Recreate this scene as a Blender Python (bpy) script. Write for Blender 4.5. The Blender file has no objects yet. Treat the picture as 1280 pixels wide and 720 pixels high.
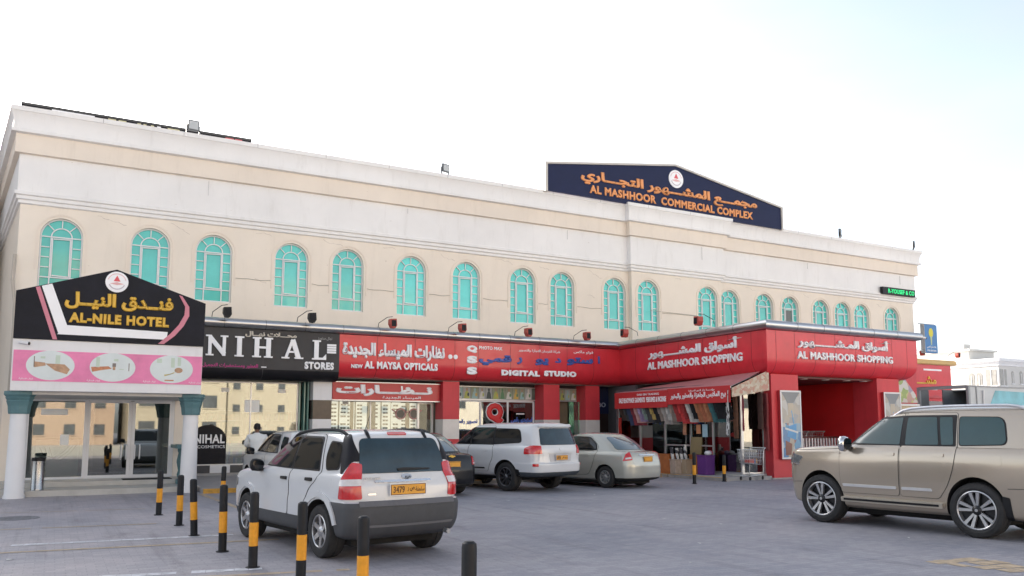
import bpy, bmesh, math, random
from math import sin, cos, pi, radians, sqrt, atan2
from mathutils import Vector, Matrix
from mathutils.bvhtree import BVHTree
from mathutils.geometry import delaunay_2d_cdt

S = bpy.context.scene
COL = S.collection
random.seed(7)

# ------------------------------------------------------------------ camera
cam = bpy.data.cameras.new('camera')
cam.sensor_width = 36.0
cam.lens = 1032.6 / 1280 * 36.0
cam.shift_y = 61.75 / 1280
cam.clip_end = 2000
camo = bpy.data.objects.new('camera', cam)
camo.location = (0, 0, 1.68)
camo.rotation_euler = (radians(90 + 6.282), 0, radians(-28.92))
COL.objects.link(camo)
S.camera = camo

# ------------------------------------------------------------------ world, sun, exposure
SUN_EL, SUN_AZ = radians(23), radians(-15)          # azimuth measured from +Y towards +X
W = bpy.data.worlds.new('World')
S.world = W
W.use_nodes = True
nt = W.node_tree
bg = nt.nodes['Background']
sky = nt.nodes.new('ShaderNodeTexSky')
sky.sky_type = 'NISHITA'
sky.sun_disc = False
sky.sun_elevation = SUN_EL
sky.sun_rotation = SUN_AZ
sky.dust_density = 2.0
sky.air_density = 1.0
# thin high cloud: the sky mixed with its own brightness, in soft patches
bw = nt.nodes.new('ShaderNodeRGBToBW')
cmul = nt.nodes.new('ShaderNodeMix'); cmul.data_type = 'RGBA'; cmul.blend_type = 'MULTIPLY'
cmul.inputs[0].default_value = 1.0
cmul.inputs[7].default_value = (.97, .99, 1.03, 1)
tc = nt.nodes.new('ShaderNodeTexCoord')
mp = nt.nodes.new('ShaderNodeMapping'); mp.inputs['Scale'].default_value = (1.0, 1.0, 3.2)
nz = nt.nodes.new('ShaderNodeTexNoise'); nz.inputs['Scale'].default_value = 1.6
nz.inputs['Detail'].default_value = 6; nz.inputs['Roughness'].default_value = .55
rp = nt.nodes.new('ShaderNodeValToRGB')
rp.color_ramp.elements[0].position = .36; rp.color_ramp.elements[0].color = (.45, .45, .45, 1)
rp.color_ramp.elements[1].position = .66; rp.color_ramp.elements[1].color = (.96, .96, .96, 1)
mx = nt.nodes.new('ShaderNodeMix'); mx.data_type = 'RGBA'
L = nt.links.new
L(tc.outputs['Generated'], mp.inputs['Vector']); L(mp.outputs[0], nz.inputs['Vector'])
L(nz.outputs['Fac'], rp.inputs['Fac']); L(rp.outputs['Color'], mx.inputs[0])
L(sky.outputs[0], bw.inputs[0]); L(bw.outputs[0], cmul.inputs[6])
L(sky.outputs[0], mx.inputs[6]); L(cmul.outputs[2], mx.inputs[7])
L(mx.outputs[2], bg.inputs['Color'])
bg.inputs['Strength'].default_value = 0.10

sd = Vector((sin(SUN_AZ) * cos(SUN_EL), cos(SUN_AZ) * cos(SUN_EL), sin(SUN_EL)))
sun = bpy.data.lights.new('sun', 'SUN')
sun.energy = 5.0
sun.angle = radians(.6)
sun.color = (1.0, .90, .78)
suno = bpy.data.objects.new('sun', sun)
suno.rotation_euler = sd.to_track_quat('Z', 'Y').to_euler()
suno.location = (-20, 60, 40)
COL.objects.link(suno)

S.view_settings.view_transform = 'Standard'
S.view_settings.look = 'None'
S.view_settings.exposure = 2.1
S.view_settings.gamma = 1.0
S.view_settings.use_curve_mapping = False

# ------------------------------------------------------------------ materials
MATS = {}

def mat(name, col, rough=.5, metal=0.0, var=.08, vs=2.0, bump=0.0, bs=60.0, coat=0.0, spec=.5, streak=0.0, emit=None, stretch=(1, 1, 1), rnd=0.0):
    """Principled surface whose colour wanders a little (worn paint, dust)."""
    if name in MATS:
        return MATS[name]
    m = bpy.data.materials.new(name); m.use_nodes = True
    t = m.node_tree; b = t.nodes['Principled BSDF']; ln = t.links.new
    b.inputs['Roughness'].default_value = rough
    b.inputs['Metallic'].default_value = metal
    b.inputs['Coat Weight'].default_value = coat
    b.inputs['Coat Roughness'].default_value = .03
    b.inputs['Specular IOR Level'].default_value = spec
    tcn = t.nodes.new('ShaderNodeTexCoord')
    mpn = t.nodes.new('ShaderNodeMapping'); mpn.inputs['Scale'].default_value = stretch
    ln(tcn.outputs['Object'], mpn.inputs['Vector'])
    n = t.nodes.new('ShaderNodeTexNoise'); n.inputs['Scale'].default_value = vs; n.inputs['Detail'].default_value = 6
    n.inputs['Roughness'].default_value = .62
    ln(mpn.outputs[0], n.inputs['Vector'])
    r = t.nodes.new('ShaderNodeValToRGB')
    r.color_ramp.elements[0].position = .3; r.color_ramp.elements[1].position = .7
    r.color_ramp.elements[0].color = tuple(c * (1 - var) for c in col) + (1,)
    r.color_ramp.elements[1].color = tuple(min(1, c * (1 + var)) for c in col) + (1,)
    ln(n.outputs['Fac'], r.inputs['Fac'])
    out = r.outputs['Color']
    if streak:
        # rain streaks and patchy grime: noise stretched downwards, only its darkest part
        m2 = t.nodes.new('ShaderNodeMapping'); m2.inputs['Scale'].default_value = (2.2, 2.2, .35)
        ln(tcn.outputs['Object'], m2.inputs['Vector'])
        n2 = t.nodes.new('ShaderNodeTexNoise'); n2.inputs['Scale'].default_value = 1.4; n2.inputs['Detail'].default_value = 9
        n2.inputs['Roughness'].default_value = .7
        ln(m2.outputs[0], n2.inputs['Vector'])
        r2 = t.nodes.new('ShaderNodeValToRGB')
        r2.color_ramp.elements[0].position = .30; r2.color_ramp.elements[0].color = (1 - streak, 1 - streak * 1.05, 1 - streak * 1.15, 1)
        r2.color_ramp.elements[1].position = .47; r2.color_ramp.elements[1].color = (1, 1, 1, 1)
        ln(n2.outputs['Fac'], r2.inputs['Fac'])
        k = t.nodes.new('ShaderNodeMix'); k.data_type = 'RGBA'; k.blend_type = 'MULTIPLY'; k.inputs[0].default_value = 1
        ln(out, k.inputs[6]); ln(r2.outputs['Color'], k.inputs[7]); out = k.outputs[2]
        # small chips and spots
        n3 = t.nodes.new('ShaderNodeTexNoise'); n3.inputs['Scale'].default_value = 5.5; n3.inputs['Detail'].default_value = 8
        n3.inputs['Roughness'].default_value = .75
        m3 = t.nodes.new('ShaderNodeMapping'); m3.inputs['Scale'].default_value = (.55, .55, 1.5)
        ln(tcn.outputs['Object'], m3.inputs['Vector']); ln(m3.outputs[0], n3.inputs['Vector'])
        r3 = t.nodes.new('ShaderNodeValToRGB')
        r3.color_ramp.elements[0].position = .285; r3.color_ramp.elements[0].color = (.55, .5, .45, 1)
        r3.color_ramp.elements[1].position = .325; r3.color_ramp.elements[1].color = (1, 1, 1, 1)
        ln(n3.outputs['Fac'], r3.inputs['Fac'])
        k2 = t.nodes.new('ShaderNodeMix'); k2.data_type = 'RGBA'; k2.blend_type = 'MULTIPLY'; k2.inputs[0].default_value = .8
        ln(out, k2.inputs[6]); ln(r3.outputs['Color'], k2.inputs[7]); out = k2.outputs[2]
    if rnd:
        # every copy a slightly different tone
        oi = t.nodes.new('ShaderNodeObjectInfo')
        r4 = t.nodes.new('ShaderNodeValToRGB')
        r4.color_ramp.elements[0].color = (1-rnd, 1-rnd*.7, 1-rnd*.8, 1); r4.color_ramp.elements[1].color = (1+rnd*.7, 1+rnd*.35, 1+rnd*.4, 1)
        ln(oi.outputs['Random'], r4.inputs['Fac'])
        k4 = t.nodes.new('ShaderNodeMix'); k4.data_type = 'RGBA'; k4.blend_type = 'MULTIPLY'; k4.inputs[0].default_value = 1
        ln(out, k4.inputs[6]); ln(r4.outputs['Color'], k4.inputs[7]); out = k4.outputs[2]
    ln(out, b.inputs['Base Color'])
    # roughness wanders with the same noise
    mr = t.nodes.new('ShaderNodeMapRange'); mr.inputs['To Min'].default_value = max(0, rough - .06); mr.inputs['To Max'].default_value = min(1, rough + .06)
    ln(n.outputs['Fac'], mr.inputs['Value']); ln(mr.outputs[0], b.inputs['Roughness'])
    if bump:
        nb = t.nodes.new('ShaderNodeTexNoise'); nb.inputs['Scale'].default_value = bs; nb.inputs['Detail'].default_value = 4
        ln(tcn.outputs['Object'], nb.inputs['Vector'])
        bn = t.nodes.new('ShaderNodeBump'); bn.inputs['Strength'].default_value = bump; bn.inputs['Distance'].default_value = .02
        ln(nb.outputs['Fac'], bn.inputs['Height']); ln(bn.outputs[0], b.inputs['Normal'])
    if emit:
        b.inputs['Emission Color'].default_value = tuple(emit[0]) + (1,)
        b.inputs['Emission Strength'].default_value = emit[1]
    MATS[name] = m
    return m

def shop_glass(name, tint, refl=.3):
    """Thin pane: partly mirror, partly see-through with a tint."""
    if name in MATS:
        return MATS[name]
    m = bpy.data.materials.new(name); m.use_nodes = True
    t = m.node_tree; t.nodes.clear(); ln = t.links.new
    o = t.nodes.new('ShaderNodeOutputMaterial')
    g = t.nodes.new('ShaderNodeBsdfGlossy'); g.inputs['Roughness'].default_value = .015
    g.inputs['Color'].default_value = (.96, .98, .97, 1)
    tr = t.nodes.new('ShaderNodeBsdfTransparent'); tr.inputs['Color'].default_value = tuple(tint) + (1,)
    fr = t.nodes.new('ShaderNodeFresnel'); fr.inputs['IOR'].default_value = 1.5
    ad = t.nodes.new('ShaderNodeMath'); ad.operation = 'ADD'; ad.inputs[1].default_value = refl; ad.use_clamp = True
    mxn = t.nodes.new('ShaderNodeMixShader')
    ln(fr.outputs[0], ad.inputs[0]); ln(ad.outputs[0], mxn.inputs[0])
    ln(tr.outputs[0], mxn.inputs[1]); ln(g.outputs[0], mxn.inputs[2]); ln(mxn.outputs[0], o.inputs[0])
    MATS[name] = m
    return m

def paver_mat():
    m = bpy.data.materials.new('block_paving'); m.use_nodes = True
    t = m.node_tree; b = t.nodes['Principled BSDF']; ln = t.links.new
    tcn = t.nodes.new('ShaderNodeTexCoord')
    mpn = t.nodes.new('ShaderNodeMapping'); mpn.inputs['Rotation'].default_value = (0, 0, radians(0))
    ln(tcn.outputs['Object'], mpn.inputs['Vector'])
    br = t.nodes.new('ShaderNodeTexBrick')
    br.inputs['Scale'].default_value = 1.0
    br.inputs['Brick Width'].default_value = .22; br.inputs['Row Height'].default_value = .11
    br.inputs['Mortar Size'].default_value = .007; br.inputs['Mortar Smooth'].default_value = .35
    br.inputs['Bias'].default_value = -.1
    br.inputs['Color1'].default_value = (.268, .272, .308, 1)
    br.inputs['Color2'].default_value = (.330, .332, .364, 1)
    br.inputs['Mortar'].default_value = (.236, .238, .272, 1)
    ln(mpn.outputs[0], br.inputs['Vector'])
    # large worn and dusty areas
    n = t.nodes.new('ShaderNodeTexNoise'); n.inputs['Scale'].default_value = .33; n.inputs['Detail'].default_value = 9; n.inputs['Roughness'].default_value = .6
    ln(tcn.outputs['Object'], n.inputs['Vector'])
    r = t.nodes.new('ShaderNodeValToRGB')
    r.color_ramp.elements[0].position = .30; r.color_ramp.elements[0].color = (.76, .78, .82, 1)
    r.color_ramp.elements[1].position = .68; r.color_ramp.elements[1].color = (1.22, 1.15, 1.10, 1)
    ln(n.outputs['Fac'], r.inputs['Fac'])
    k = t.nodes.new('ShaderNodeMix'); k.data_type = 'RGBA'; k.blend_type = 'MULTIPLY'; k.inputs[0].default_value = 1
    ln(br.outputs['Color'], k.inputs[6]); ln(r.outputs['Color'], k.inputs[7])
    # oil and tyre stains
    n2 = t.nodes.new('ShaderNodeTexNoise'); n2.inputs['Scale'].default_value = 1.1; n2.inputs['Detail'].default_value = 10; n2.inputs['Roughness'].default_value = .68
    m2 = t.nodes.new('ShaderNodeMapping'); m2.inputs['Scale'].default_value = (1.0, .45, 1); m2.inputs['Rotation'].default_value = (0, 0, radians(20))
    ln(tcn.outputs['Object'], m2.inputs['Vector']); ln(m2.outputs[0], n2.inputs['Vector'])
    r2 = t.nodes.new('ShaderNodeValToRGB')
    r2.color_ramp.elements[0].position = .27; r2.color_ramp.elements[0].color = (.52, .50, .50, 1)
    r2.color_ramp.elements[1].position = .42; r2.color_ramp.elements[1].color = (1, 1, 1, 1)
    ln(n2.outputs['Fac'], r2.inputs['Fac'])
    k2 = t.nodes.new('ShaderNodeMix'); k2.data_type = 'RGBA'; k2.blend_type = 'MULTIPLY'; k2.inputs[0].default_value = .85
    ln(k.outputs[2], k2.inputs[6]); ln(r2.outputs['Color'], k2.inputs[7])
    # fine grain
    n3 = t.nodes.new('ShaderNodeTexNoise'); n3.inputs['Scale'].default_value = 42; n3.inputs['Detail'].default_value = 3
    ln(tcn.outputs['Object'], n3.inputs['Vector'])
    r3 = t.nodes.new('ShaderNodeValToRGB')
    r3.color_ramp.elements[0].position = .3; r3.color_ramp.elements[0].color = (.86, .86, .86, 1)
    r3.color_ramp.elements[1].position = .7; r3.color_ramp.elements[1].color = (1.1, 1.1, 1.1, 1)
    ln(n3.outputs['Fac'], r3.inputs['Fac'])
    k3 = t.nodes.new('ShaderNodeMix'); k3.data_type = 'RGBA'; k3.blend_type = 'MULTIPLY'; k3.inputs[0].default_value = 1
    ln(k2.outputs[2], k3.inputs[6]); ln(r3.outputs['Color'], k3.inputs[7])
    # long scuffs left by tyres
    m6 = t.nodes.new('ShaderNodeMapping'); m6.inputs['Scale'].default_value = (2.6, .16, 1); m6.inputs['Rotation'].default_value = (0, 0, radians(62))
    n6 = t.nodes.new('ShaderNodeTexNoise'); n6.inputs['Scale'].default_value = 1.3; n6.inputs['Detail'].default_value = 7; n6.inputs['Roughness'].default_value = .6; n6.inputs['Distortion'].default_value = .5
    ln(tcn.outputs['Object'], m6.inputs['Vector']); ln(m6.outputs[0], n6.inputs['Vector'])
    r6 = t.nodes.new('ShaderNodeValToRGB')
    r6.color_ramp.elements[0].position = .28; r6.color_ramp.elements[0].color = (.74, .73, .73, 1)
    r6.color_ramp.elements[1].position = .46; r6.color_ramp.elements[1].color = (1, 1, 1, 1)
    ln(n6.outputs['Fac'], r6.inputs['Fac'])
    k6 = t.nodes.new('ShaderNodeMix'); k6.data_type = 'RGBA'; k6.blend_type = 'MULTIPLY'; k6.inputs[0].default_value = 1
    ln(k3.outputs[2], k6.inputs[6]); ln(r6.outputs['Color'], k6.inputs[7]); k3 = k6
    # stronger light on the left bays, put into the block colour; pinker tint too
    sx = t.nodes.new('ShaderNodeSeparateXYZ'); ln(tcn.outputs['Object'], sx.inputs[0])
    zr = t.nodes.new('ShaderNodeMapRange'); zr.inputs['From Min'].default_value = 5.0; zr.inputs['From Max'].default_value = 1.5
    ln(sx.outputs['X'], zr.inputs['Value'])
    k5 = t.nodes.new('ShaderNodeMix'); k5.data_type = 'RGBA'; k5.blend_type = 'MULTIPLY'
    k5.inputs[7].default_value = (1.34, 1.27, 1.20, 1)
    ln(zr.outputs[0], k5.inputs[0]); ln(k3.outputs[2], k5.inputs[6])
    ln(k5.outputs[2], b.inputs['Base Color'])
    b.inputs['Roughness'].default_value = .62
    bn = t.nodes.new('ShaderNodeBump'); bn.inputs['Strength'].default_value = .22; bn.inputs['Distance'].default_value = .005; bn.invert = True
    ln(br.outputs['Fac'], bn.inputs['Height'])
    bn2 = t.nodes.new('ShaderNodeBump'); bn2.inputs['Strength'].default_value = .15; bn2.inputs['Distance'].default_value = .01
    ln(n3.outputs['Fac'], bn2.inputs['Height']); ln(bn.outputs[0], bn2.inputs['Normal']); ln(bn2.outputs[0], b.inputs['Normal'])
    MATS['block_paving'] = m
    return m

def mosaic_mat(name, cols, scale, rough=.35, stretch=(1, 1, 1)):
    """Printed picture seen from afar: irregular patches of a few inks."""
    if name in MATS:
        return MATS[name]
    m = bpy.data.materials.new(name); m.use_nodes = True
    t = m.node_tree; b = t.nodes['Principled BSDF']; ln = t.links.new
    tcn = t.nodes.new('ShaderNodeTexCoord'); mpn = t.nodes.new('ShaderNodeMapping'); mpn.inputs['Scale'].default_value = stretch
    ln(tcn.outputs['Object'], mpn.inputs['Vector'])
    nn = t.nodes.new('ShaderNodeTexNoise'); nn.inputs['Scale'].default_value = scale * .6; nn.inputs['Detail'].default_value = 3
    ln(mpn.outputs[0], nn.inputs['Vector'])
    mxv = t.nodes.new('ShaderNodeMix'); mxv.data_type = 'VECTOR'; mxv.inputs[0].default_value = .18
    ln(mpn.outputs[0], mxv.inputs[4]); ln(nn.outputs['Color'], mxv.inputs[5])
    v = t.nodes.new('ShaderNodeTexVoronoi'); v.inputs['Scale'].default_value = scale
    ln(mxv.outputs[1], v.inputs['Vector'])
    sp = t.nodes.new('ShaderNodeSeparateColor'); ln(v.outputs['Color'], sp.inputs[0])
    r = t.nodes.new('ShaderNodeValToRGB'); r.color_ramp.interpolation = 'CONSTANT'
    els = r.color_ramp.elements
    while len(els) < len(cols):
        els.new(.5)
    for i, c in enumerate(cols):
        els[i].position = i / len(cols); els[i].color = tuple(c) + (1,)
    ln(sp.outputs[0], r.inputs['Fac']); ln(r.outputs['Color'], b.inputs['Base Color'])
    b.inputs['Roughness'].default_value = rough
    MATS[name] = m
    return m

# ------------------------------------------------------------------ mesh builder
class MB:
    def __init__(s):
        s.v = []; s.f = []; s.m = []
    def quad(s, a, b, c, d, m=0):
        i = len(s.v); s.v += [tuple(a), tuple(b), tuple(c), tuple(d)]; s.f.append((i, i+1, i+2, i+3)); s.m.append(m)
    def poly(s, pts, m=0):
        i = len(s.v); s.v += [tuple(p) for p in pts]; s.f.append(tuple(range(i, i+len(pts)))); s.m.append(m)
    def box(s, x0, y0, z0, x1, y1, z1, m=0):
        if x1 < x0: x0, x1 = x1, x0
        if y1 < y0: y0, y1 = y1, y0
        if z1 < z0: z0, z1 = z1, z0
        i = len(s.v)
        s.v += [(x0,y0,z0),(x1,y0,z0),(x1,y1,z0),(x0,y1,z0),(x0,y0,z1),(x1,y0,z1),(x1,y1,z1),(x0,y1,z1)]
        for q in ((3,2,1,0),(4,5,6,7),(0,1,5,4),(1,2,6,5),(2,3,7,6),(3,0,4,7)):
            s.f.append(tuple(i+k for k in q)); s.m.append(m)
        return s
    def cyl(s, p0, p1, r0, r1=None, n=12, m=0, caps=True):
        if r1 is None: r1 = r0
        p0 = Vector(p0); p1 = Vector(p1); d = (p1-p0).normalized()
        u = d.orthogonal().normalized(); w = d.cross(u)
        i = len(s.v)
        for p, r in ((p0, r0), (p1, r1)):
            for k in range(n):
                a = 2*pi*k/n; s.v.append(tuple(p + u*(r*cos(a)) + w*(r*sin(a))))
        for k in range(n):
            s.f.append((i+k, i+(k+1) % n, i+n+(k+1) % n, i+n+k)); s.m.append(m)
        if caps:
            s.f.append(tuple(i+k for k in reversed(range(n)))); s.m.append(m)
            s.f.append(tuple(i+n+k for k in range(n))); s.m.append(m)
        return s
    def tube(s, pts, r, n=8, m=0):
        P = [Vector(p) for p in pts]; i0 = len(s.v); up = None
        for j, p in enumerate(P):
            d = (P[min(j+1, len(P)-1)] - P[max(j-1, 0)]).normalized()
            if up is None: up = d.orthogonal().normalized()
            u = (up - d*up.dot(d)).normalized(); up = u; w = d.cross(u)
            for k in range(n):
                a = 2*pi*k/n; s.v.append(tuple(p + u*(r*cos(a)) + w*(r*sin(a))))
        for j in range(len(P)-1):
            for k in range(n):
                a = i0+j*n+k; b = i0+j*n+(k+1) % n
                s.f.append((a, b, b+n, a+n)); s.m.append(m)
        s.f.append(tuple(i0+k for k in reversed(range(n)))); s.m.append(m)
        s.f.append(tuple(i0+(len(P)-1)*n+k for k in range(n))); s.m.append(m)
        return s
    def lathe(s, prof, c=(0, 0, 0), axis='z', n=24, m=0, mats=None):
        """prof: (r, h) pairs; closed ends when r = 0."""
        i0 = len(s.v)
        for r, h in prof:
            for k in range(n):
                a = 2*pi*k/n; x, y = r*cos(a), r*sin(a)
                p = (x, y, h) if axis == 'z' else ((x, h, y) if axis == 'y' else (h, x, y))
                s.v.append((p[0]+c[0], p[1]+c[1], p[2]+c[2]))
        for j in range(len(prof)-1):
            for k in range(n):
                a = i0+j*n+k; b = i0+j*n+(k+1) % n
                s.f.append((a, b, b+n, a+n)); s.m.append(mats[j] if mats else m)
        return s
    def prism(s, pts, y0, y1, m=0, plane='xz', mside=None):
        """Flat outline given in a plane, pulled from y0 to y1 along the third axis."""
        n = len(pts); i = len(s.v)
        def P(a, b, h): return (a, h, b) if plane == 'xz' else ((h, a, b) if plane == 'yz' else (a, b, h))
        for h in (y0, y1):
            for a, b in pts: s.v.append(P(a, b, h))
        s.f.append(tuple(range(i, i+n))); s.m.append(m)
        s.f.append(tuple(reversed(range(i+n, i+2*n)))); s.m.append(m)
        for k in range(n):
            s.f.append((i+k, i+n+k, i+n+(k+1) % n, i+(k+1) % n)); s.m.append(m if mside is None else mside)
        return s
    def bar(s, p, q, w, y0, y1, m=0):
        """A straight bar of width w drawn in the xz plane, from y0 to y1."""
        dx, dz = q[0]-p[0], q[1]-p[1]; l = sqrt(dx*dx+dz*dz); nx, nz = -dz/l*w/2, dx/l*w/2
        return s.prism([(p[0]+nx, p[1]+nz), (p[0]-nx, p[1]-nz), (q[0]-nx, q[1]-nz), (q[0]+nx, q[1]+nz)], y0, y1, m)
    def arcbar(s, cx, cz, r, w, a0, a1, y0, y1, n=14, m=0):
        for k in range(n):
            t0 = a0+(a1-a0)*k/n; t1 = a0+(a1-a0)*(k+1)/n
            s.prism([(cx+(r+w/2)*cos(t0), cz+(r+w/2)*sin(t0)), (cx+(r-w/2)*cos(t0), cz+(r-w/2)*sin(t0)),
                     (cx+(r-w/2)*cos(t1), cz+(r-w/2)*sin(t1)), (cx+(r+w/2)*cos(t1), cz+(r+w/2)*sin(t1))], y0, y1, m)
        return s
    def sweep(s, path, prof, mats=None, segs=None, closed=False, caps=True):
        """Profile (out, z) carried along a plan path, mitred at its corners; out is to the right of travel."""
        n = len(path); rows = []
        for i, p in enumerate(path):
            p = Vector(p)
            d0 = (p - Vector(path[i-1])).normalized() if i > 0 else None
            d1 = (Vector(path[i+1]) - p).normalized() if i < n-1 else None
            if d0 is None: d0 = d1
            if d1 is None: d1 = d0
            n0 = Vector((d0.y, -d0.x)); n1 = Vector((d1.y, -d1.x))
            b = (n0+n1).normalized(); k = 1/max(.2, b.dot(n0))
            rows.append([(p.x+b.x*o*k, p.y+b.y*o*k, z) for o, z in prof])
        K = len(prof)
        for i in (segs if segs is not None else range(n-1)):
            i0 = len(s.v); s.v += rows[i]+rows[i+1]
            for j in range(K if closed else K-1):
                j2 = (j+1) % K
                s.f.append((i0+j, i0+K+j, i0+K+j2, i0+j2)); s.m.append(mats[j] if mats else 0)
            if caps and closed:
                s.f.append(tuple(i0+j for j in range(K))); s.m.append(mats[0] if mats else 0)
                s.f.append(tuple(i0+K+j for j in reversed(range(K)))); s.m.append(mats[0] if mats else 0)
        return s
    def mesh(s, name, mats, bevel=0, smooth=None, merge=True, recalc=True):
        me = bpy.data.meshes.new(name)
        me.from_pydata(s.v, [], s.f)
        for m in mats: me.materials.append(m)
        for p, mi in zip(me.polygons, s.m): p.material_index = mi
        bm = bmesh.new(); bm.from_mesh(me)
        if merge: bmesh.ops.remove_doubles(bm, verts=bm.verts, dist=1e-5)
        if recalc: bmesh.ops.recalc_face_normals(bm, faces=bm.faces)
        if bevel:
            ed = [e for e in bm.edges if len(e.link_faces) == 2 and e.calc_face_angle(0) > .5]
            bmesh.ops.bevel(bm, geom=ed, offset=bevel, offset_type='OFFSET', segments=2, profile=.7, affect='EDGES', clamp_overlap=True)
        bm.to_mesh(me); bm.free()
        if smooth is not None:
            me.polygons.foreach_set('use_smooth', [True]*len(me.polygons))
            me.set_sharp_from_angle(angle=radians(smooth))
        return me
    def build(s, name, mats, parent=None, loc=(0, 0, 0), rot=(0, 0, 0), bevel=0, smooth=None, merge=True, recalc=True):
        if not isinstance(mats, (list, tuple)): mats = [mats]
        return put(name, s.mesh(name, mats, bevel, smooth, merge, recalc), parent, loc, rot)

def put(name, me, parent=None, loc=(0, 0, 0), rot=(0, 0, 0)):
    o = bpy.data.objects.new(name, me); COL.objects.link(o)
    o.location = loc; o.rotation_euler = rot
    if parent is not None: o.parent = parent
    return o

def tag(o, label, cat, group=None, kind=None):
    o['label'] = label; o['category'] = cat
    if group: o['group'] = group
    if kind: o['kind'] = kind
    return o

def thing(name, label, cat, loc=(0, 0, 0), rz=0, group=None):
    o = bpy.data.objects.new(name, None); COL.objects.link(o)
    o.empty_display_size = .3
    o.location = loc; o.rotation_euler = (0, 0, rz)
    return tag(o, label, cat, group)

def structure(name, mb, mats, **k):
    o = mb.build(name, mats, **k); o['kind'] = 'structure'; return o

def copy_tree(o, parent=None):
    c = o.copy(); COL.objects.link(c)
    if parent is not None: c.parent = parent
    for ch in list(o.children): copy_tree(ch, c)
    return c

# ------------------------------------------------------------------ lettering
AR = {'ا': 'FE8D FE8E', 'أ': 'FE83 FE84', 'ب': 'FE8F FE90 FE91 FE92', 'ة': 'FE93 FE94', 'ت': 'FE95 FE96 FE97 FE98', 'ث': 'FE99 FE9A FE9B FE9C',
      'ج': 'FE9D FE9E FE9F FEA0', 'ح': 'FEA1 FEA2 FEA3 FEA4', 'خ': 'FEA5 FEA6 FEA7 FEA8', 'د': 'FEA9 FEAA', 'ذ': 'FEAB FEAC', 'ر': 'FEAD FEAE', 'ز': 'FEAF FEB0',
      'س': 'FEB1 FEB2 FEB3 FEB4', 'ش': 'FEB5 FEB6 FEB7 FEB8', 'ص': 'FEB9 FEBA FEBB FEBC', 'ط': 'FEC1 FEC2 FEC3 FEC4', 'ظ': 'FEC5 FEC6 FEC7 FEC8',
      'ع': 'FEC9 FECA FECB FECC', 'غ': 'FECD FECE FECF FED0', 'ئ': 'FE89 FE8A FE8B FE8C', 'ض': 'FEBD FEBE FEBF FEC0', 'ف': 'FED1 FED2 FED3 FED4', 'ق': 'FED5 FED6 FED7 FED8', 'ك': 'FED9 FEDA FEDB FEDC', 'ل': 'FEDD FEDE FEDF FEE0',
      'م': 'FEE1 FEE2 FEE3 FEE4', 'ن': 'FEE5 FEE6 FEE7 FEE8', 'ه': 'FEE9 FEEA FEEB FEEC', 'و': 'FEED FEEE', 'ي': 'FEF1 FEF2 FEF3 FEF4', 'ى': 'FEEF FEF0', 'ء': 'FE80'}
AR = {k: [chr(int(h, 16)) for h in v.split()] for k, v in AR.items()}

def arabic(t):
    """Joined forms in drawing order (right to left)."""
    out = []
    def dual(c): return c == 'ـ' or len(AR.get(c, '')) == 4
    i = 0
    while i < len(t):
        c = t[i]; pv = t[i-1] if i else ' '; nx = t[i+1] if i+1 < len(t) else ' '
        jp = dual(pv)
        if c == 'ل' and nx == 'ا':
            out.append('\ufefc' if jp else '\ufefb'); i += 2; continue
        if c in AR:
            f = AR[c]; jn = nx == 'ـ' or (nx in AR and len(AR[nx]) >= 2)
            if len(f) == 4: out.append(f[3] if jp and jn else f[1] if jp else f[2] if jn else f[0])
            elif len(f) == 2: out.append(f[1] if jp else f[0])
            else: out.append(f[0])
        else: out.append(c)
        i += 1
    return ''.join(reversed(out))

def text_mesh(txt, w, h, depth=.03, bold=0.0, res=3):
    c = bpy.data.curves.new('lettering', 'FONT')
    c.body = arabic(txt) if any(ch in AR for ch in txt) else txt
    c.size = 1; c.extrude = .5; c.bevel_depth = bold; c.bevel_resolution = 0; c.resolution_u = res; c.space_character = 1.0+(bold*2.2 if not any(ch in AR for ch in txt) else 0)
    o = bpy.data.objects.new('lettering', c)
    COL.objects.link(o)
    dg = bpy.context.evaluated_depsgraph_get()
    me = bpy.data.meshes.new_from_object(o.evaluated_get(dg))
    bpy.data.objects.remove(o); bpy.data.curves.remove(c)
    bm = bmesh.new(); bm.from_mesh(me)
    bmesh.ops.remove_doubles(bm, verts=bm.verts, dist=1e-6)
    xs = [v.co.x for v in bm.verts]; ys = [v.co.y for v in bm.verts]
    x0, x1, y0, y1 = min(xs), max(xs), min(ys), max(ys)
    seen = set(); isl = []
    for v in bm.verts:
        if v in seen: continue
        st = [v]; seen.add(v); g = []
        while st:
            a = st.pop(); g.append(a)
            for e in a.link_edges:
                b = e.other_vert(a)
                if b not in seen: seen.add(b); st.append(b)
        isl.append(g)
    isl.sort(key=lambda g: min(v.co.x for v in g))
    for k, g in enumerate(isl):
        dz = (k % 3)*.0012                      # joined letters never share a plane
        for v in g:
            x = ((v.co.x-x0)/(x1-x0)-.5)*w; z = ((v.co.y-y0)/(y1-y0)-.5)*h
            y = -depth-dz if v.co.z > .501 or (bold == 0 and v.co.z > 0) else (-depth*.6-dz if v.co.z > .3 else .004)
            v.co = (x, y, z)
    bmesh.ops.recalc_face_normals(bm, faces=bm.faces)
    bm.to_mesh(me); bm.free()
    me.materials.clear()
    return me

def letters(name, txt, x, z, w, h, m, parent, y=0.0, depth=.03, bold=0.012, rot=(0, 0, 0)):
    me = text_mesh(txt, w, h, depth, bold); me.materials.append(m)
    return put(name, me, parent, (x, y, z), rot)

def ellipse(cx, cz, rx, rz, n=28):
    return [(cx+rx*cos(2*pi*k/n), cz+rz*sin(2*pi*k/n)) for k in range(n)]
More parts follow.
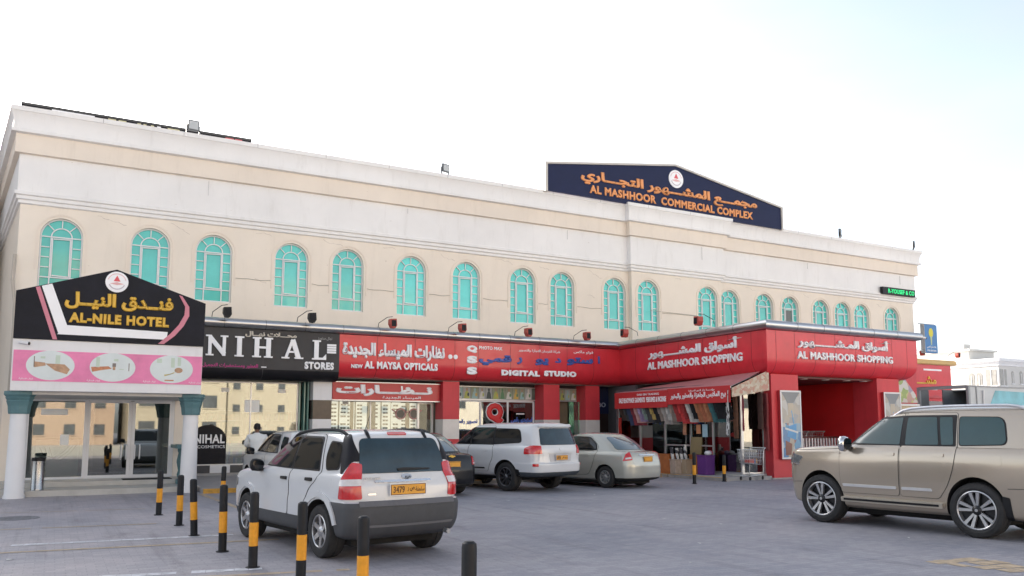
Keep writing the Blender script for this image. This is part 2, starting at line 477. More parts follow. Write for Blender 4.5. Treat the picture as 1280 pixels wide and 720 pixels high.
# ------------------------------------------------------------------ palette
cream = mat('cream_paint', (.81, .725, .62), .75, var=.05, vs=.5, streak=.06, bump=.08, bs=35)
cream_trim = mat('cream_trim_paint', (.79, .70, .60), .75, var=.05, vs=.5, streak=.07)
white_band = mat('white_band_paint', (.81, .795, .78), .75, var=.05, vs=.5, streak=.08, bump=.06, bs=30)
white_paint = mat('white_paint', (.76, .755, .76), .55, var=.04, vs=1.0, streak=.08)
white_metal = mat('white_metal', (.74, .74, .75), .35, var=.03)
teal_glass = mat('teal_glass', (.085, .62, .56), .07, var=.18, vs=.9, coat=.5, bump=.05, bs=2.5, rnd=.42)
teal_open = mat('dark_pane', (.10, .10, .09), .1, var=.1)
teal_paint = mat('teal_paint', (.09, .19, .21), .5, var=.12, vs=4)
steel = mat('brushed_steel', (.50, .50, .51), .30, metal=1, var=.04, vs=1.5)
alu = mat('aluminium', (.62, .63, .64), .4, metal=.85, var=.06)
chrome = mat('chrome', (.66, .66, .67), .14, metal=1, var=.03)
red_panel = mat('red_cladding', (.64, .030, .045), .32, var=.12, vs=.8, coat=.2, streak=.12)
red_paint = mat('red_paint', (.60, .042, .055), .5, var=.10, vs=.9, streak=.12)
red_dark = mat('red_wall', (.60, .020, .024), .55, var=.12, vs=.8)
black = mat('black_plastic', (.012, .012, .014), .5, var=.2, spec=.3)
black_panel = mat('black_panel', (.012, .012, .016), .5, var=.25, vs=2, spec=.2)
joint = mat('dark_joint', (.10, .012, .014), .6)
grey_joint = mat('grey_joint', (.06, .06, .06), .6)
concrete = mat('concrete', (.40, .38, .36), .8, var=.12, vs=1.5, bump=.2)
marble = mat('marble_step', (.48, .47, .44), .35, var=.10, vs=3)
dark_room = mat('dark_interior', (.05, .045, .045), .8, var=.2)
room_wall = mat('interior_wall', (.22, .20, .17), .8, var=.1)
room_floor = mat('interior_floor', (.35, .33, .30), .3, var=.1)
glass_clear = shop_glass('shop_glass', (.86, .90, .88), .045)
glass_dark = shop_glass('tinted_shop_glass', (.40, .46, .45), .12)
glass_green = shop_glass('green_edge_glass', (.42, .68, .60), .20)
lampglow = mat('lit_lamp', (.9, .9, .88), .5, emit=((1, .97, .9), 3.0))

# ------------------------------------------------------------------ ground
g = MB(); g.quad((-260, -260, 0), (400, -260, 0), (400, 420, 0), (-260, 420, 0))
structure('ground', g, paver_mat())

g = MB(); g.quad((-90, -39, .004), (160, -39, .004), (160, -4, .004), (-90, -4, .004))  # unseen pale apron added behind the camera, bounces sunlight onto the facade
structure('road', g, mat('pale_bounce_apron', (.50, .47, .42), .8, var=.10, vs=.4))
pv = mat('pavement_tiles', (.36, .34, .33), .7, var=.12, vs=2.5, bump=.15)
kerb_y = mat('kerb_yellow', (.62, .33, .06), .7, var=.25, vs=6)
kerb_b = mat('kerb_black', (.05, .05, .05), .7, var=.25, vs=6)
g = MB()
g.box(3.5, 22.95, -.02, 20.9, 29.3, .115)
g.box(18.9, 20.05, -.02, 20.9, 22.95, .115)
g.box(20.9, 20.0, -.02, 28.2, 29.3, .05)
structure('pavement', g, pv)
g = MB()
for i in range(11):
    g.box(3.5+i*1.5, 22.8, -.02, 3.5+i*1.5+1.46, 22.947, .118, 0 if i < 1 else 2)
for i in range(2):
    g.box(18.75, 20.06+i*1.37, -.02, 18.897, 20.06+i*1.37+1.33, .118, 2)
structure('kerb', g, [kerb_y, kerb_b, mat('kerb_concrete', (.30, .28, .26), .8, var=.2, vs=4)], bevel=.012)

# worn painted bay lines on the paving
wline = mat('worn_white_line', (.60, .60, .62), .7, var=.35, vs=7)
yline = mat('worn_yellow_line', (.46, .36, .25), .7, var=.30, vs=7)
def line(mb, a, b, w, m):
    d = (Vector(b)-Vector(a)); l = d.length; d.normalize(); nx = Vector((-d.y, d.x))*w/2
    k = max(1, int(l/.16)); rnd = random.Random(int(a[0]*100+a[1]*17))
    for i in range(k):
        if rnd.random() < .07: continue
        p = Vector(a)+d*(l*i/k); q = Vector(a)+d*(l*(i+.97)/k); s0 = .75+.35*rnd.random()
        mb.quad((p.x-nx.x*s0, p.y-nx.y*s0, .004), (q.x-nx.x*s0, q.y-nx.y*s0, .004), (q.x+nx.x*s0, q.y+nx.y*s0, .004), (p.x+nx.x*s0, p.y+nx.y*s0, .004), m)
g = MB()
line(g, (-7, 14.75), (2.6, 13.85), .17, 0)
line(g, (-7, 14.1), (3.1, 12.95), .13, 1)
line(g, (-7, 17.2), (1.7, 16.1), .10, 1); line(g, (-7, 20.6), (1.8, 19.15), .06, 1)
line(g, (-7, 12.0), (2.3, 10.38), .19, 0); line(g, (-7, 11.9), (3.2, 9.8), .13, 1)
line(g, (-7, 9.2), (2.5, 7.4), .12, 0)
line(g, (3.42, 22.7), (3.56, 17.6), .14, 1)
for i in range(4): line(g, (9.75+.06*i, 6.75-.26*i), (10.75-.12*i, 6.62-.26*i), .24, 1)
structure('road_marking', g, [wline, yline], merge=False)

# ------------------------------------------------------------------ the commercial building
FY = 29.3
B = thing('commercial_building', 'long cream two storey commercial building with arched teal windows', 'building')
WH, WB_, WS = .6, 5.97, 7.69
wins = [-.07, 2.52, 4.53, 7.18, 9.26, 11.78, 14.12, 16.71, 18.64, 21.37, 23.04, 26.53, 28.15, 30.43, 32.22, 34.44, 36.08, 37.58, 40.05]
bay0, bay1, BY = 22.1, 27.37, 29.05
XL, XR = -1.25, 41.9
RV = .16
NA = 18
def wall_run(mb, x0, x1, z0, z1, Y, ws):
    cur = x0
    for xc in ws:
        a, b = xc-WH, xc+WH
        mb.quad((cur, Y, z0), (a, Y, z0), (a, Y, z1), (cur, Y, z1))
        mb.quad((a, Y, z0), (b, Y, z0), (b, Y, WB_), (a, Y, WB_))
        arc = [(xc-WH*cos(pi*k/NA), WS+WH*sin(pi*k/NA)) for k in range(NA+1)]
        for (p, q) in zip(arc, arc[1:]):
            mb.quad((p[0], Y, p[1]), (q[0], Y, q[1]), (q[0], Y, z1), (p[0], Y, z1))
        out = [(a, WB_)]+arc+[(b, WB_)]
        for (p, q) in zip(out, out[1:]+out[:1]):
            mb.quad((p[0], Y, p[1]), (q[0], Y, q[1]), (q[0], Y+RV, q[1]), (p[0], Y+RV, p[1]))
        cur = b
    mb.quad((cur, Y, z0), (x1, Y, z0), (x1, Y, z1), (cur, Y, z1))
w = MB()
wall_run(w, XL, bay0, 4.9, 8.8, FY, [x for x in wins if x < bay0])
wall_run(w, bay0, bay1, 4.9, 8.8, BY, [x for x in wins if bay0 < x < bay1])
wall_run(w, bay1, XR, 4.9, 8.8, FY, [x for x in wins if x > bay1])
for x in (bay0, bay1): w.quad((x, BY, 4.9), (x, FY, 4.9), (x, FY, 8.8), (x, BY, 8.8))
BL, BRr, BBK = -3.0, 41.9, 46.0
w.quad((XL, FY, 0), (BL, BBK, 0), (BL, BBK, 8.8), (XL, FY, 8.8))
w.quad((XR, FY, 0), (BRr, BBK, 0), (BRr, BBK, 8.8), (XR, FY, 8.8))
w.quad((BL, BBK, 0), (BRr, BBK, 0), (BRr, BBK, 8.8), (BL, BBK, 8.8))

w.build('wall', cream, B, recalc=False)
w = MB(); w.quad((28.3, FY, 0), (XR, FY, 0), (XR, FY, 4.88), (28.3, FY, 4.88)); w.build('ground_floor_wall', red_paint, B)
# cornice, frieze and string moulding, one mitred run round the block
path = [(BL, BBK), (XL, FY), (bay0, FY), (bay0, BY), (bay1, BY), (bay1, FY), (XR, FY), (BRr, BBK)]
prof = [(-.02, 8.60), (.07, 8.64), (.07, 8.735), (.13, 8.76), (.13, 8.86), (.19, 8.89), (.19, 8.99), (.11, 9.02), (.11, 10.17), (.25, 10.19), (.25, 10.26),
        (.25, 10.30), (.25, 10.78), (.385, 10.81), (.385, 10.92), (.34, 10.94), (.335, 11.08), (.345, 11.22), (.375, 11.34), (.425, 11.44), (.45, 11.455), (.45, 11.60), (.20, 11.62), (-.25, 11.62)]
pm = [0]*24
for i in (8, 9, 10, 11): pm[i] = 1
c = MB(); c.sweep(path, prof, pm)
# joints of the precast cornice pieces
for i in range(17):
    x = .9+i*2.43
    if bay0-.4 < x < bay0+.3: continue
    yy = (BY if bay0 < x < bay1 else FY)
    c.box(x, yy-.452, 11.46, x+.014, yy-.40, 11.598, 2); c.box(x, yy-.302, 10.84, x+.012, yy-.29, 10.92, 2)
    if i % 3 == 1: c.box(x+.9, yy-.152, 9.5+.1*(i % 5), x+.907, yy-.14, 10.1, 2)
c.build('cornice', [white_band, cream_trim, mat('pale_joint', (.36, .35, .35), .7)], B, smooth=25, merge=False)
r = MB(); r.poly([(XL+.1, FY+.2, 11.3), (XR-.1, FY+.2, 11.3), (BRr-.1, BBK-.1, 11.3), (BL+.1, BBK-.1, 11.3)])
r.poly([(XL, FY-.02, 8.79), (XR, FY-.02, 8.79), (BRr, BBK, 8.79), (BL, BBK, 8.79)])
r.build('roof', concrete, B)
# conduit run across the wall between the windows
k = MB()
for a, b in zip(wins, wins[1:]):
    if a < 4: continue
    yy = (BY if bay0 < a and b < bay1 else FY)-.012
    if a < bay0 < b or a < bay1 < b or b > 30: continue
    pts = [(a+WH+.12+(b-a-2*WH-.24)*t, yy, 6.86-.015*sin(pi*t)+.012*sin(9*t+a)) for t in [j/8 for j in range(9)]]
    k.tube(pts, .011, 5)
k.tube([(27.2-4.2+.1, BY-.012, 6.92), (25.9, BY-.012, 6.86)], .011, 5)
k.build('wall_conduit', mat('conduit_grey', (.42, .38, .33), .6), B)

k = MB(); rc = random.Random(9)                        # hairline cracks in the render
for x0, z0 in ((.9, 8.5), (3.1, 8.52), (5.9, 8.5), (8.3, 8.55), (10.6, 8.5), (13.0, 8.5), (15.4, 8.52), (17.5, 8.45), (20.0, 8.5), (24.6, 8.5), (29.2, 8.5), (33.2, 8.5), (38.8, 8.4), (5.9, 6.9), (19.9, 7.4)):
    yy = (BY if bay0 < x0 < bay1 else FY)-.002; pts = [(x0, yy, z0)]
    for j in range(rc.randint(5, 9)): pts.append((pts[-1][0]+rc.uniform(.03, .16), yy, pts[-1][2]-rc.uniform(-.03, .09)))
    for p, q in zip(pts, pts[1:]): k.bar((p[0], p[2]), (q[0], q[2]), rc.uniform(.006, .014), yy-.001, yy+.004)
k.build('wall_crack', mat('crack_grey', (.52, .45, .39), .9, var=.3, vs=20), B, merge=False)
# one window of each kind of part, then copies
def make_window():
    f = MB(); d0, d1 = -.055, .0
    zs = WS-WB_; r = WH-.025
    f.bar((-r, 0), (-r, zs), .04, d0, d1); f.bar((r, 0), (r, zs), .04, d0, d1)
    f.bar((-WH, .025), (WH, .025), .05, d0-.002, d1)
    f.arcbar(0, zs, r, .04, 0, pi, d0, d1, 20)
    e0, e1 = -.045, .0
    f.bar((-WH+.05, zs), (WH-.05, zs), .034, e0, e1)
    f.bar((-.29, .05), (-.29, zs-.02), .034, e0-.002, e1); f.bar((.29, .05), (.29, zs-.02), .034, e0-.002, e1)
    f.bar((-WH+.05, .43), (WH-.05, .43), .034, e0-.004, e1)
    for sx in (-1, 1):
        for z in (.75, 1.07, 1.39): f.bar((sx*.325, z), (sx*.55, z), .028, e0-.001, e1)
    f.arcbar(0, zs, .29, .032, 0, pi, e0-.003, e1, 12)
    for a in (45, 90, 135):
        t = radians(a); f.bar((.32*cos(t), zs+.32*sin(t)), (.55*cos(t), zs+.55*sin(t)), .028, e0-.001, e1)
    # casement leaf with its thicker frame
    for p, q in (((-.25, .46), (-.25, zs-.035)), ((.25, .46), (.25, zs-.035))): f.bar(p, q, .032, -.06, -.006)
    f.bar((-.22, .49), (.235, .47), .032, -.061, -.006); f.bar((-.22, zs-.065), (.235, zs-.05), .032, -.061, -.006)
    o = f.build('window', white_metal, B)
    pn = MB(); pts = [(-WH, 0), (WH, 0)]+[(WH*cos(pi*j/24), zs+WH*sin(pi*j/24)) for j in range(25)]
    pn.prism(pts, .001, .012)
    pn.build('pane', teal_glass, o)
    sr = MB()                                            # thin moulded surround on the wall face
    sr.arcbar(0, zs, WH+.10, .05, 0, pi, -RV-.022, -RV+.004, 24)
    sr.bar((-WH-.10, -.02 if False else .62), (-WH-.10, zs), .05, -RV-.022, -RV+.004); sr.bar((WH+.10, .62), (WH+.10, zs), .05, -RV-.022, -RV+.004)
    sr.build('surround', cream_trim, o)
    return o
win0 = make_window()
for i, xc in enumerate(wins):
    o = win0 if i == 0 else copy_tree(win0, B)
    o.location = (xc, (BY if bay0 < xc < bay1 else FY)+RV, WB_)
# one leaf standing open, its pane dark
op = [o for o in B.children if o.name.startswith('window') and abs(o.location.x-32.22) < .01][0]
k = MB(); k.box(-.2, -.012, .95, .2, -.004, 1.62); k.build('open_leaf', teal_open, op)

# ------------------------------------------------------------------ arcade canopy: slab, soffit, gutter tube
gp = [(3.38, 28.0), (20.6, 28.0), (20.6, 19.8), (28.4, 19.8), (28.4, 29.3)]
c = MB()
c.box(3.38, 28.03, 4.86, 20.63, FY-.01, 4.98); c.box(20.63, 19.83, 4.86, 28.37, FY-.01, 4.98)
c.build('canopy_roof', concrete, B)
c = MB(); c.box(3.38, 28.5, 3.44, 21.0, FY+.5, 3.5); c.box(21.1, 20.3, 3.44, 28.0, FY+.5, 3.5)
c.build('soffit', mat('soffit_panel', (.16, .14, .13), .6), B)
c = MB(); R0 = .155
c.sweep(gp, [(.03+R0*cos(a), 5.12+R0*sin(a)) for a in [2*pi*k/16 for k in range(16)]], closed=True)
ps = [(Vector(a), Vector(b)) for a, b in zip(gp, gp[1:])]
for a, b in ps:
    l = (b-a).length; d = (b-a)/l; nrm = Vector((d.y, -d.x)); n = max(1, int(l/1.25))
    for j in range(1, n):
        p = a+d*(l*j/n)+nrm*.03
        q = p+d*.012
        c.cyl((p.x, p.y, 5.12), (q.x, q.y, 5.12), R0+.004, n=16, m=1)
c.build('gutter', [steel, grey_joint], B, smooth=30, merge=False)
c = MB()
c.sweep(gp, [(-.02, 4.965), (.0, 4.965), (.0, 4.95), (-.02, 4.95)], closed=True)
c.build('gutter_gap', black, B)

# ground floor behind the shop fronts
c = MB()
GY = 29.25
c.quad((3.3, 33.2, 0), (20.9, 33.2, 0), (20.9, 33.2, 3.5), (3.3, 33.2, 3.5))
for x in (3.3, 8.2, 13.1, 17.8, 20.3): c.box(x-.06, GY+.1, 0, x+.06, 33.2, 3.44)
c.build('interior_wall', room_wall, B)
c = MB(); c.box(3.3, GY-.02, .1, 20.9, 33.2, .13); c.build('interior_floor', room_floor, B)
c = MB(); c.box(3.3, GY+.3, 3.3, 20.9, 33.2, 3.36); c.build('interior_ceiling', mat('ceiling_board', (.5, .5, .48), .8), B)

# --- cosmetics shop front
def frame_grid(mb, x0, x1, z0, z1, y, xs, zs, w=.05, d=.06, m=0):
    for x in [x0]+list(xs)+[x1]: mb.box(x-w/2, y-d/2, z0, x+w/2, y+d/2, z1, m)
    for z in [z0]+list(zs)+[z1]: mb.box(x0, y-d/2-.002, z-w/2, x1, y+d/2+.002, z+w/2, m)
f = MB(); frame_grid(f, 4.2, 7.5, .47, 3.25, GY, [5.9], [], .045)
sf = f.build('shop_window', alu, B)
k = MB(); k.box(4.2, GY-.006, .47, 7.5, GY+.006, 3.25); k.build('pane', shop_glass('mirror_shop_glass', (.42, .50, .48), .19), sf)
f = MB(); f.box(4.0, GY-.05, .115, 7.86, GY+.1, .2, 0)
for i in range(6): f.box(4.0+i*.643, GY-.06, .2, 4.0+i*.643+.641, GY+.1, .45, 1 if i % 2 else 2)
f.build('plinth', [concrete, white_paint, mat('dark_tile', (.07, .07, .075), .3)], B)
f = MB(); f.box(7.53, GY-.12, .47, 7.58, GY+.05, 3.3); f.box(7.66, GY-.3, .115, 7.70, GY+.05, 3.3); f.box(7.76, GY-.4, .115, 7.8, GY+.05, 3.3)
f.build('glass_fin', mat('green_glass_fin', (.16, .34, .30), .12, coat=.5), B)
f = MB()
for z0, z1, m in ((.115, .9, 0), (.9, 1.3, 1), (1.3, 2.0, 0), (2.0, 2.66, 1), (2.66, 3.44, 0)):
    f.box(7.86, 28.52, z0+.002, 8.52, 29.2, z1, m)
f.build('shop_pillar', [white_paint, mat('brown_tile', (.075, .055, .045), .25, var=.25)], B)
# --- optician shop front
f = MB(); frame_grid(f, 8.55, 12.05, .5, 2.68, GY, [10.2], [], .04)
f.box(12.05, GY-.05, .115, 12.12, GY+.05, 2.68); f.box(12.62, GY-.05, .115, 12.69, GY+.05, 2.68); f.box(12.05, GY-.04, 2.6, 12.69, GY+.04, 2.68)
sf = f.build('shop_window', alu, B)
k = MB(); k.box(8.55, GY-.006, .5, 12.05, GY+.006, 2.68); k.build('pane', glass_clear, sf)
k = MB(); k.box(12.12, GY+.0, .115, 12.62, GY+.012, 2.6); k.build('door', glass_clear, sf)
f = MB(); f.box(8.55, GY-.06, .115, 12.05, GY+.08, .48); f.build('plinth', marble, B)
# --- red pillars, banded at the foot
white_tile = mat('white_tile', (.66, .63, .6), .3)
grey_tile = mat('grey_tile', (.34, .33, .32), .3)
for x0, x1 in ((12.78, 13.46), (17.2, 17.95), (19.22, 19.92)):
    f = MB()
    for z0, z1, m in ((.115, .7, 0), (.7, 1.28, 0), (1.28, 2.02, 1), (2.02, 3.44, 0)):
        f.box(x0, 28.5, z0+.002, x1, 29.2, z1, m)
    f.build('shop_pillar', [red_paint, white_tile], B)
# --- studio front
f = MB(); frame_grid(f, 13.55, 17.15, .3, 2.76, GY, [14.72, 15.95], [], .07)
f.box(14.78, GY-.04, .115, 15.9, GY+.04, .2)
sf = f.build('shop_window', white_metal, B)
for a_, b_ in ((13.55, 14.7), (16.0, 17.12)):
    k = MB(); k.box(a_, GY-.006, .3, b_, GY+.006, 2.72); k.build('pane', glass_dark, sf)
k = MB(); k.box(14.76, GY-.006, .2, 15.92, GY+.006, 2.72); k.build('door', glass_dark, sf)
f = MB(); f.box(18.95, GY-.3, .115, 19.2, GY+.1, 2.78); f.box(18.0, GY, .115, 18.06, GY+.06, 2.78); f.build('glass_fin', glass_green, B)
f = MB(); f.box(18.06, GY+.2, .115, 18.95, GY+.24, 2.78); f.build('door', mat('brown_door', (.17, .125, .08), .4), B)
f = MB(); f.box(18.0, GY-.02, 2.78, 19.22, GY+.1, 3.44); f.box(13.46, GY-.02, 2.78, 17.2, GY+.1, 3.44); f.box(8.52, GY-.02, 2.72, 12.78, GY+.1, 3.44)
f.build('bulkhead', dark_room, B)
# --- dark bank lobby in the corner
f = MB(); f.box(19.93, GY-.02, .115, 20.87, GY+.1, 2.3); f.build('lobby_door', mat('dark_brown_panel', (.035, .02, .018), .35), B)
navy = mat('navy_panel', (.012, .018, .06), .4)
f = MB(); f.box(19.93, GY-.06, 2.3, 20.87, GY+.1, 3.44); f.build('lobby_fascia', navy, B)

# --- side wing: corner pillars, red entrance hall, clothes shop glazing
for a_ in ((21.0, 20.05, 0, 22.28, 20.5, 3.5), (26.36, 20.05, 0, 27.6, 21.1, 3.5)):
    f = MB(); f.box(*a_); f.build('entrance_pillar', red_paint, B)
f = MB()
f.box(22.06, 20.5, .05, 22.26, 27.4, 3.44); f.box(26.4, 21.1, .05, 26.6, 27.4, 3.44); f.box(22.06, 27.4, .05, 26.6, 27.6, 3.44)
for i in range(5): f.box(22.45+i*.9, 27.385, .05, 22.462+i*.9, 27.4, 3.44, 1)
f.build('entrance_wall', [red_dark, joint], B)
f = MB(); f.box(22.26, 21.4, .05, 26.4, 27.4, .52); f.build('entrance_floor', marble, B)
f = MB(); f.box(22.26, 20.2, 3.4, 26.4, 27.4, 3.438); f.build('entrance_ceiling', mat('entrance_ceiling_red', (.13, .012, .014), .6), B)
f = MB(); f.box(27.6, 20.3, 0, 27.75, FY, 3.44); f.build('side_wall', red_paint, B)
f = MB()
for x in (22.9, 24.0, 25.1, 26.0): f.cyl((x, 20.35, 3.385), (x, 20.35, 3.399), .13, n=16)
f.build('downlight', mat('downlight_disc', (.75, .74, .7), .4), B)
SX = 19.95
f = MB()
def side_frame(mb, y0, y1, z0, z1, ys, w=.06):
    for y in [y0]+ys+[y1]: mb.box(SX-.03, y-w/2, z0, SX+.03, y+w/2, z1)
    for z in (z0, z1): mb.box(SX-.032, y0, z-w/2, SX+.032, y1, z+w/2)
side_frame(f, 20.42, 27.2, .2, 3.0, [21.75, 22.9, 24.3, 25.8])
f.box(SX+.03, 20.39, .17, 21.0, 20.45, .23); f.box(SX+.03, 20.39, 2.97, 21.0, 20.45, 3.03); f.box(SX+.0, 20.385, .17, SX+.07, 20.455, 3.03); f.box(20.93, 20.391, .23, 20.99, 20.449, 2.97)
f.box(SX-.03, 21.78, 1.05, SX+.03, 24.3, 1.1)
sf = f.build('shop_window', alu, B)
csg = shop_glass('clothes_shop_glass', (.62, .70, .68), .13)
k = MB(); k.box(SX-.006, 20.45, .2, SX+.006, 27.2, 3.0); k.build('pane', csg, sf)
k = MB(); k.box(SX+.07, 20.416, .23, 20.93, 20.426, 2.97); k.build('pane', csg, sf)
f = MB(); f.box(SX-.06, 20.36, .05, SX+.06, 27.3, .17); f.box(SX+.06, 20.36, .05, 21.0, 20.48, .17); f.build('plinth', marble, B)
f = MB(); f.box(20.87, 27.25, .115, 20.97, GY, 3.44); f.box(SX-.04, 27.25, .115, 20.87, 27.33, 3.2); f.box(SX-.05, 20.42, 3.05, SX+.05, 27.25, 3.2); f.box(SX+.05, 20.42, 3.05, 21.0, 20.5, 3.2); f.box(SX+.05, 20.5, 3.16, 21.0, 27.25, 3.2); f.build('bulkhead', mat('dark_grey_panel', (.10, .095, .10), .5), B)
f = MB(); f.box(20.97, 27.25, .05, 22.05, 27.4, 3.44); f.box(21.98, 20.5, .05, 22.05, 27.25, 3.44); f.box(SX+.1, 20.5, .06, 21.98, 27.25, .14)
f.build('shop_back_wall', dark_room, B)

# ------------------------------------------------------------------ red cladding fascia profile
FPROF = [(0, 4.95), (0, 4.05), (-.012, 3.92), (-.045, 3.80), (-.10, 3.69), (-.18, 3.59), (-.29, 3.515), (-.42, 3.475), (-.56, 3.465)]
def fascia(parent, path, segs, mats_, joints, prof=None, mi=None, L=0):
    """One straight run of cladding between mitred or butted ends, with its panel joints."""
    pr = (prof or FPROF); n = len(pr)
    full = pr+[(-.56, 4.95)]
    p = MB(); p.sweep(path, full, (mi or [0]*(n-1))+[0, 0, 0], segs=segs, closed=True)
    for x in joints:
        for (o0, z0), (o1, z1) in zip(pr, pr[1:]):
            p.quad((x, -o0-.003, z0), (x+.014, -o0-.003, z0), (x+.014, -o1-.003, z1), (x, -o1-.003, z1), len(mats_)-1)
    return p.build('cladding', mats_, parent, smooth=40, merge=False, recalc=True)
# ------------------------------------------------------------------ shop signs on the arcade
white_letter = mat('white_lettering', (.88, .88, .90), .4, var=.03)
silver_letter = mat('silver_lettering', (.84, .84, .86), .35, var=.05)
gold_letter = mat('gold_lettering', (.72, .43, .05), .4, var=.06)
orange_letter = mat('orange_lettering', (.80, .33, .12), .5, var=.05)
blue_letter = mat('blue_lettering', (.045, .10, .38), .4, var=.05)
pink_letter = mat('pink_lettering', (.55, .03, .24), .5, var=.05)
red_letter = mat('red_lettering', (.62, .02, .025), .4, var=.05)
bronze = mat('bronze_cladding', (.042, .041, .044), .45, metal=.0, spec=.3, var=.22, vs=.7)

# cosmetics shop
t = thing('shop_sign', 'grey brown NIHAL STORES fascia sign with big white serif letters', 'sign', (3.55, 28.0, 0))
NP = [(0, 4.95), (0, 3.63), (-.004, 3.63), (-.02, 3.52), (-.08, 3.42), (-.2, 3.34), (-.36, 3.30), (-.56, 3.30)]
fascia(t, [(0, 0), (5.05, 0)], [0], [bronze, black_panel, grey_joint], [2.45], NP, [0, 1, 1, 1, 1, 1, 1])
def serif_letter(mb, ch, x0, x1, z0, z1, y0, y1):
    s = .15; sh = .05; w = x1-x0
    def stem(x): mb.box(x-s/2, y0, z0+.004, x+s/2, y1, z1-.004)
    def ser(x, z, hw=.145): mb.box(x-hw, y0-.002, z, x+hw, y1, z+sh)
    if ch == 'N':
        a, b = x0+.12, x1-.12
        mb.box(a-.05, y0, z0+.004, a+.05, y1, z1-.004); mb.box(b-.05, y0, z0+.004, b+.05, y1, z1-.004)
        mb.bar((a-.01, z1-.06), (b+.01, z0+.06), .14, y0+.002, y1); ser(a, z0, .12); ser(b, z1-sh, .12); ser(a-.04, z1-sh, .09)
    if ch == 'I': c = (x0+x1)/2; stem(c); ser(c, z0); ser(c, z1-sh)
    if ch == 'H':
        for c in (x0+.14, x1-.14): stem(c); ser(c, z0, .14); ser(c, z1-sh, .14)
        mb.box(x0+.2, y0+.002, (z0+z1)/2-.035, x1-.2, y1, (z0+z1)/2+.035)
    if ch == 'A':
        c = (x0+x1)/2
        mb.bar((x0+.12, z0+.02), (c, z1-.02), .09, y0+.001, y1); mb.bar((x1-.13, z0+.02), (c, z1-.02), .16, y0, y1)
        mb.box(x0+.2, y0+.002, z0+.2, x1-.2, y1, z0+.26); ser(x0+.11, z0, .13); ser(x1-.12, z0, .15)
    if ch == 'L':
        c = x0+.16; stem(c); ser(c, z0); ser(c, z1-sh); mb.box(c, y0+.001, z0+.002, x1, y1, z0+.075); mb.prism([(x1-.12, z0+.07), (x1, z0+.07), (x1, z0+.2)], y0+.002, y1)
l = MB(); ox = -3.55
for ch, a, b in (('N', 4.18, 4.86), ('I', 5.06, 5.38), ('H', 5.64, 6.30), ('A', 6.62, 7.30), ('L', 7.62, 8.12)):
    serif_letter(l, ch, a+ox, b+ox, 4.02, 4.69, -.06, .002)
l.build('lettering', white_letter, t)
letters('lettering', 'STORES', 7.9+ox, 3.815, 1.02, .26, white_letter, t, depth=.03, bold=.06)
letters('lettering', 'محـــلات نهــال', 6.25+ox, 4.785, 1.7, .2, mat('cream_lettering', (.60, .55, .47), .4), t, depth=.03, bold=.05)
letters('lettering', 'العطور ومستحضرات التجميل', 4.97+ox, 3.715, 1.75, .15, pink_letter, t, depth=.012, bold=.02)
letters('lettering', 'نهال ستورز', 8.08+ox, 4.765, .5, .12, mat('grey_lettering', (.36, .36, .36), .5), t, depth=.01, bold=.01)
l = MB(); l.box(5.95+ox, -.01, 3.69, 6.12+ox, .002, 3.72)
for i in range(4): l.box(8.16+ox, -.012, 4.26+i*.083, 8.48+ox, .002, 4.26+i*.083+.07)
l.build('notice_panel', white_letter, t)

# optician
t = thing('shop_sign', 'red optician fascia sign with silver Arabic letters reading NEW AL MAYSA OPTICALS', 'sign', (8.6, 28.0, 0))
fascia(t, [(0, 0), (4.4, 0)], [0], [red_panel, joint], [1.38, 2.82])
ox = -8.6
letters('lettering', 'نظارات الميساء الجديدة', 10.65+ox, 4.405, 3.9, .60, silver_letter, t, depth=.07, bold=.06)
letters('lettering', 'AL MAYSA OPTICALS', 10.92+ox, 3.915, 2.82, .27, white_letter, t, depth=.03, bold=.06)
letters('lettering', 'NEW', 9.24+ox, 3.85, .42, .14, white_letter, t, depth=.03, bold=.05)
l = MB(); l.cyl((12.83+ox, .002, 4.335), (12.83+ox, -.03, 4.335), .085, n=20); l.cyl((13.06+ox-.01, .002, 4.335), (13.06+ox-.01, -.03, 4.335), .085, n=20)
l.box(12.25+ox, -.02, 4.36, 12.62+ox, .002, 4.50) if False else None
l.build('lettering', white_letter, t)
# smaller sign over the optician's window
t = thing('shop_sign', 'flat red sign with stretched white Arabic word above the optician window', 'sign', (8.6, 28.72, 0))
p = MB(); p.box(0, 0, 2.70, 4.14, .05, 3.32); p.box(-.01, -.012, 2.66, 4.16, .05, 2.70, 1); p.box(-.01, -.012, 3.32, 4.16, .05, 3.35, 1)
p.build('panel', [mat('red_vinyl', (.50, .035, .04), .35, var=.1, vs=2), alu], t)
letters('lettering', 'نــظـــارات', 1.98, 3.045, 3.72, .42, white_letter, t, depth=.025, bold=.065)
letters('lettering', 'الميساء الجديدة', 2.62, 2.80, 1.5, .12, white_letter, t, depth=.012, bold=.02)

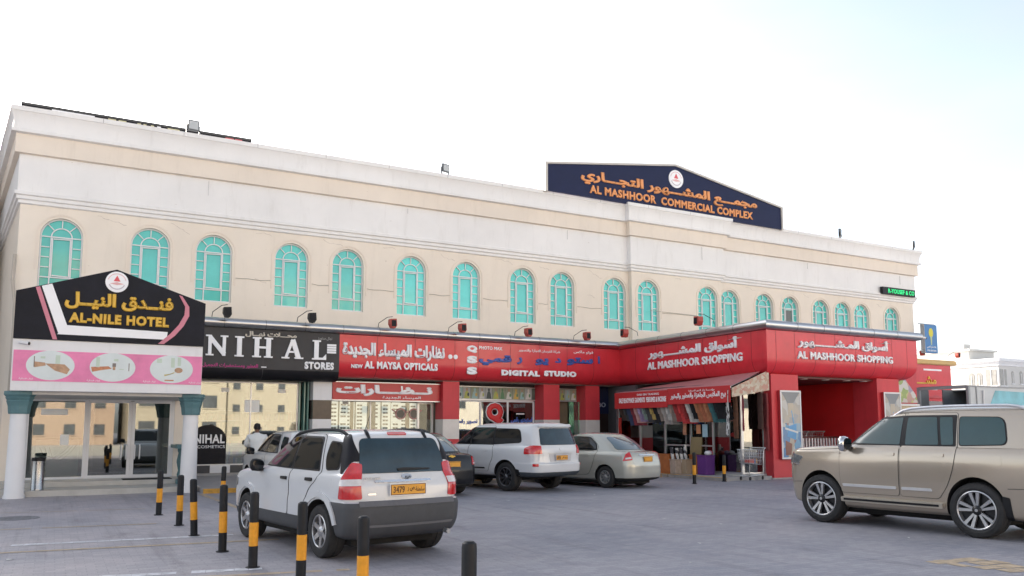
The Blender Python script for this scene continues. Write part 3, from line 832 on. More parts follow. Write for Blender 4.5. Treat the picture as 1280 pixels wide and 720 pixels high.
# photo studio
t = thing('shop_sign', 'red QSS DIGITAL STUDIO fascia sign with blue Arabic letters', 'sign', (13.0, 28.0, 0))
ox = -13.0
fascia(t, [(0, 0), (7.6, 0), (7.6, -1)], [0], [red_panel, joint], [.02, 1.0, 2.4, 3.72, 5.0, 6.3])
for ch, z in (('Q', 4.66), ('S', 4.26), ('S', 3.84)):
    letters('lettering', ch, 13.74+ox, z, .44, .29, white_letter, t, depth=.03, bold=.085)
letters('lettering', 'PHOTO MAX', 14.54+ox, 4.735, 1.0, .13, white_letter, t, depth=.02, bold=.035)
letters('lettering', 'شركة الفرسان للتجارة والتصوير', 16.72+ox, 4.715, 1.9, .13, white_letter, t, depth=.012, bold=.02)
letters('lettering', 'فوتو ماكس', 18.8+ox, 4.76, .95, .14, white_letter, t, depth=.012, bold=.02)
for w, x, z, ww, hh in (('ا', 19.56, 4.48, .1, .31), ('ستو', 18.63, 4.37, 1.28, .34), ('د', 17.57, 4.38, .3, .2), ('يو', 16.82, 4.30, .62, .30), ('ر', 15.8, 4.30, .24, .29), ('قمي', 14.74, 4.28, 1.42, .42)):
    letters('lettering', w, x+ox, z, ww, hh, blue_letter, t, depth=.035, bold=.06)
letters('lettering', 'DIGITAL', 15.86+ox, 3.815, 1.72, .23, white_letter, t, depth=.03, bold=.085)
letters('lettering', 'STUDIO', 17.68+ox, 3.845, 1.52, .23, white_letter, t, depth=.03, bold=.085)

# side of the shopping wing
t = thing('shop_sign', 'red AL MASHHOOR SHOPPING sign on the side fascia above the awning', 'sign', (20.6, 28.0, 0), radians(-90))
fascia(t, [(0, -1), (0, 0), (8.2, 0), (8.2, 1)], [1], [red_panel, joint], [1.1, 2.4, 3.75, 5.1, 6.4, 7.5])
letters('lettering', 'أسواق المشـــــهور', 4.52, 4.62, 5.15, .50, white_letter, t, depth=.05, bold=.05)
letters('lettering', 'AL MASHHOOR SHOPPING', 4.5, 4.13, 5.2, .30, white_letter, t, depth=.05, bold=.035)
# front of the wing
t = thing('shop_sign', 'red AL MASHHOOR SHOPPING sign on the front fascia over the entrance', 'sign', (20.6, 19.8, 0))
fascia(t, [(0, 1), (0, 0), (7.8, 0), (7.8, 1)], [1], [red_panel, joint], [.42, 1.3, 2.3, 3.3, 4.35, 5.4, 6.35, 7.2])
letters('lettering', 'أسواق المـشـــــــهور', 3.85, 4.63, 4.85, .46, silver_letter, t, depth=.08, bold=.05)
letters('lettering', 'AL MASHHOOR SHOPPING', 3.86, 4.165, 4.95, .27, silver_letter, t, depth=.06, bold=.045)

# ------------------------------------------------------------------ gooseneck lamps over the signs
def flood(mat_head, label, loc, rz, group):
    t = thing('sign_floodlight', label, 'floodlight', loc, rz, group)
    a = MB(); a.tube([(-.42, .12, -.16), (-.40, .10, 0), (-.16, -.12, .20), (0, -.22, .22)], .012, 6); a.build('arm', black, t)
    h = MB(); h.prism([(-.13, .12), (.10, .14), (.12, -.10), (.06, -.20), (-.07, -.19), (-.14, -.05)], -.36, -.12)
    h.box(-.10, -.375, -.15, .09, -.36, .09, 1)
    h.build('lamp_head', [mat_head, black_panel], t, bevel=.012)
    return t
red_lamp = mat('red_lamp', (.42, .06, .045), .5, var=.15, vs=5)
for x, lb in ((4.72, 'black floodlight left of the pair above the grey NIHAL sign'), (7.47, 'black floodlight above the last letters of the grey NIHAL sign')):
    flood(black, lb, (x, 27.7, 5.42), 0, 'floodlights above the shop signs')
for x, lb in ((10.35, 'red floodlight above the optician sign'), (13.08, 'red floodlight above the joint of optician and studio signs'), (15.9, 'red floodlight above the middle of the studio sign'), (18.62, 'red floodlight above the right part of the studio sign')):
    flood(red_lamp, lb, (x, 27.7, 5.40), 0, 'floodlights above the shop signs')
for y, lb in ((26.9, 'red floodlight over the side fascia beside the inner corner'), (22.5, 'red floodlight over the side fascia near the outer corner')):
    o = flood(red_lamp, lb, (20.3, y, 5.54), radians(-90), 'floodlights above the shop signs'); o.scale = (-1, 1, 1)
def roof_flood(label, loc, rz, s=1.0):
    t = thing('roof_floodlight', label, 'floodlight', loc, rz, 'floodlights along the roof edge')
    h = MB(); h.box(-.19, -.07, .1, .19, .03, .46); h.box(-.155, -.082, .135, .155, -.07, .425, 1); h.build('lamp_head', [mat('grey_lamp_body', (.10, .11, .12), .5), mat('lamp_lens', (.50, .52, .52), .15)], t, bevel=.01)
    h = MB(); h.box(-.22, -.02, 0, -.19, .02, .3); h.box(.19, -.02, 0, .22, .02, .3); h.box(-.22, -.021, -.01, .22, .021, .02); h.build('bracket', black, t)
    t.scale = (s, s, s); return t
roof_flood('square floodlight on the roof edge above the hotel end', (3.63, 28.95, 11.61), .1)
roof_flood('square floodlight on the roof edge above the optician sign', (12.98, 28.95, 11.61), .3, .9)
roof_flood('square floodlight on the roof edge between the rooftop sign and the right end', (35.7, 28.95, 11.61), .5, 1.05)
roof_flood('square floodlight at the right corner of the roof edge', (41.7, 28.95, 11.61), .7, 1.05)

# ------------------------------------------------------------------ rooftop signs
t = thing('rooftop_sign', 'navy gabled rooftop sign reading AL MASHHOOR COMMERCIAL COMPLEX in orange', 'sign', (17.55, 28.72, 11.62))
pts = [(0, -.05), (13.6, -.12), (13.6, .93), (6.9, 2.06), (0, 1.08)]
p = MB(); p.prism(pts, 0, .08, 0); p.build('panel', mat('navy_sign_panel', (.014, .020, .062), .5, var=.10, spec=.2), t)
p = MB(); p.box(-.12, -.06, -.1, -.002, .9, 1.10); p.box(13.602, -.06, -.15, 13.70, .9, .95)
for a, b in (((-.12, 1.115), (6.9, 2.10)), ((6.9, 2.10), (13.70, .97))): p.bar(a, b, .09, -.062, .9)
p.build('frame', mat('pale_frame', (.55, .52, .48), .6), t, merge=False)
letters('lettering', 'مجمـــع المشـــهور التجـــاري', 6.83, .82, 10.3, .64, orange_letter, t, depth=.05, bold=.05)
letters('lettering', 'AL MASHHOOR  COMMERCIAL COMPLEX', 6.9, .31, 9.55, .37, orange_letter, t, depth=.05, bold=.045)
def logo(parent, x, z, r, y=0.0):
    d = MB(); d.cyl((x, y, z), (x, y-.03, z), r, n=32); o = d.build('emblem', white_letter, parent)
    e = MB(); f0 = y-.034
    e.prism([(x-.30*r, z+.05*r), (x, z+.62*r), (x+.30*r, z+.05*r)], f0-.003, y-.028, 0)
    e.prism([(x-.62*r, z-.18*r), (x, z-.02*r), (x+.62*r, z-.18*r), (x, z-.30*r)], f0-.004, y-.028, 1)
    e.arcbar(x, z, .78*r, .05*r, pi*.08, pi*.92, f0-.002, y-.028, 18, 1); e.arcbar(x, z, .70*r, .10*r, pi*1.12, pi*1.88, f0-.002, y-.028, 18, 2)
    e.build('emblem_mark', [mat('emblem_red', (.70, .10, .12), .5), mat('emblem_pink', (.72, .42, .42), .5), mat('emblem_grey', (.55, .50, .55), .5)], o)
logo(t, 6.92, 1.45, .42)
# billboard seen from below behind the parapet
t = thing('rooftop_billboard', 'dark low billboard peeping over the left roof edge', 'sign', (-1.5, 31.2, 11.36))
p = MB(); p.box(0, 0, .3, 7.5, .1, 1.16); p.box(0, -.02, 1.10, 7.5, .12, 1.18, 1)
for x in (.2, 2.6, 5.0, 7.3): p.box(x-.03, .1, 0, x+.03, .16, 1.1, 1)
p.build('panel', [black_panel, grey_joint], t)
p = MB(); rnd = random.Random(3)
for x, w, m in ((.9, 1.3, 0), (2.62, .25, 1), (2.95, .25, 1), (3.55, .12, 1), (3.75, .1, 1), (4.0, .1, 1), (4.2, .12, 0), (4.55, .4, 1), (5.6, .06, 0), (6.55, .3, 2), (6.9, .25, 2)):
    p.box(x, -.03, .72, x+w, 0.001, 1.075, m)
p.build('lettering', [white_letter, mat('cream_yellow', (.62, .58, .36), .5), mat('pink_red', (.62, .15, .16), .5)], t)
# green led strip by the right corner
t = thing('led_sign', 'narrow black sign with glowing green text near the right roof corner', 'sign', (38.95, 29.14, 8.93))
p = MB(); p.box(0, -.17, 0, 2.75, 0, .40); p.build('case', black, t, bevel=.015)
letters('lettering', 'R-YOUSEF & CO', 1.55, .2, 2.2, .24, mat('green_led', (.02, .35, .12), .5, emit=((.02, .85, .25), .22)), t, y=-.172, depth=.012, bold=.03)

# ------------------------------------------------------------------ hotel porch
t = thing('hotel_porch', 'white hotel porch with round columns on green capitals and glazed entrance', 'porch', (0, 0, 0))
p = MB()
p.box(-.95, 23.05, 2.58, 3.37, 28.4, 3.83); p.build('porch_beam', white_paint, t, bevel=.01)
p = MB(); p.box(-.93, 23.3, 2.50, 3.34, 26.4, 2.577); p.build('porch_ceiling', mat('porch_ceiling_paint', (.60, .58, .55), .7), t)
for x in (-.74, 3.2):
    c = MB(); c.lathe([(0, 0), (.235, 0), (.235, .06), (.215, .10), (.185, 2.07), (0, 2.07)], (x, 23.5, 0), n=28)
    c.build('column', white_paint, t, smooth=40)
    k = MB(); k.lathe([(0, 2.02), (.225, 2.03), (.235, 2.07), (.25, 2.22), (.285, 2.34), (.275, 2.36), (.31, 2.42), (.30, 2.44), (.345, 2.50), (.34, 2.58), (0, 2.58)], (x, 23.5, 0), n=8)
    k.build('capital', teal_paint, t)
p = MB()
p.box(-1.2, 23.75, -.02, 3.55, 26.6, .14); p.box(-1.2, 25.1, .142, 3.55, 26.62, .27)
for x in (.4, 2.0): p.box(x, 23.744, .02, x+.008, 25.1, .1415, 1)
p.build('porch_step', [marble, grey_joint], t, bevel=.012)
HY = 26.5
f = MB(); frame_grid(f, -.62, .80, .30, 2.47, HY, [], [], .06)
o = f.build('window_frame', white_metal, t); k = MB(); k.box(-.62, HY-.006, .3, .80, HY+.006, 2.47); k.build('pane', shop_glass('hotel_glass', (.58, .64, .62), .14), o)
for x0, x1 in ((.88, 1.952), (2.048, 3.06)):
    f = MB(); frame_grid(f, x0, x1, .31, 2.45, HY, [], [], .09, .05)
    o = f.build('door', white_metal, t)
    k = MB(); k.box(x0, HY-.006, .31, x1, HY+.006, 2.45); k.build('pane', shop_glass('hotel_door_glass', (.45, .50, .48), .14), o)
    hx = x1-.13 if x0 < 1.5 else x0+.13
    h = MB(); h.tube([(hx-.07, HY-.03, 1.2), (hx-.07, HY-.10, 1.16), (hx-.07, HY-.10, .84), (hx-.07, HY-.03, .80)], .018, 8); h.tube([(hx+.06, HY-.03, 1.2), (hx+.06, HY-.10, 1.16), (hx+.06, HY-.10, .84), (hx+.06, HY-.03, .80)], .018, 8)
    h.build('handle', white_metal, o)
f = MB(); frame_grid(f, .83, 3.12, .285, 2.49, HY, [], [], .05, .09); f.build('door_frame', white_metal, t)
p = MB(); p.box(3.15, HY-.05, .1, 3.42, 29.2, 2.6); p.box(-1.24, HY-.04, 0, -.66, HY+.1, 2.6); p.box(-1.24, HY-.03, .27, 3.2, HY+.06, .30)
p.build('porch_wall', cream, t)
p = MB(); p.box(-1.2, 30.5, .0, 3.4, 30.6, 2.6); p.box(-1.2, HY+.1, .255, 3.15, 30.5, .272, 1); p.box(-.4, 27.6, .27, .7, 28.2, 1.35, 2); p.box(-.45, 27.55, 1.35, .75, 28.25, 1.40, 3)
p.box(1.2, 30.3, .27, 2.1, 30.5, 2.4, 3)
p.build('lobby', [mat('lobby_wall', (.22, .20, .18), .7), room_floor, mat('counter_front', (.50, .52, .50), .4), dark_room], t)

t = thing('hotel_sign', 'black gabled AL-NILE HOTEL sign with gold letters above the porch', 'sign', (1.22, 23.0, 0))
pts = [(-2.17, 3.84), (2.16, 3.83), (2.17, 4.98), (.0, 5.70), (-2.17, 4.99)]
p = MB(); p.prism(pts, 0, .14); p.build('panel', mat('black_gloss_panel', (.012, .013, .020), .5, var=.35, vs=1.2, spec=.18), t, bevel=.006)
p = MB(); ox = -1.22
def strip(P, m, y): p.prism([(a+ox, b) for a, b in P], -y, .002, m)
strip([(-.42, 5.142), (-.20, 5.215), (.17, 4.215), (.0, 3.98)], 0, .012)
strip([(-.03, 3.975), (.165, 4.21), (2.48, 4.165), (2.46, 3.965)], 0, .010)
strip([(-.545, 5.10), (-.455, 5.13), (-.02, 3.84), (-.12, 3.842)], 1, .014)
# curved pink band on the right
cv = [(2.80, 5.13), (2.98, 4.86), (2.99, 4.62), (2.86, 4.34), (2.66, 4.08), (2.40, 3.85)]
cv2 = [(2.72, 5.155), (2.88, 4.86), (2.87, 4.64), (2.74, 4.37), (2.54, 4.12), (2.26, 3.85)]
for a, b, c_, d in zip(cv, cv[1:], cv2[1:], cv2): strip([a, b, c_, d], 1, .014)
p.build('stripe', [white_letter, mat('sign_pink', (.60, .20, .27), .4)], t)
logo(t, 0.01, 5.375, .265)
letters('lettering', 'فنــدق النيــل', 1.34+ox, 4.84, 2.5, .44, gold_letter, t, depth=.04, bold=.055)
letters('lettering', 'AL-NILE HOTEL', 1.35+ox, 4.41, 2.3, .26, gold_letter, t, depth=.04, bold=.065)

t = thing('hotel_banner', 'pink banner with three oval room pictures under the hotel sign', 'banner', (1.22, 23.045, 0))
pink = mat('pink_banner', (.78, .22, .42), .45, var=.16, vs=1.3)
p = MB(); p.box(-2.14, -.008, 2.815, 2.14, 0, 3.56); p.build('print', pink, t)
pale = mat('oval_room_print', (.66, .72, .72), .45, var=.06); wood = mat('print_brown', (.46, .28, .17), .5, var=.3, vs=9); pgreen = mat('print_green', (.52, .62, .52), .5); pgold = mat('print_gold', (.62, .52, .20), .5); pdark = mat('print_dark', (.2, .17, .16), .5); prust = mat('print_rust', (.5, .2, .1), .5, var=.25, vs=9)
for i, xc in enumerate((-.13+ox, 1.24+ox, 2.62+ox)):
    p = MB(); p.prism(ellipse(xc, 3.205, .52, .36, 36), -.014, -.006); o = p.build('oval_picture', pale, t)
    q = MB(); Y0, Y1 = -.018, -.012
    if i == 0:
        q.prism([(xc-.35, 3.29), (xc-.12, 3.27), (xc-.1, 3.2), (xc-.34, 3.15)], Y0, Y1, 0); q.prism([(xc-.12, 3.25), (xc+.3, 3.24), (xc+.42, 3.12), (xc+.36, 3.0), (xc+.1, 3.08)], Y0-.001, Y1, 0)
        q.box(xc-.36, Y0, 3.16, xc-.34, Y1, 3.42, 3); q.box(xc+.1, Y0, 3.25, xc+.2, Y1, 3.46, 1); q.box(xc-.22, Y0, 3.37, xc-.12, Y1, 3.42, 1)
    elif i == 1:
        q.prism([(xc-.49, 3.2), (xc-.1, 3.23), (xc-.02, 3.17), (xc-.25, 3.13), (xc-.46, 3.08)], Y0, Y1, 4); q.box(xc-.01, Y0-.001, 3.22, xc+.07, Y1, 3.31, 3); q.box(xc-.0, Y0, 3.14, xc+.06, Y1, 3.22, 0)
        q.box(xc-.38, Y0-.002, 3.2, xc-.3, Y1, 3.45, 1); q.box(xc+.15, Y0, 3.15, xc+.25, Y1, 3.17, 1); q.box(xc+.36, Y0, 3.12, xc+.38, Y1, 3.32, 3); q.box(xc+.02, Y0-.001, 3.36, xc+.12, Y1, 3.42, 1)
    else:
        q.prism(ellipse(xc+.17, 3.18, .10, .07, 14), Y0-.001, Y1, 0); q.prism([(xc-.18, 3.06), (xc+.06, 3.10), (xc+.08, 3.14), (xc-.16, 3.02)], Y0, Y1, 2); q.box(xc-.02, Y0, 3.25, xc+.07, Y1, 3.5, 1); q.box(xc+.14, Y0, 3.3, xc+.22, Y1, 3.52, 1); q.box(xc-.36, Y0, 3.36, xc-.24, Y1, 3.47, 1); q.box(xc-.16, Y0, 2.9, xc+.06, Y1, 2.93, 4)
    q.build('room_print', [wood, pgreen, pgold, pdark, prust], o)
for xc in (-.63, .82, 2.1, 3.2):
    letters('lettering', 'غرف فندقية', xc+ox, 2.87 if xc not in (.82,) else 2.86, .30, .06, white_letter, t, y=-.008, depth=.006, bold=.01)
# ------------------------------------------------------------------ cars
tyre_m = mat('tyre_rubber', (.022, .022, .023), .8, var=.25, vs=12, bump=.2)
rim_silver = mat('rim_silver', (.50, .50, .51), .3, metal=.8, var=.06)
rim_dark = mat('rim_dark', (.025, .025, .028), .35, metal=.4)
cladding_m = mat('grey_bumper_plastic', (.060, .063, .070), .65, var=.12, vs=6)
under_m = mat('underbody', (.010, .010, .010), .9)
car_glass = mat('car_glass', (.008, .010, .012), .05, var=.2, vs=1, spec=.5, coat=.0)
car_glass_teal = mat('green_car_glass', (.022, .058, .060), .04, var=.15, vs=1, spec=.5, coat=.15)
rear_glass_m = mat('blue_rear_glass', (.016, .036, .050), .05, var=.3, vs=2, spec=.5, coat=.2)
lens_red = mat('red_lens', (.52, .012, .015), .10, var=.15, vs=14, coat=1)
lens_clear = mat('clear_lens', (.62, .60, .60), .08, var=.12, vs=20, coat=1)
lens_dark = mat('headlight_lens', (.12, .13, .14), .06, var=.4, vs=14, coat=1)
plate_y = mat('yellow_plate', (.72, .34, .035), .45, var=.08, vs=8)
plate_ink = mat('plate_ink', (.09, .035, .01), .5)
gap_m = mat('panel_gap', (.02, .02, .02), .7)
tan_m = mat('seat_beige', (.25, .22, .18), .8)

def pchip(xs, ts):
    """Smooth monotone curve through values at integer knots, sampled at ts."""
    n = len(xs); d = [xs[i+1]-xs[i] for i in range(n-1)]
    m = [d[0]]+[0 if d[i-1]*d[i] <= 0 else 2*d[i-1]*d[i]/(d[i-1]+d[i]) for i in range(1, n-1)]+[d[-1]]
    out = []
    for t in ts:
        i = min(int(t), n-2); u = t-i
        out.append((2*u**3-3*u*u+1)*xs[i]+(u**3-2*u*u+u)*m[i]+(-2*u**3+3*u*u)*xs[i+1]+(u**3-u*u)*m[i+1])
    return out

NB, NC, NS = 8, 9, 44
def outline(L_):
    """Half plan outline from the middle of the tail to the middle of the nose."""
    xr, xf, w, rr, rf, br, bf = L_['xr'], L_['xf'], L_['w'], L_['rr'], L_['rf'], L_['br'], L_['bf']
    tf, tr = L_['tf'], L_['tr']
    rr = min(rr, w*.95, (xf-xr)*.45); rf = min(rf, w*.95, (xf-xr)*.45)
    wr, wf = w*(1-tr), w*(1-tf)
    pts = []
    for k in range(NB):
        y = (wr-rr)*k/NB; pts.append((xr, y))
    for k in range(NC):
        a = pi/2*k/NC; pts.append((xr+rr-rr*cos(a), wr-rr+rr*sin(a)))
    for k in range(NS):
        s = k/(NS-1); x = xr+rr+(xf-rf-xr-rr)*s
        y = w*(1-tr*max(0, 1-s/.35)**2-tf*max(0, (s-.55)/.45)**2); pts.append((x, y))
    for k in range(1, NC+1):
        a = pi/2*k/NC; pts.append((xf-rf+rf*sin(a), wf-rf+rf*cos(a)))
    for k in range(1, NB+1):
        y = (wf-rf)*(1-k/NB); pts.append((xf, y))
    out = []
    xm = (xr+xf)/2
    for x, y in pts:
        q = (y/max(w, .01))**2
        if x > xm: x -= bf*q*((x-xm)/(xf-xm))**6
        else: x += br*q*((xm-x)/(xm-xr))**6
        z = L_['z']
        if L_['df']:
            x0 = L_['xdf']
            if x > x0: z -= L_['df']*((x-x0)/(2.2-x0))**1.6
        if L_['dr'] and x < L_['xdr']:
            z -= L_['dr']*((L_['xdr']-x)/(L_['xdr']+2.2))**1.6
        out.append((x, y, z))
    return out

KEYS = ['z', 'xr', 'xf', 'w', 'rr', 'rf', 'br', 'bf', 'tf', 'tr', 'df', 'dr', 'xdf', 'xdr']
def loft(layers, sharp, sub=4):
    cols = {k: [l.get(k, 0) for l in layers] for k in KEYS}
    n = len(layers); rows = []; seg = []
    # smooth runs between the sharp layers
    cuts = [0]+sorted(sharp)+[n-1]
    for a, b in zip(cuts, cuts[1:]):
        cnt = (b-a)*sub
        ts = [i/sub for i in range(cnt+1)]
        vals = {}
        for k in KEYS:
            xs = cols[k][a:b+1]
            vals[k] = pchip(xs, ts) if len(xs) > 2 else [xs[0]+(xs[1]-xs[0])*t for t in ts]
        for i in range(cnt+1):
            if a > 0 and i == 0: continue
            rows.append(outline({k: vals[k][i] for k in KEYS})); seg.append(a+ts[i])
    return rows, seg

def car_body(layers, sharp, mats_, matfn, arches, rw, half_track):
    rows, seg = loft(layers, sharp)
    mb = MB(); H = len(rows[0]); ring = 2*H-2
    for r in rows:
        full = r+[(x, -y, z) for x, y, z in reversed(r[1:-1])]
        mb.v += full
    for j in range(len(rows)-1):
        for k in range(ring):
            a = j*ring+k; b = j*ring+(k+1) % ring
            c = [mb.v[i] for i in (a, b, b+ring, a+ring)]
            cx = sum(p[0] for p in c)/4; cz = sum(p[2] for p in c)/4
            mb.f.append((a, b, b+ring, a+ring)); mb.m.append(matfn(cx, cz, (seg[j]+seg[j+1])/2))
    for base in (0, (len(rows)-1)*ring):
        for k in range(H-1):
            a, b = base+k, base+k+1
            c, d = base+(ring-k) % ring, base+(ring-k-1) % ring
            ids = [];
            for i in (a, b, d, c):
                if i not in ids: ids.append(i)
            if len(ids) > 2: mb.f.append(tuple(ids)); mb.m.append(0 if base else len(mats_)-1)
    me = mb.mesh('body', mats_)
    bm = bmesh.new(); bm.from_mesh(me)
    bvh = BVHTree.FromBMesh(bm); bm.free()
    # wheel arches cut right out of the shell
    ob = bpy.data.objects.new('body', me); COL.objects.link(ob)
    cut = MB()
    for ax, R_ in arches:
        for s in (-1, 1):
            prof = [(ax-R_*1.0*cos(pi*k/20), rw+R_*sin(pi*k/20)) for k in range(21)]
            cut.prism([(ax-R_, -.2)]+prof+[(ax+R_, -.2)], s*(half_track-.32), s*1.4, 0)
    co = cut.build('cutter', under_m)
    md = ob.modifiers.new('b', 'BOOLEAN'); md.operation = 'DIFFERENCE'; md.object = co; md.solver = 'EXACT'
    try: md.material_mode = 'TRANSFER'
    except Exception: pass
    bpy.context.view_layer.update()
    dg = bpy.context.evaluated_depsgraph_get()
    me2 = bpy.data.meshes.new_from_object(ob.evaluated_get(dg))
    bpy.data.objects.remove(ob); bpy.data.objects.remove(co)
    me2.polygons.foreach_set('use_smooth', [True]*len(me2.polygons))
    me2.set_sharp_from_angle(angle=radians(28))
    return me2, bvh

def round_poly(pts, r, n=5):
    out = []; N = len(pts)
    for i in range(N):
        p = Vector(pts[i][:2]); a = Vector(pts[i-1][:2]); b = Vector(pts[(i+1) % N][:2])
        ri = pts[i][2] if len(pts[i]) > 2 else r
        u = (a-p); v = (b-p)
        k = min(ri, u.length*.45, v.length*.45)
        if k < 1e-4: out.append(p); continue
        p0 = p+u.normalized()*k; p1 = p+v.normalized()*k
        for j in range(n+1):
            t = j/n; out.append(p0*(1-t)**2+p*2*t*(1-t)+p1*t*t)
    return out

def patch_mesh(bvh, pts, view, off, mats_, r=.03, step=.05, skirt=.012, grow=0.0, mirror=False, inset_m=None, bulge=0):
    """A panel, window or lamp that hugs the body: a 2-D outline cast onto the shell and lifted by off."""
    vdir = {'L': Vector((0, 1, 0)), 'B': Vector((-1, 0, 0)), 'F': Vector((1, 0, 0)), 'T': Vector((0, 0, 1)),
            'BL': Vector((-1, 1, 0)).normalized(), 'FL': Vector((1, 1, 0)).normalized()}[view]
    u = {'L': Vector((1, 0, 0)), 'B': Vector((0, 1, 0)), 'F': Vector((0, 1, 0)), 'T': Vector((0, 1, 0)),
         'BL': Vector((1, 1, 0)).normalized(), 'FL': Vector((-1, 1, 0)).normalized()}[view]
    v = Vector((1, 0, 0)) if view == 'T' else Vector((0, 0, 1))
    P = round_poly(pts, r)
    if grow:
        c = sum(P, Vector((0, 0)))/len(P); P = [p+(p-c).normalized()*grow for p in P]
    B_ = []
    for a, b in zip(P, P[1:]+P[:1]):
        k = max(1, int((b-a).length/step))
        for j in range(k): B_.append(a+(b-a)*(j/k))
    x0 = min(p.x for p in B_); x1 = max(p.x for p in B_); y0 = min(p.y for p in B_); y1 = max(p.y for p in B_)
    def inside(p):
        c = False
        for a, b in zip(B_, B_[1:]+B_[:1]):
            if (a.y > p.y) != (b.y > p.y) and p.x < (b.x-a.x)*(p.y-a.y)/(b.y-a.y)+a.x: c = not c
        return c
    G = []
    nx = int((x1-x0)/step)+1; ny = int((y1-y0)/step)+1
    for i in range(nx):
        for j in range(ny):
            p = Vector((x0+(i+.5)*step, y0+(j+.5)*step))
            if inside(p) and min((p-q).length for q in B_) > step*.45: G.append(p)
    nb = len(B_)
    vv, ee, ff, *_ = delaunay_2d_cdt(B_+G, [(i, (i+1) % nb) for i in range(nb)], [list(range(nb))], 1, 1e-6)
    V = []; ok = []
    for p in vv:
        o = u*p.x+v*p.y+vdir*4
        h = bvh.ray_cast(o, -vdir, 5.2)
        if h[0] is None:
            q = bvh.find_nearest(u*p.x+v*p.y+vdir*1.0); loc, nr = q[0], q[1]
        else: loc, nr = h[0], h[1]
        if nr.dot(vdir) < 0: nr = -nr
        V.append(loc+nr*off); ok.append(nr)
    # soften the normals used for lifting is not needed at this scale; add the rim
    mb = MB(); mb.v = [tuple(p) for p in V]
    for f in ff: mb.f.append(tuple(f)); mb.m.append(0)
    i0 = len(mb.v)
    edge = {}
    for f in ff:
        for a, b in zip(f, f[1:]+f[:1] if isinstance(f, list) else f[1:]+f[:1]):
            e = (min(a, b), max(a, b)); edge[e] = edge.get(e, 0)+1
    lower = {}
    for (a, b), c in edge.items():
        if c == 1:
            for q in (a, b):
                if q not in lower: lower[q] = len(mb.v); mb.v.append(tuple(V[q]-ok[q]*(off+skirt)))
            mb.f.append((a, b, lower[b], lower[a])); mb.m.append(min(1, len(mats_)-1) if inset_m is None else inset_m)
    if mirror: mb.v = [(x, -y, z) for x, y, z in mb.v]
    return mb

def patch(name, bvh, pts, view, off, mats_, parent, mirror=False, smooth=35, **k):
    if not isinstance(mats_, (list, tuple)): mats_ = [mats_]
    mb = patch_mesh(bvh, pts, view, off, mats_, mirror=mirror, **k)
    return mb.build(name, mats_, parent, smooth=smooth)

def wheel_meshes(r, wid, rim_r, style):
    t = MB(); h = wid/2
    t.lathe([(rim_r-.01, -h+.02), (rim_r+.01, -h), (rim_r+.02, -h-.004), (r*.80, -h-.012), (r*.94, -h), (r*.985, -h+.022), (r, -h+.05), (r, -.012), (r-.008, -.006), (r-.008, .006), (r, .012), (r, h-.05), (r*.985, h-.022), (r*.94, h), (r*.80, h+.012), (rim_r+.02, h+.004), (rim_r+.01, h), (rim_r-.01, h-.02)], axis='y', n=48)
    tm = t.mesh('wheel', [tyre_m], smooth=35)
    m = MB()
    # face outward is +y
    m.lathe([(rim_r, -h+.02), (rim_r, h-.005), (rim_r-.012, h), (rim_r-.022, h-.008), (rim_r-.028, h-.10)], axis='y', n=48, m=0)
    m.lathe([(rim_r-.02, h-.11), (.0, h-.10)], axis='y', n=32, m=1)
    yf = h-.012
    def spoke(a0, w0, w1, r0, r1, y0=yf, mm=0, sk=0.0):
        # a tapered bar from hub to rim
        c, s = cos(a0), sin(a0); ux, uz = c, s; nx, nz = -s, c
        P = [(r0, -w0/2), (r0, w0/2), (r1, w1/2+sk), (r1, -w1/2+sk)]
        pts = [(ux*a+nx*b, uz*a+nz*b) for a, b in P]
        i = len(m.v)
        front = [(pts[0][0], y0-.018, pts[0][1]), (pts[1][0], y0-.018, pts[1][1]), (pts[2][0], y0-.002, pts[2][1]), (pts[3][0], y0-.002, pts[3][1])]
        back = [(x, y-.045, z) for x, y, z in front]
        m.v += front+back
        for q in ((0, 1, 2, 3), (7, 6, 5, 4), (0, 4, 5, 1), (1, 5, 6, 2), (2, 6, 7, 3), (3, 7, 4, 0)):
            m.f.append(tuple(i+k for k in q)); m.m.append(mm)
    if style == 'twin10':
        for k in range(5):
            a = 2*pi*k/5+.2
            for d in (-1, 1): spoke(a+d*.21, .030, .050, .05, rim_r-.012)
            for d in (-1, 1): spoke(a+d*.21+d*.0, .018, .022, .05, rim_r-.03, y0=yf-.02, mm=0)
    elif style == 'six':
        for k in range(6): spoke(2*pi*k/6+.3, .075, .055, .04, rim_r-.015)
    elif style == 'five':
        for k in range(5):
            spoke(2*pi*k/5+.3, .10, .075, .04, rim_r-.015)
    else:
        for k in range(9): spoke(2*pi*k/9, .045, .05, .06, rim_r-.015)
    m.lathe([(0, yf+.012), (.035, yf+.010), (.05, yf-.002), (.07, yf-.014), (.075, yf-.06)], axis='y', n=20, m=0 if style != 'twin10' else 1)
    m.lathe([(0, yf+.014), (.022, yf+.013), (.024, yf+.009)], axis='y', n=14, m=0)
    return tm, m

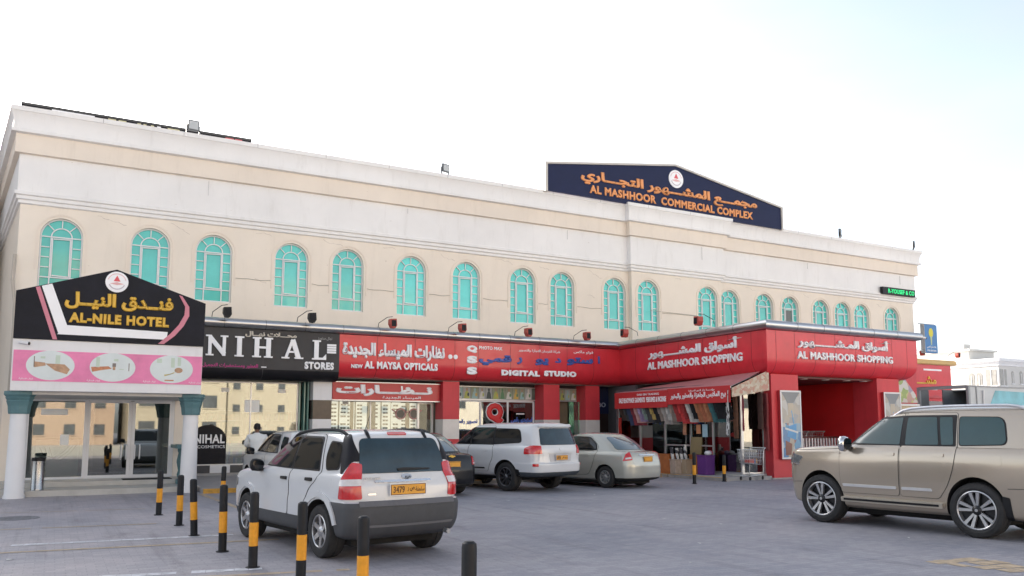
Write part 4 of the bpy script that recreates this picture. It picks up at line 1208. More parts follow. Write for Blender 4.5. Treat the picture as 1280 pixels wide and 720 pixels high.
def mirror_parts(t, x, y, z, s, shell, big=1.0):
    m = MB()
    m.lathe([(0, -.10), (.05, -.095), (.085, -.06), (.10, 0), (.095, .05), (.06, .075), (0, .08)], (0, 0, 0), axis='y', n=14, m=0)
    m.v = [(x+a*.62*big, s*(y+.13*big+b*1.15*big), z+c*.95*big) for a, b, c in m.v]
    m.prism([(x-.045, z-.05), (x+.03, z-.055), (x+.05, z-.10), (x-.06, z-.09)], s*(y-.06), s*(y+.10), 1)
    o = m.build('wing_mirror', [shell, black], t, smooth=40)
    g_ = MB(); g_.v = []; g_.lathe([(0, -.085), (.06, -.08), (.085, -.02), (.085, .04), (.05, .065), (0, .07)], axis='y', n=14)
    g_.v = [(x-.058*big+a*.05*big, s*(y+.13*big+b*1.05*big), z+c*.85*big) for a, b, c in g_.v]
    g_.build('mirror_glass', car_glass, o, smooth=40)

def handle_part(bvh, parent, x, z, m, mirror, L=.20):
    return patch('door_handle', bvh, [(x-L/2, z-.022), (x+L/2, z-.018), (x+L/2, z+.022), (x-L/2, z+.026)], 'L', .026, m, parent, mirror=mirror, r=.02, step=.04, skirt=.02)

def add_wheels(t, tm, rimmb, rims, axles, ht, r, steer=0):
    first = None
    rm = rimmb.mesh('rim', rims, smooth=30)
    for ax in axles:
        for s in (1, -1):
            w_ = put('wheel', tm, t, (ax, s*ht, r), (0, random.random()*6, 0) if s > 0 else (0, random.random()*6, pi))
            put('rim', rm, w_)

def plate(t, bvh, x, z, w, h, txt, tilt, ink=None, back=None):
    p = MB(); p.box(-w/2-.012, -.012, -h/2-.012, w/2+.012, .0, h/2+.012, 1); p.box(-w/2, -.016, -h/2, w/2, -.011, h/2, 0)
    for a in ((-w/2, -h/2, w/2, -h/2+.008), (-w/2, h/2-.008, w/2, h/2), (-w/2, -h/2, -w/2+.008, h/2), (w/2-.008, -h/2, w/2, h/2)):
        p.box(a[0], -.0175, a[1], a[2], -.015, a[3], 2)
    o = p.build('number_plate', [plate_y, back or white_metal, plate_ink], t, (x, 0, z), (tilt, 0, -pi/2))
    if txt:
        letters('lettering', txt[0], -w*.27, 0, w*.32, h*.62, plate_ink, o, y=-.016, depth=.002, bold=.02)
        letters('lettering', txt[1], .07*w, 0, w*.20, h*.42, plate_ink, o, y=-.016, depth=.002, bold=.02)
        letters('lettering', txt[2], w*.33, 0, w*.26, h*.42, plate_ink, o, y=-.016, depth=.002, bold=.02)
    return o

def suv(name, label, paint, spec, loc, heading, group, scale=1.0):
    """Any of the cars: spec holds layers, doors, windows, lamps."""
    t = thing(name, label, spec.get('cat', 'car'), loc, heading, group)
    t.scale = (scale,)*3
    mats_ = [paint, spec.get('lower', cladding_m), spec.get('pillar', black), under_m]
    me, bvh = car_body(spec['layers'], spec['sharp'], mats_, spec['matfn'], spec['arches'], spec['r'], spec['ht'])
    put('body', me, t)
    q = MB(); zb = spec['layers'][0]['z']; q.box(-1.75, -.62, zb-.10, 1.75, .62, zb+.05); q.box(-.95, -.72, zb-.05, .95, .72, zb+.05); q.build('underbody', under_m, t, bevel=.03)
    ht = spec['ht']; sides = spec.get('sides', (False, True))
    tm, rm = wheel_meshes(spec['r'], spec['tw'], spec['rim'], spec['style'])
    add_wheels(t, tm, rm, spec.get('rims', [rim_silver, rim_dark]), [a[0] for a in spec['arches']], ht-spec['tw']/2, spec['r'])
    gl = spec.get('glass', car_glass)
    for mir in sides:
        for d in spec['doors']:
            mb = patch_mesh(bvh, d['poly'], 'L', .008, [paint], r=d.get('r', .05), step=.05, skirt=.003, mirror=mir)
            mg = patch_mesh(bvh, d['poly'], 'L', .0045, [paint], r=d.get('r', .05), step=.05, skirt=.003, grow=.008, mirror=mir)
            i = len(mb.v); mb.v += mg.v; mb.f += [tuple(i+k for k in f) for f in mg.f]; mb.m += [1]*len(mg.f)
            do = mb.build('door', [paint, gap_m], t, smooth=35, merge=False)
            for wpoly in d.get('win', []): patch('side_window', bvh, wpoly, 'L', .016, [gl, black], do, mirror=mir, r=.03, step=.05, skirt=.012)
            if d.get('trim'): patch('window_trim', bvh, d['trim'], 'L', .0125, black, do, mirror=mir, r=.03, step=.05, skirt=.01)
            if d.get('handle'): handle_part(bvh, do, d['handle'][0], d['handle'][1], spec.get('handle_m', black), mir)
            if d.get('mould'): patch('door_moulding', bvh, d['mould'], 'L', .022, spec.get('mould_m', mat('mould_silver', (.70, .70, .70), .25, metal=.5)), do, mirror=mir, r=.015, step=.06, skirt=.02)
        for wpoly in spec.get('qwin', []):
            if spec.get('qtrim'): patch('window_trim', bvh, wpoly, 'L', .007, black, t, mirror=mir, r=.05, step=.05, grow=.02)
            patch('side_window', bvh, wpoly, 'L', .012, [gl, black], t, mirror=mir, r=spec.get('qr', .05), step=.06)
        for nm, view, poly, off, m_, *rest in spec.get('side_parts', []):
            patch(nm, bvh, poly, view, off, m_, t, mirror=mir, **(rest[0] if rest else {}))
        mirror_parts(t, *spec['mirror'], -1 if mir else 1, spec.get('mirror_m', black), spec.get('mirror_s', 1.0))
    for nm, view, poly, off, m_, *rest in spec.get('parts', []):
        patch(nm, bvh, poly, view, off, m_, t, **(rest[0] if rest else {}))
    if spec.get('rails'):
        y, xa, xb, m_, lift = spec['rails']
        for s in (1, -1):
            pts = []; N = 14
            for k in range(N+1):
                x = xa+(xb-xa)*k/N; h = bvh.ray_cast(Vector((x, y, 4)), Vector((0, 0, -1)))
                z = h[0].z if h[0] else 1.6
                e = min(k, N-k); pts.append((x, s*y, z+(lift if e > 1 else lift*.75 if e == 1 else -.01)))
            q = MB(); q.tube(pts, .022, 8); q.build('roof_rail', m_, t, smooth=40)
    return t, bvh

# ---- white compact crossover in the foreground
white_car = mat('white_car_paint', (.62, .635, .655), .22, var=.02, vs=1.2, coat=.6)
C = dict(rr=.16, rf=.28, br=.05, bf=.10, tf=.08, tr=.05)
def LY(z, xr, xf, w, **k):
    d = dict(C); d.update(z=z, xr=xr, xf=xf, w=w, xdf=.6, xdr=-1.0); d.update(k); return d
cross_layers = [
    LY(.27, -1.90, 1.95, .74), LY(.33, -2.06, 2.12, .865, br=.07), LY(.50, -2.165, 2.17, .895, br=.09), LY(.68, -2.18, 2.17, .90, br=.09), LY(.745, -2.15, 2.165, .893, br=.08),
    LY(.765, -2.085, 2.16, .888, br=.06), LY(.93, -2.075, 2.13, .893, df=.02), LY(1.035, -2.04, 2.08, .885, df=.08, br=.06), LY(1.085, -2.015, 1.96, .862, df=.11, br=.06),
    LY(1.105, -2.01, 1.16, .842, rf=.45, bf=.22, rr=.12, br=.06), LY(1.33, -1.95, .74, .79, rf=.42, bf=.2, rr=.10, br=.06), LY(1.53, -1.85, .34, .725, rf=.4, bf=.18, rr=.10, br=.06),
    LY(1.605, -1.78, .12, .675, rf=.4, bf=.15, rr=.2, br=.05), LY(1.65, -1.58, -.10, .54, rf=.4, bf=.12, rr=.3, br=.03), LY(1.665, -1.30, -.45, .28, rf=.25, rr=.25, br=0, bf=0), LY(1.668, -1.0, -.75, .06, rf=.05, rr=.05, br=0, bf=0)]
def cross_mat(x, z, s):
    if s < 3.95 and x < -1.45 and s > 0: return 1
    if z < .52: return 1
    if s > 8.95 and s < 12.1 and x < -1.42 and False: return 2
    return 0
cross = dict(layers=cross_layers, sharp=[4, 5, 9], matfn=cross_mat, arches=[(-1.315, .415), (1.315, .415)], r=.345, ht=.87, tw=.235, rim=.215, style='six', lower=cladding_m,
    doors=[dict(poly=[(-.34, .50), (.92, .50), (.96, .80), (.92, 1.08), (.52, 1.42, .12), (.24, 1.575, .1), (-.40, 1.605, .05), (-.36, 1.05)], win=[[(-.33, 1.135), (.80, 1.14), (.44, 1.44, .07), (.18, 1.54, .06), (-.35, 1.55)]],
               trim=[(-.37, 1.112), (.90, 1.115), (.48, 1.455, .08), (.20, 1.565, .06), (-.39, 1.575)], handle=(-.20, .985)),
           dict(poly=[(-1.00, .88, .1), (-.84, .66, .1), (-.78, .50, .04), (-.37, .50), (-.39, 1.05), (-.43, 1.605, .05), (-1.18, 1.59, .10), (-1.30, 1.12, .05), (-1.18, .98, .06)], win=[[(-1.22, 1.14), (-.41, 1.135), (-.44, 1.55), (-1.12, 1.54, .08)]],
               trim=[(-1.26, 1.112), (-.38, 1.112), (-.41, 1.575), (-1.15, 1.565, .08)], handle=(-1.02, 1.0))],
    qwin=[[(-1.73, 1.16), (-1.42, 1.15), (-1.36, 1.30), (-1.37, 1.50), (-1.68, 1.48)]], qtrim=True, qr=.09,
    mirror=(.68, .84, 1.14), mirror_m=black, rails=(.64, -1.62, .10, mat('grey_rail', (.03, .032, .035), .7, spec=.15), .035),
    side_parts=[
        ('tail_light', 'BL', [(-1.00, .79), (-.70, .79), (-.74, 1.05), (-.845, 1.245), (-.955, 1.225)], .02, [lens_red, lens_red], dict(r=.03, step=.035, skirt=.03)),
        ('reversing_light', 'BL', [(-.985, .955), (-.722, .955), (-.735, 1.03), (-.975, 1.03)], .024, [lens_clear, lens_red], dict(r=.012, step=.03, skirt=.01)),
        ('rear_pillar', 'BL', [(-.975, 1.25), (-.86, 1.26), (-.72, 1.10), (-.69, 1.10), (-.66, 1.60), (-.77, 1.60)], .006, black_panel, dict(r=.03, step=.04)),
        ('headlight', 'FL', [(-1.1, .78), (-.72, .78), (-.70, .90), (-.95, .96)], .012, lens_dark, dict(r=.03, step=.05)),
        ('wheel_arch_trim', 'L', [(1.75+.0, .40)]+[(1.315+.455*cos(pi*k/12), .36+.455*sin(pi*k/12)) for k in range(13)]+[(.88, .40)]+[(1.315-.425*cos(pi*k/12), .36+.425*sin(pi*k/12)) for k in range(13)], .012, white_car, dict(r=0, step=.06)) if False else ('wheel_arch_flare', 'L', [(-1.315+.50*cos(pi*k/14), .36+.50*sin(pi*k/14)) for k in range(1, 14)]+[(-1.315+.425*cos(pi*k/14), .36+.425*sin(pi*k/14)) for k in range(13, 0, -1)], .022, white_car, dict(r=0, step=.05, skirt=.02)),
        ('wheel_arch_flare', 'L', [(1.315+.50*cos(pi*k/14), .36+.50*sin(pi*k/14)) for k in range(1, 14)]+[(1.315+.425*cos(pi*k/14), .36+.425*sin(pi*k/14)) for k in range(13, 0, -1)], .022, white_car, dict(r=0, step=.05, skirt=.02)),
        ('fuel_flap', 'L', [(-1.66, .93), (-1.54, .93), (-1.54, 1.04), (-1.66, 1.04)], .003, white_car, dict(r=.03, step=.05)),
    ],
    parts=[('rear_window', 'B', [(-.655, 1.105), (.655, 1.105), (.575, 1.545, .08), (-.575, 1.545, .08)], .012, [rear_glass_m, black], dict(r=.07, step=.06)),
           ('windscreen', 'F', [(-.66, 1.14), (.66, 1.14), (.54, 1.55, .08), (-.54, 1.55, .08)], .008, [car_glass, black], dict(r=.06, step=.07)),
           ('tailgate', 'B', [(-.655, .785), (.655, .785), (.69, 1.00), (.66, 1.10, .02), (-.66, 1.10, .02), (-.69, 1.00)], .005, white_car, dict(r=.05, step=.06, skirt=.008)),
           ('chrome_strip', 'B', [(-.36, .985), (.46, .985), (.46, 1.01), (-.36, 1.01)], .028, chrome, dict(r=.01, step=.05, skirt=.03)),
           ('emblem', 'B', [(-.01+.075*cos(2*pi*k/20), 1.052+.036*sin(2*pi*k/20)) for k in range(20)], .022, [chrome, chrome], dict(r=0, step=.05, skirt=.02)),
           ('rear_bumper_step', 'B', [(-.70, .70), (.70, .70), (.70, .752), (-.70, .752)], .016, mat('bumper_step', (.13, .13, .14), .6), dict(r=.01, step=.06)),
           ('bumper_lip', 'B', [(-.68, .44), (.68, .44), (.70, .465), (-.70, .465)], .008, mat('bumper_line', (.15, .15, .16), .5), dict(r=.005, step=.06)),
           ('brake_light', 'B', [(-.14, 1.59), (.14, 1.59), (.135, 1.618), (-.135, 1.618)], .02, lens_red, dict(r=.01, step=.04, skirt=.03)),
           ('wiper', 'B', [(-.38, 1.135), (.10, 1.125), (.12, 1.155), (.02, 1.165), (-.38, 1.15)], .03, black, dict(r=.01, step=.05, skirt=.02)),
           ('badge', 'B', [(.45, .835), (.56, .835), (.56, .86), (.45, .86)], .012, chrome, dict(r=.004, step=.05)),
           ])
t, bv = suv('parked_car', 'white crossover with roof rails and grey bumper parked behind the striped bollards', white_car, cross, (3.76, 12.28, 0), radians(90+9), None, 1.0)
plate(t, bv, -2.105, .895, .52, .135, ('3479', 'ص ر', 'سلطنة'), 0)
letters('model_lettering', 'SPORTAGE', 0, 0, .24, .026, rim_silver, t, depth=.004, bold=.02).matrix_local = Matrix.Translation((-2.058, .50, 1.048)) @ Matrix.Rotation(-pi/2, 4, 'Z')
letters('emblem_lettering', 'KIA', 0, 0, .085, .03, gap_m, t, depth=.003, bold=.02).matrix_local = Matrix.Translation((-2.088, -.01, 1.052)) @ Matrix.Rotation(-pi/2, 4, 'Z')
q = MB(); q.tube([(-2.1, -.58, .33), (-2.19, -.58, .325)], .033, 12); q.build('exhaust_pipe', rim_silver, t, smooth=40)
q = MB(); q.tube([(-.9, .0, 1.66), (-1.02, .0, 1.85)], .005, 6); q.build('antenna', black, t)
for s in (-1, 1):
    q = MB(); q.prism([(-1.79, 1.53), (-1.72, 1.61), (-1.66, 1.645), (-1.74, 1.57)], s*.43-.025, s*.43+.025); q.v = [(x-.04, y, z+.02) for x, y, z in q.v]; q.build('tailgate_hinge', black, t, bevel=.01)

# ---- gold full-size off-roader on the right
gold = mat('champagne_car_paint', (.42, .36, .29), .2, metal=.45, var=.03, vs=1, coat=.7)
C = dict(rr=.20, rf=.32, br=.08, bf=.16, tf=.07, tr=.03)
big_layers = [
    LY(.28, -2.35, 2.12, .84), LY(.34, -2.58, 2.28, .93), LY(.56, -2.63, 2.33, .965), LY(.80, -2.63, 2.34, .985), LY(1.02, -2.62, 2.33, .988, df=.0), LY(1.14, -2.62, 2.31, .980, df=.01),
    LY(1.22, -2.62, 2.27, .965, df=.035), LY(1.275, -2.61, 2.16, .935, df=.055), LY(1.29, -2.60, 1.16, .905, rf=.45, bf=.25), LY(1.53, -2.55, .80, .845, rf=.42, bf=.22), LY(1.76, -2.49, .42, .77, rf=.4, bf=.2),
    LY(1.835, -2.42, .22, .715, rf=.4, bf=.18, rr=.2), LY(1.885, -2.22, -.05, .57, rf=.4, bf=.12, rr=.3, br=.03), LY(1.905, -1.7, -.5, .3, rf=.25, rr=.25, br=0, bf=0), LY(1.908, -1.3, -.9, .06, rf=.05, rr=.05, br=0, bf=0)]
def plain_mat(x, z, s): return 0
big = dict(layers=big_layers, sharp=[8], matfn=plain_mat, arches=[(-1.425, .475), (1.425, .475)], r=.395, ht=.965, tw=.275, rim=.28, style='twin10',
    doors=[dict(poly=[(-.14, .53), (.98, .53), (1.0, .85), (.99, 1.24), (.62, 1.60, .16), (.38, 1.755, .1), (-.19, 1.80, .05), (-.16, 1.2)], win=[[(-.15, 1.315), (.78, 1.325), (.54, 1.57, .09), (.30, 1.70, .08), (-.17, 1.735)]],
               trim=[(-.19, 1.298), (.90, 1.298), (.59, 1.60, .1), (.33, 1.735, .08), (-.21, 1.765)], handle=(.01, 1.165), mould=[(-.10, .63), (.93, .63), (.95, .672), (-.10, .672)]),
           dict(poly=[(-1.10, .98, .15), (-.99, .72, .1), (-.84, .53, .05), (-.17, .53), (-.19, 1.2), (-.22, 1.805, .05), (-1.13, 1.80, .06), (-1.15, 1.25)], win=[[(-.84, 1.32), (-.25, 1.315), (-.26, 1.735), (-.78, 1.735)], [(-1.09, 1.325), (-.89, 1.32), (-.83, 1.735), (-1.05, 1.73)]],
               trim=[(-1.13, 1.298), (-.18, 1.298), (-.20, 1.765), (-1.12, 1.765)], handle=(-.86, 1.165), mould=[(-.74, .63), (-.20, .63), (-.20, .672), (-.72, .672)])],
    qwin=[[(-1.92, 1.34, .1), (-1.19, 1.32), (-1.17, 1.735), (-1.86, 1.72, .12)]], qtrim=True, qr=.05, glass=car_glass_teal, handle_m=gold, mirror=(.78, .95, 1.32), mirror_m=chrome, mirror_s=1.35,
    rails=(.69, -2.2, .05, mat('silver_rail', (.60, .60, .62), .35, metal=.6), .055),
    side_parts=[('headlight', 'FL', [(-1.02, .98), (-.70, .97), (-.62, 1.09), (-.86, 1.15)], .012, [lens_dark, lens_clear], dict(r=.03, step=.04)),
                ('hood_gap', 'L', [(1.0, 1.232), (2.02, 1.192), (2.02, 1.199), (1.0, 1.240)], .003, gap_m, dict(r=0, step=.05, skirt=.004)),
                ('bumper_gap', 'L', [(1.86, .66), (2.26, .64), (2.26, .648), (1.86, .668)], .003, gap_m, dict(r=0, step=.05, skirt=.004)),
                ('bumper_gap', 'L', [(-2.45, .74), (-1.93, .72), (-1.93, .728), (-2.45, .748)], .003, gap_m, dict(r=0, step=.05, skirt=.004)),
                ('fuel_flap', 'L', [(-1.86, 1.04), (-1.70, 1.04), (-1.70, 1.18), (-1.86, 1.18)], .004, gold, dict(r=.03, step=.05)),
                ('headlight_trim', 'FL', [(-1.05, .955), (-.68, .945), (-.68, .975), (-1.04, .985)], .016, chrome, dict(r=.008, step=.05)),
                ('side_step', 'L', [(-.92, .40), (.96, .40), (.96, .47), (-.92, .47)], .085, mat('step_trim', (.42, .38, .32), .4, metal=.3), dict(r=.02, step=.08, skirt=.08)),
                ('step_tread', 'L', [(-.86, .425), (.90, .425), (.90, .452), (-.86, .452)], .092, black, dict(r=.005, step=.08, skirt=.02)),
                ('tail_light', 'BL', [(-1.28, 1.0), (-1.05, 1.0), (-1.05, 1.25), (-1.28, 1.25)], .015, lens_red, dict(r=.03, step=.05)),
                ('mud_flap', 'L', [(-1.98, .26), (-1.82, .26), (-1.84, .62), (-1.95, .60)], .006, black, dict(r=.02, step=.05))],
    parts=[('windscreen', 'F', [(-.74, 1.32), (.74, 1.32), (.62, 1.77, .08), (-.62, 1.77, .08)], .008, [car_glass_teal, black], dict(r=.06, step=.07)),
           ('grille', 'F', [(-.45, .80), (.45, .80), (.50, 1.06), (-.50, 1.06)], .015, chrome, dict(r=.05, step=.07)),
           ('rear_window', 'B', [(-.66, 1.32), (.66, 1.32), (.60, 1.72), (-.60, 1.72)], .01, [rear_glass_m, black], dict(r=.06, step=.07)),
           ('lower_grille', 'F', [(-.55, .42), (.55, .42), (.55, .60), (-.55, .60)], .01, black, dict(r=.04, step=.07)),
           ('fog_lamp', 'F', [(-.80, .58), (-.62, .58), (-.62, .66), (-.80, .66)], .01, lens_clear, dict(r=.03, step=.05))])
t, bv = suv('parked_car', 'champagne gold off-road car with silver roof rails and black and silver alloys on the right', gold, big, (13.33, 9.32, 0), radians(90+6.5), None, 1.0)
t.scale = (.95, 1.02, 1.07)
for w_ in t.children:
    if w_.name.startswith('wheel') and w_.type == 'MESH' and len(w_.children): w_.rotation_euler[1] = 0; w_.scale = (1.07/.95, 1, 1)

# ---- white large SUV seen from behind, by the studio
C = dict(rr=.22, rf=.32, br=.10, bf=.16, tf=.07, tr=.04)
lx_layers = [
    LY(.40, -2.35, 2.15, .80), LY(.45, -2.60, 2.36, .92), LY(.58, -2.67, 2.46, .965), LY(.76, -2.67, 2.47, .985), LY(.80, -2.63, 2.46, .98), LY(.98, -2.62, 2.46, .985), LY(1.12, -2.62, 2.40, .972, df=.03),
    LY(1.19, -2.61, 2.30, .95, df=.06), LY(1.235, -2.60, 2.18, .91, df=.085), LY(1.245, -2.60, 1.20, .895, rf=.45, bf=.25), LY(1.50, -2.52, .80, .845, rf=.42, bf=.22), LY(1.74, -2.44, .42, .775, rf=.4, bf=.2),
    LY(1.81, -2.40, .22, .72, rf=.4, bf=.18, rr=.15), LY(1.855, -2.30, -.05, .55, rf=.4, bf=.12, rr=.3, br=.03), LY(1.875, -1.7, -.5, .3, rf=.25, rr=.25, br=0, bf=0), LY(1.878, -1.3, -.9, .06, rf=.05, rr=.05, br=0, bf=0)]
def lx_mat(x, z, s): return 1 if (z < .54 and x < -1.9) else 0
lx = dict(layers=lx_layers, sharp=[9], matfn=lx_mat, arches=[(-1.425, .47), (1.425, .47)], r=.395, ht=.96, tw=.285, rim=.26, style='multi', rims=[mat('gunmetal_rim', (.12, .12, .13), .3, metal=.7), rim_dark], lower=mat('dark_bumper', (.05, .06, .07), .5),
    doors=[dict(poly=[(.14, .53), (1.0, .53), (1.03, .85), (1.02, 1.19), (.56, 1.59, .14), (.34, 1.74, .1), (.08, 1.785, .05), (.12, 1.2)], win=[[(.13, 1.27), (.92, 1.27), (.52, 1.585, .07), (.30, 1.695, .06), (.10, 1.715)]], trim=[(.06, 1.255), (1.0, 1.255), (.58, 1.60, .1), (.33, 1.72, .08), (.05, 1.74)], handle=(.30, 1.10), mould=[(.17, .60), (.95, .60), (.97, .635), (.17, .635)]),
           dict(poly=[(-.95, .95, .15), (-.80, .70, .1), (-.72, .53, .05), (.11, .53), (.09, 1.2), (.05, 1.79, .05), (-.86, 1.78, .06), (-.90, 1.22)], win=[[(-.84, 1.27), (.07, 1.27), (.05, 1.715), (-.84, 1.715)]], trim=[(-.91, 1.255), (.10, 1.255), (.07, 1.74), (-.90, 1.74)], handle=(-.60, 1.10), mould=[(-.62, .60), (.08, .60), (.08, .635), (-.60, .635)])],
    qwin=[[(-1.98, 1.33, .12), (-.91, 1.275), (-.91, 1.71), (-1.84, 1.69, .12)]], qtrim=True, glass=car_glass, handle_m=white_car, mould_m=black, mirror=(.88, .93, 1.26), mirror_m=white_car, mirror_s=1.05,
    side_parts=[('tail_light', 'BL', [(-1.34, .985), (-.90, .985), (-.92, 1.06), (-1.28, 1.06)], .018, [lens_clear, lens_clear], dict(r=.02, step=.04, skirt=.03)),
                ('tail_light', 'BL', [(-1.335, 1.03), (-.85, 1.02), (-.87, 1.18), (-1.08, 1.255), (-1.30, 1.245)], .022, [lens_red, lens_red], dict(r=.03, step=.04, skirt=.03)),
                ('reflector', 'BL', [(-1.24, .70), (-1.08, .70), (-1.08, .77), (-1.24, .77)], .012, lens_red, dict(r=.015, step=.04)),
                ('mud_flap', 'L', [(-1.98, .26), (-1.82, .26), (-1.84, .62), (-1.95, .60)], .006, black, dict(r=.02, step=.05))],
    parts=[('windscreen', 'F', [(-.72, 1.27), (.72, 1.27), (.60, 1.75, .08), (-.60, 1.75, .08)], .008, [car_glass, black], dict(r=.06, step=.07)),
           ('rear_window', 'B', [(-.70, 1.265), (.70, 1.265), (.62, 1.715, .07), (-.62, 1.715, .07)], .010, [rear_glass_m, black], dict(r=.06, step=.06)),
           ('tailgate', 'B', [(-.63, .80), (.63, .80), (.64, 1.24, .02), (-.64, 1.24, .02)], .004, white_car, dict(r=.03, step=.06, skirt=.006)),
           ('plate_garnish', 'B', [(-.40, .82), (.40, .82), (.44, 1.03), (-.44, 1.03)], .008, [mat('pale_garnish', (.45, .45, .47), .3, coat=.5), gap_m], dict(r=.02, step=.06)),
           ('chrome_strip', 'B', [(-.46, 1.03), (.46, 1.03), (.46, 1.055), (-.46, 1.055)], .02, rim_silver, dict(r=.01, step=.06, skirt=.02)),
           ('emblem', 'B', [(.05*cos(2*pi*k/20), 1.16+.045*sin(2*pi*k/20)) for k in range(20)], .014, rim_silver, dict(r=0, step=.05)),
           ('roof_spoiler', 'B', [(-.64, 1.73), (.64, 1.73), (.60, 1.79), (-.60, 1.79)], .07, white_car, dict(r=.02, step=.07, skirt=.07))])
t, bv = suv('parked_car', 'white large SUV with black windows parked in front of the photo studio', white_car, lx, (11.25, 21.35, 0), radians(90+15), None, .98)
plate(t, bv, -2.655, .925, .46, .13, ('8', 'ر', 'سلطنة'), 0)

# ---- pale silver saloon
silver = mat('silver_green_car_paint', (.46, .46, .41), .25, metal=.3, var=.03, vs=1, coat=.6)
C = dict(rr=.24, rf=.34, br=.12, bf=.18, tf=.10, tr=.07)
sal_layers = [
    LY(.20, -2.02, 2.02, .72), LY(.26, -2.16, 2.16, .82), LY(.42, -2.20, 2.22, .845), LY(.60, -2.20, 2.22, .85), LY(.72, -2.18, 2.18, .85, df=.02), LY(.86, -2.15, 2.1, .838, df=.10), LY(.95, -2.12, 2.0, .81, df=.16, dr=.01, xdr=-1.2),
    LY(1.0, -2.05, 1.85, .76, df=.19, dr=.02, xdr=-1.2), LY(1.015, -1.78, 1.22, .765, rf=.45, bf=.25, rr=.4, br=.12), LY(1.22, -1.50, .78, .715, rf=.42, bf=.22, rr=.38, br=.1), LY(1.41, -1.16, .40, .64, rf=.4, bf=.2, rr=.36, br=.1),
    LY(1.48, -.98, .16, .58, rf=.35, bf=.15, rr=.3, br=.06), LY(1.515, -.70, -.05, .43, rf=.3, bf=.1, rr=.3, br=.03), LY(1.525, -.5, -.15, .2, rf=.15, rr=.15, br=0, bf=0), LY(1.527, -.4, -.25, .05, rf=.03, rr=.03, br=0, bf=0)]
def sal_mat(x, z, s): return 1 if (z < .30 and x < -1.6) else 0
sal = dict(layers=sal_layers, sharp=[8], matfn=sal_mat, arches=[(-1.30, .355), (1.30, .355)], r=.30, ht=.825, tw=.19, rim=.185, style='multi', rims=[mat('hubcap_grey', (.25, .25, .25), .4, metal=.4), rim_dark], lower=under_m,
    doors=[dict(poly=[(.10, .32), (.88, .32), (.92, .6), (.92, .96), (.52, 1.26, .1), (.27, 1.42, .1), (.02, 1.45, .05), (.06, 1.0)], win=[[(.06, 1.04), (.88, 1.04), (.50, 1.26, .06), (.26, 1.37, .06), (.04, 1.40)]], trim=[(.0, 1.03), (.92, 1.03), (.53, 1.275, .06), (.28, 1.39, .06), (.0, 1.415)], handle=(.22, .88)),
           dict(poly=[(-.86, .62, .1), (-.72, .36, .1), (.07, .32), (.03, 1.0), (-.01, 1.45, .05), (-.64, 1.44, .1), (-1.0, 1.15, .06), (-.96, .95)], win=[[(-.94, 1.06), (.02, 1.04), (.0, 1.40), (-.62, 1.385, .1), (-.90, 1.20, .08)]], trim=[(-.97, 1.03), (.04, 1.03), (.0, 1.415), (-.65, 1.41, .1), (-.95, 1.19, .08)], handle=(-.62, .88))],
    glass=car_glass, handle_m=silver, mirror=(.82, .80, 1.04), mirror_m=silver,
    side_parts=[('tail_light', 'BL', [(-1.07, .78), (-.80, .75), (-.88, .93), (-1.00, 1.00)], .016, [lens_red, lens_red], dict(r=.02, step=.035, skirt=.03)),
                ('reversing_light', 'BL', [(-1.04, .815), (-.87, .80), (-.88, .84), (-1.03, .855)], .020, [lens_clear, lens_red], dict(r=.012, step=.03, skirt=.01)),
                ('headlight', 'FL', [(-1.05, .62), (-.72, .62), (-.70, .76), (-.98, .80)], .012, lens_clear, dict(r=.03, step=.05))],
    parts=[('windscreen', 'F', [(-.62, 1.04), (.62, 1.04), (.48, 1.40, .08), (-.48, 1.40, .08)], .008, [car_glass, black], dict(r=.06, step=.07)),
           ('rear_window', 'B', [(-.62, 1.05), (.62, 1.05), (.50, 1.40, .08), (-.50, 1.40, .08)], .008, [mat('pale_rear_glass', (.10, .14, .16), .05, coat=.9, spec=.8), black], dict(r=.07, step=.06)),
           ('boot_lid', 'B', [(-.55, .62), (.55, .62), (.62, .93), (.55, .975), (-.55, .975), (-.62, .93)], .004, silver, dict(r=.06, step=.06, skirt=.008)),
           ('chrome_strip', 'B', [(-.34, .90), (.34, .90), (.34, .925), (-.34, .925)], .02, chrome, dict(r=.01, step=.05, skirt=.02)),
           ('emblem', 'B', [(.035*cos(2*pi*k/20), .955+.022*sin(2*pi*k/20)) for k in range(20)], .012, chrome, dict(r=0, step=.05)),
           ('bumper_line', 'B', [(-.66, .43), (.66, .43), (.66, .445), (-.66, .445)], .008, silver, dict(r=.004, step=.06))])
t, bv = suv('parked_car', 'pale silver saloon with beige plate parked next to the red awning', silver, sal, (14.28, 21.0, 0), radians(90+14), None, 1.02)
plate(t, bv, -2.185, .80, .34, .12, None, 0, back=plate_y)

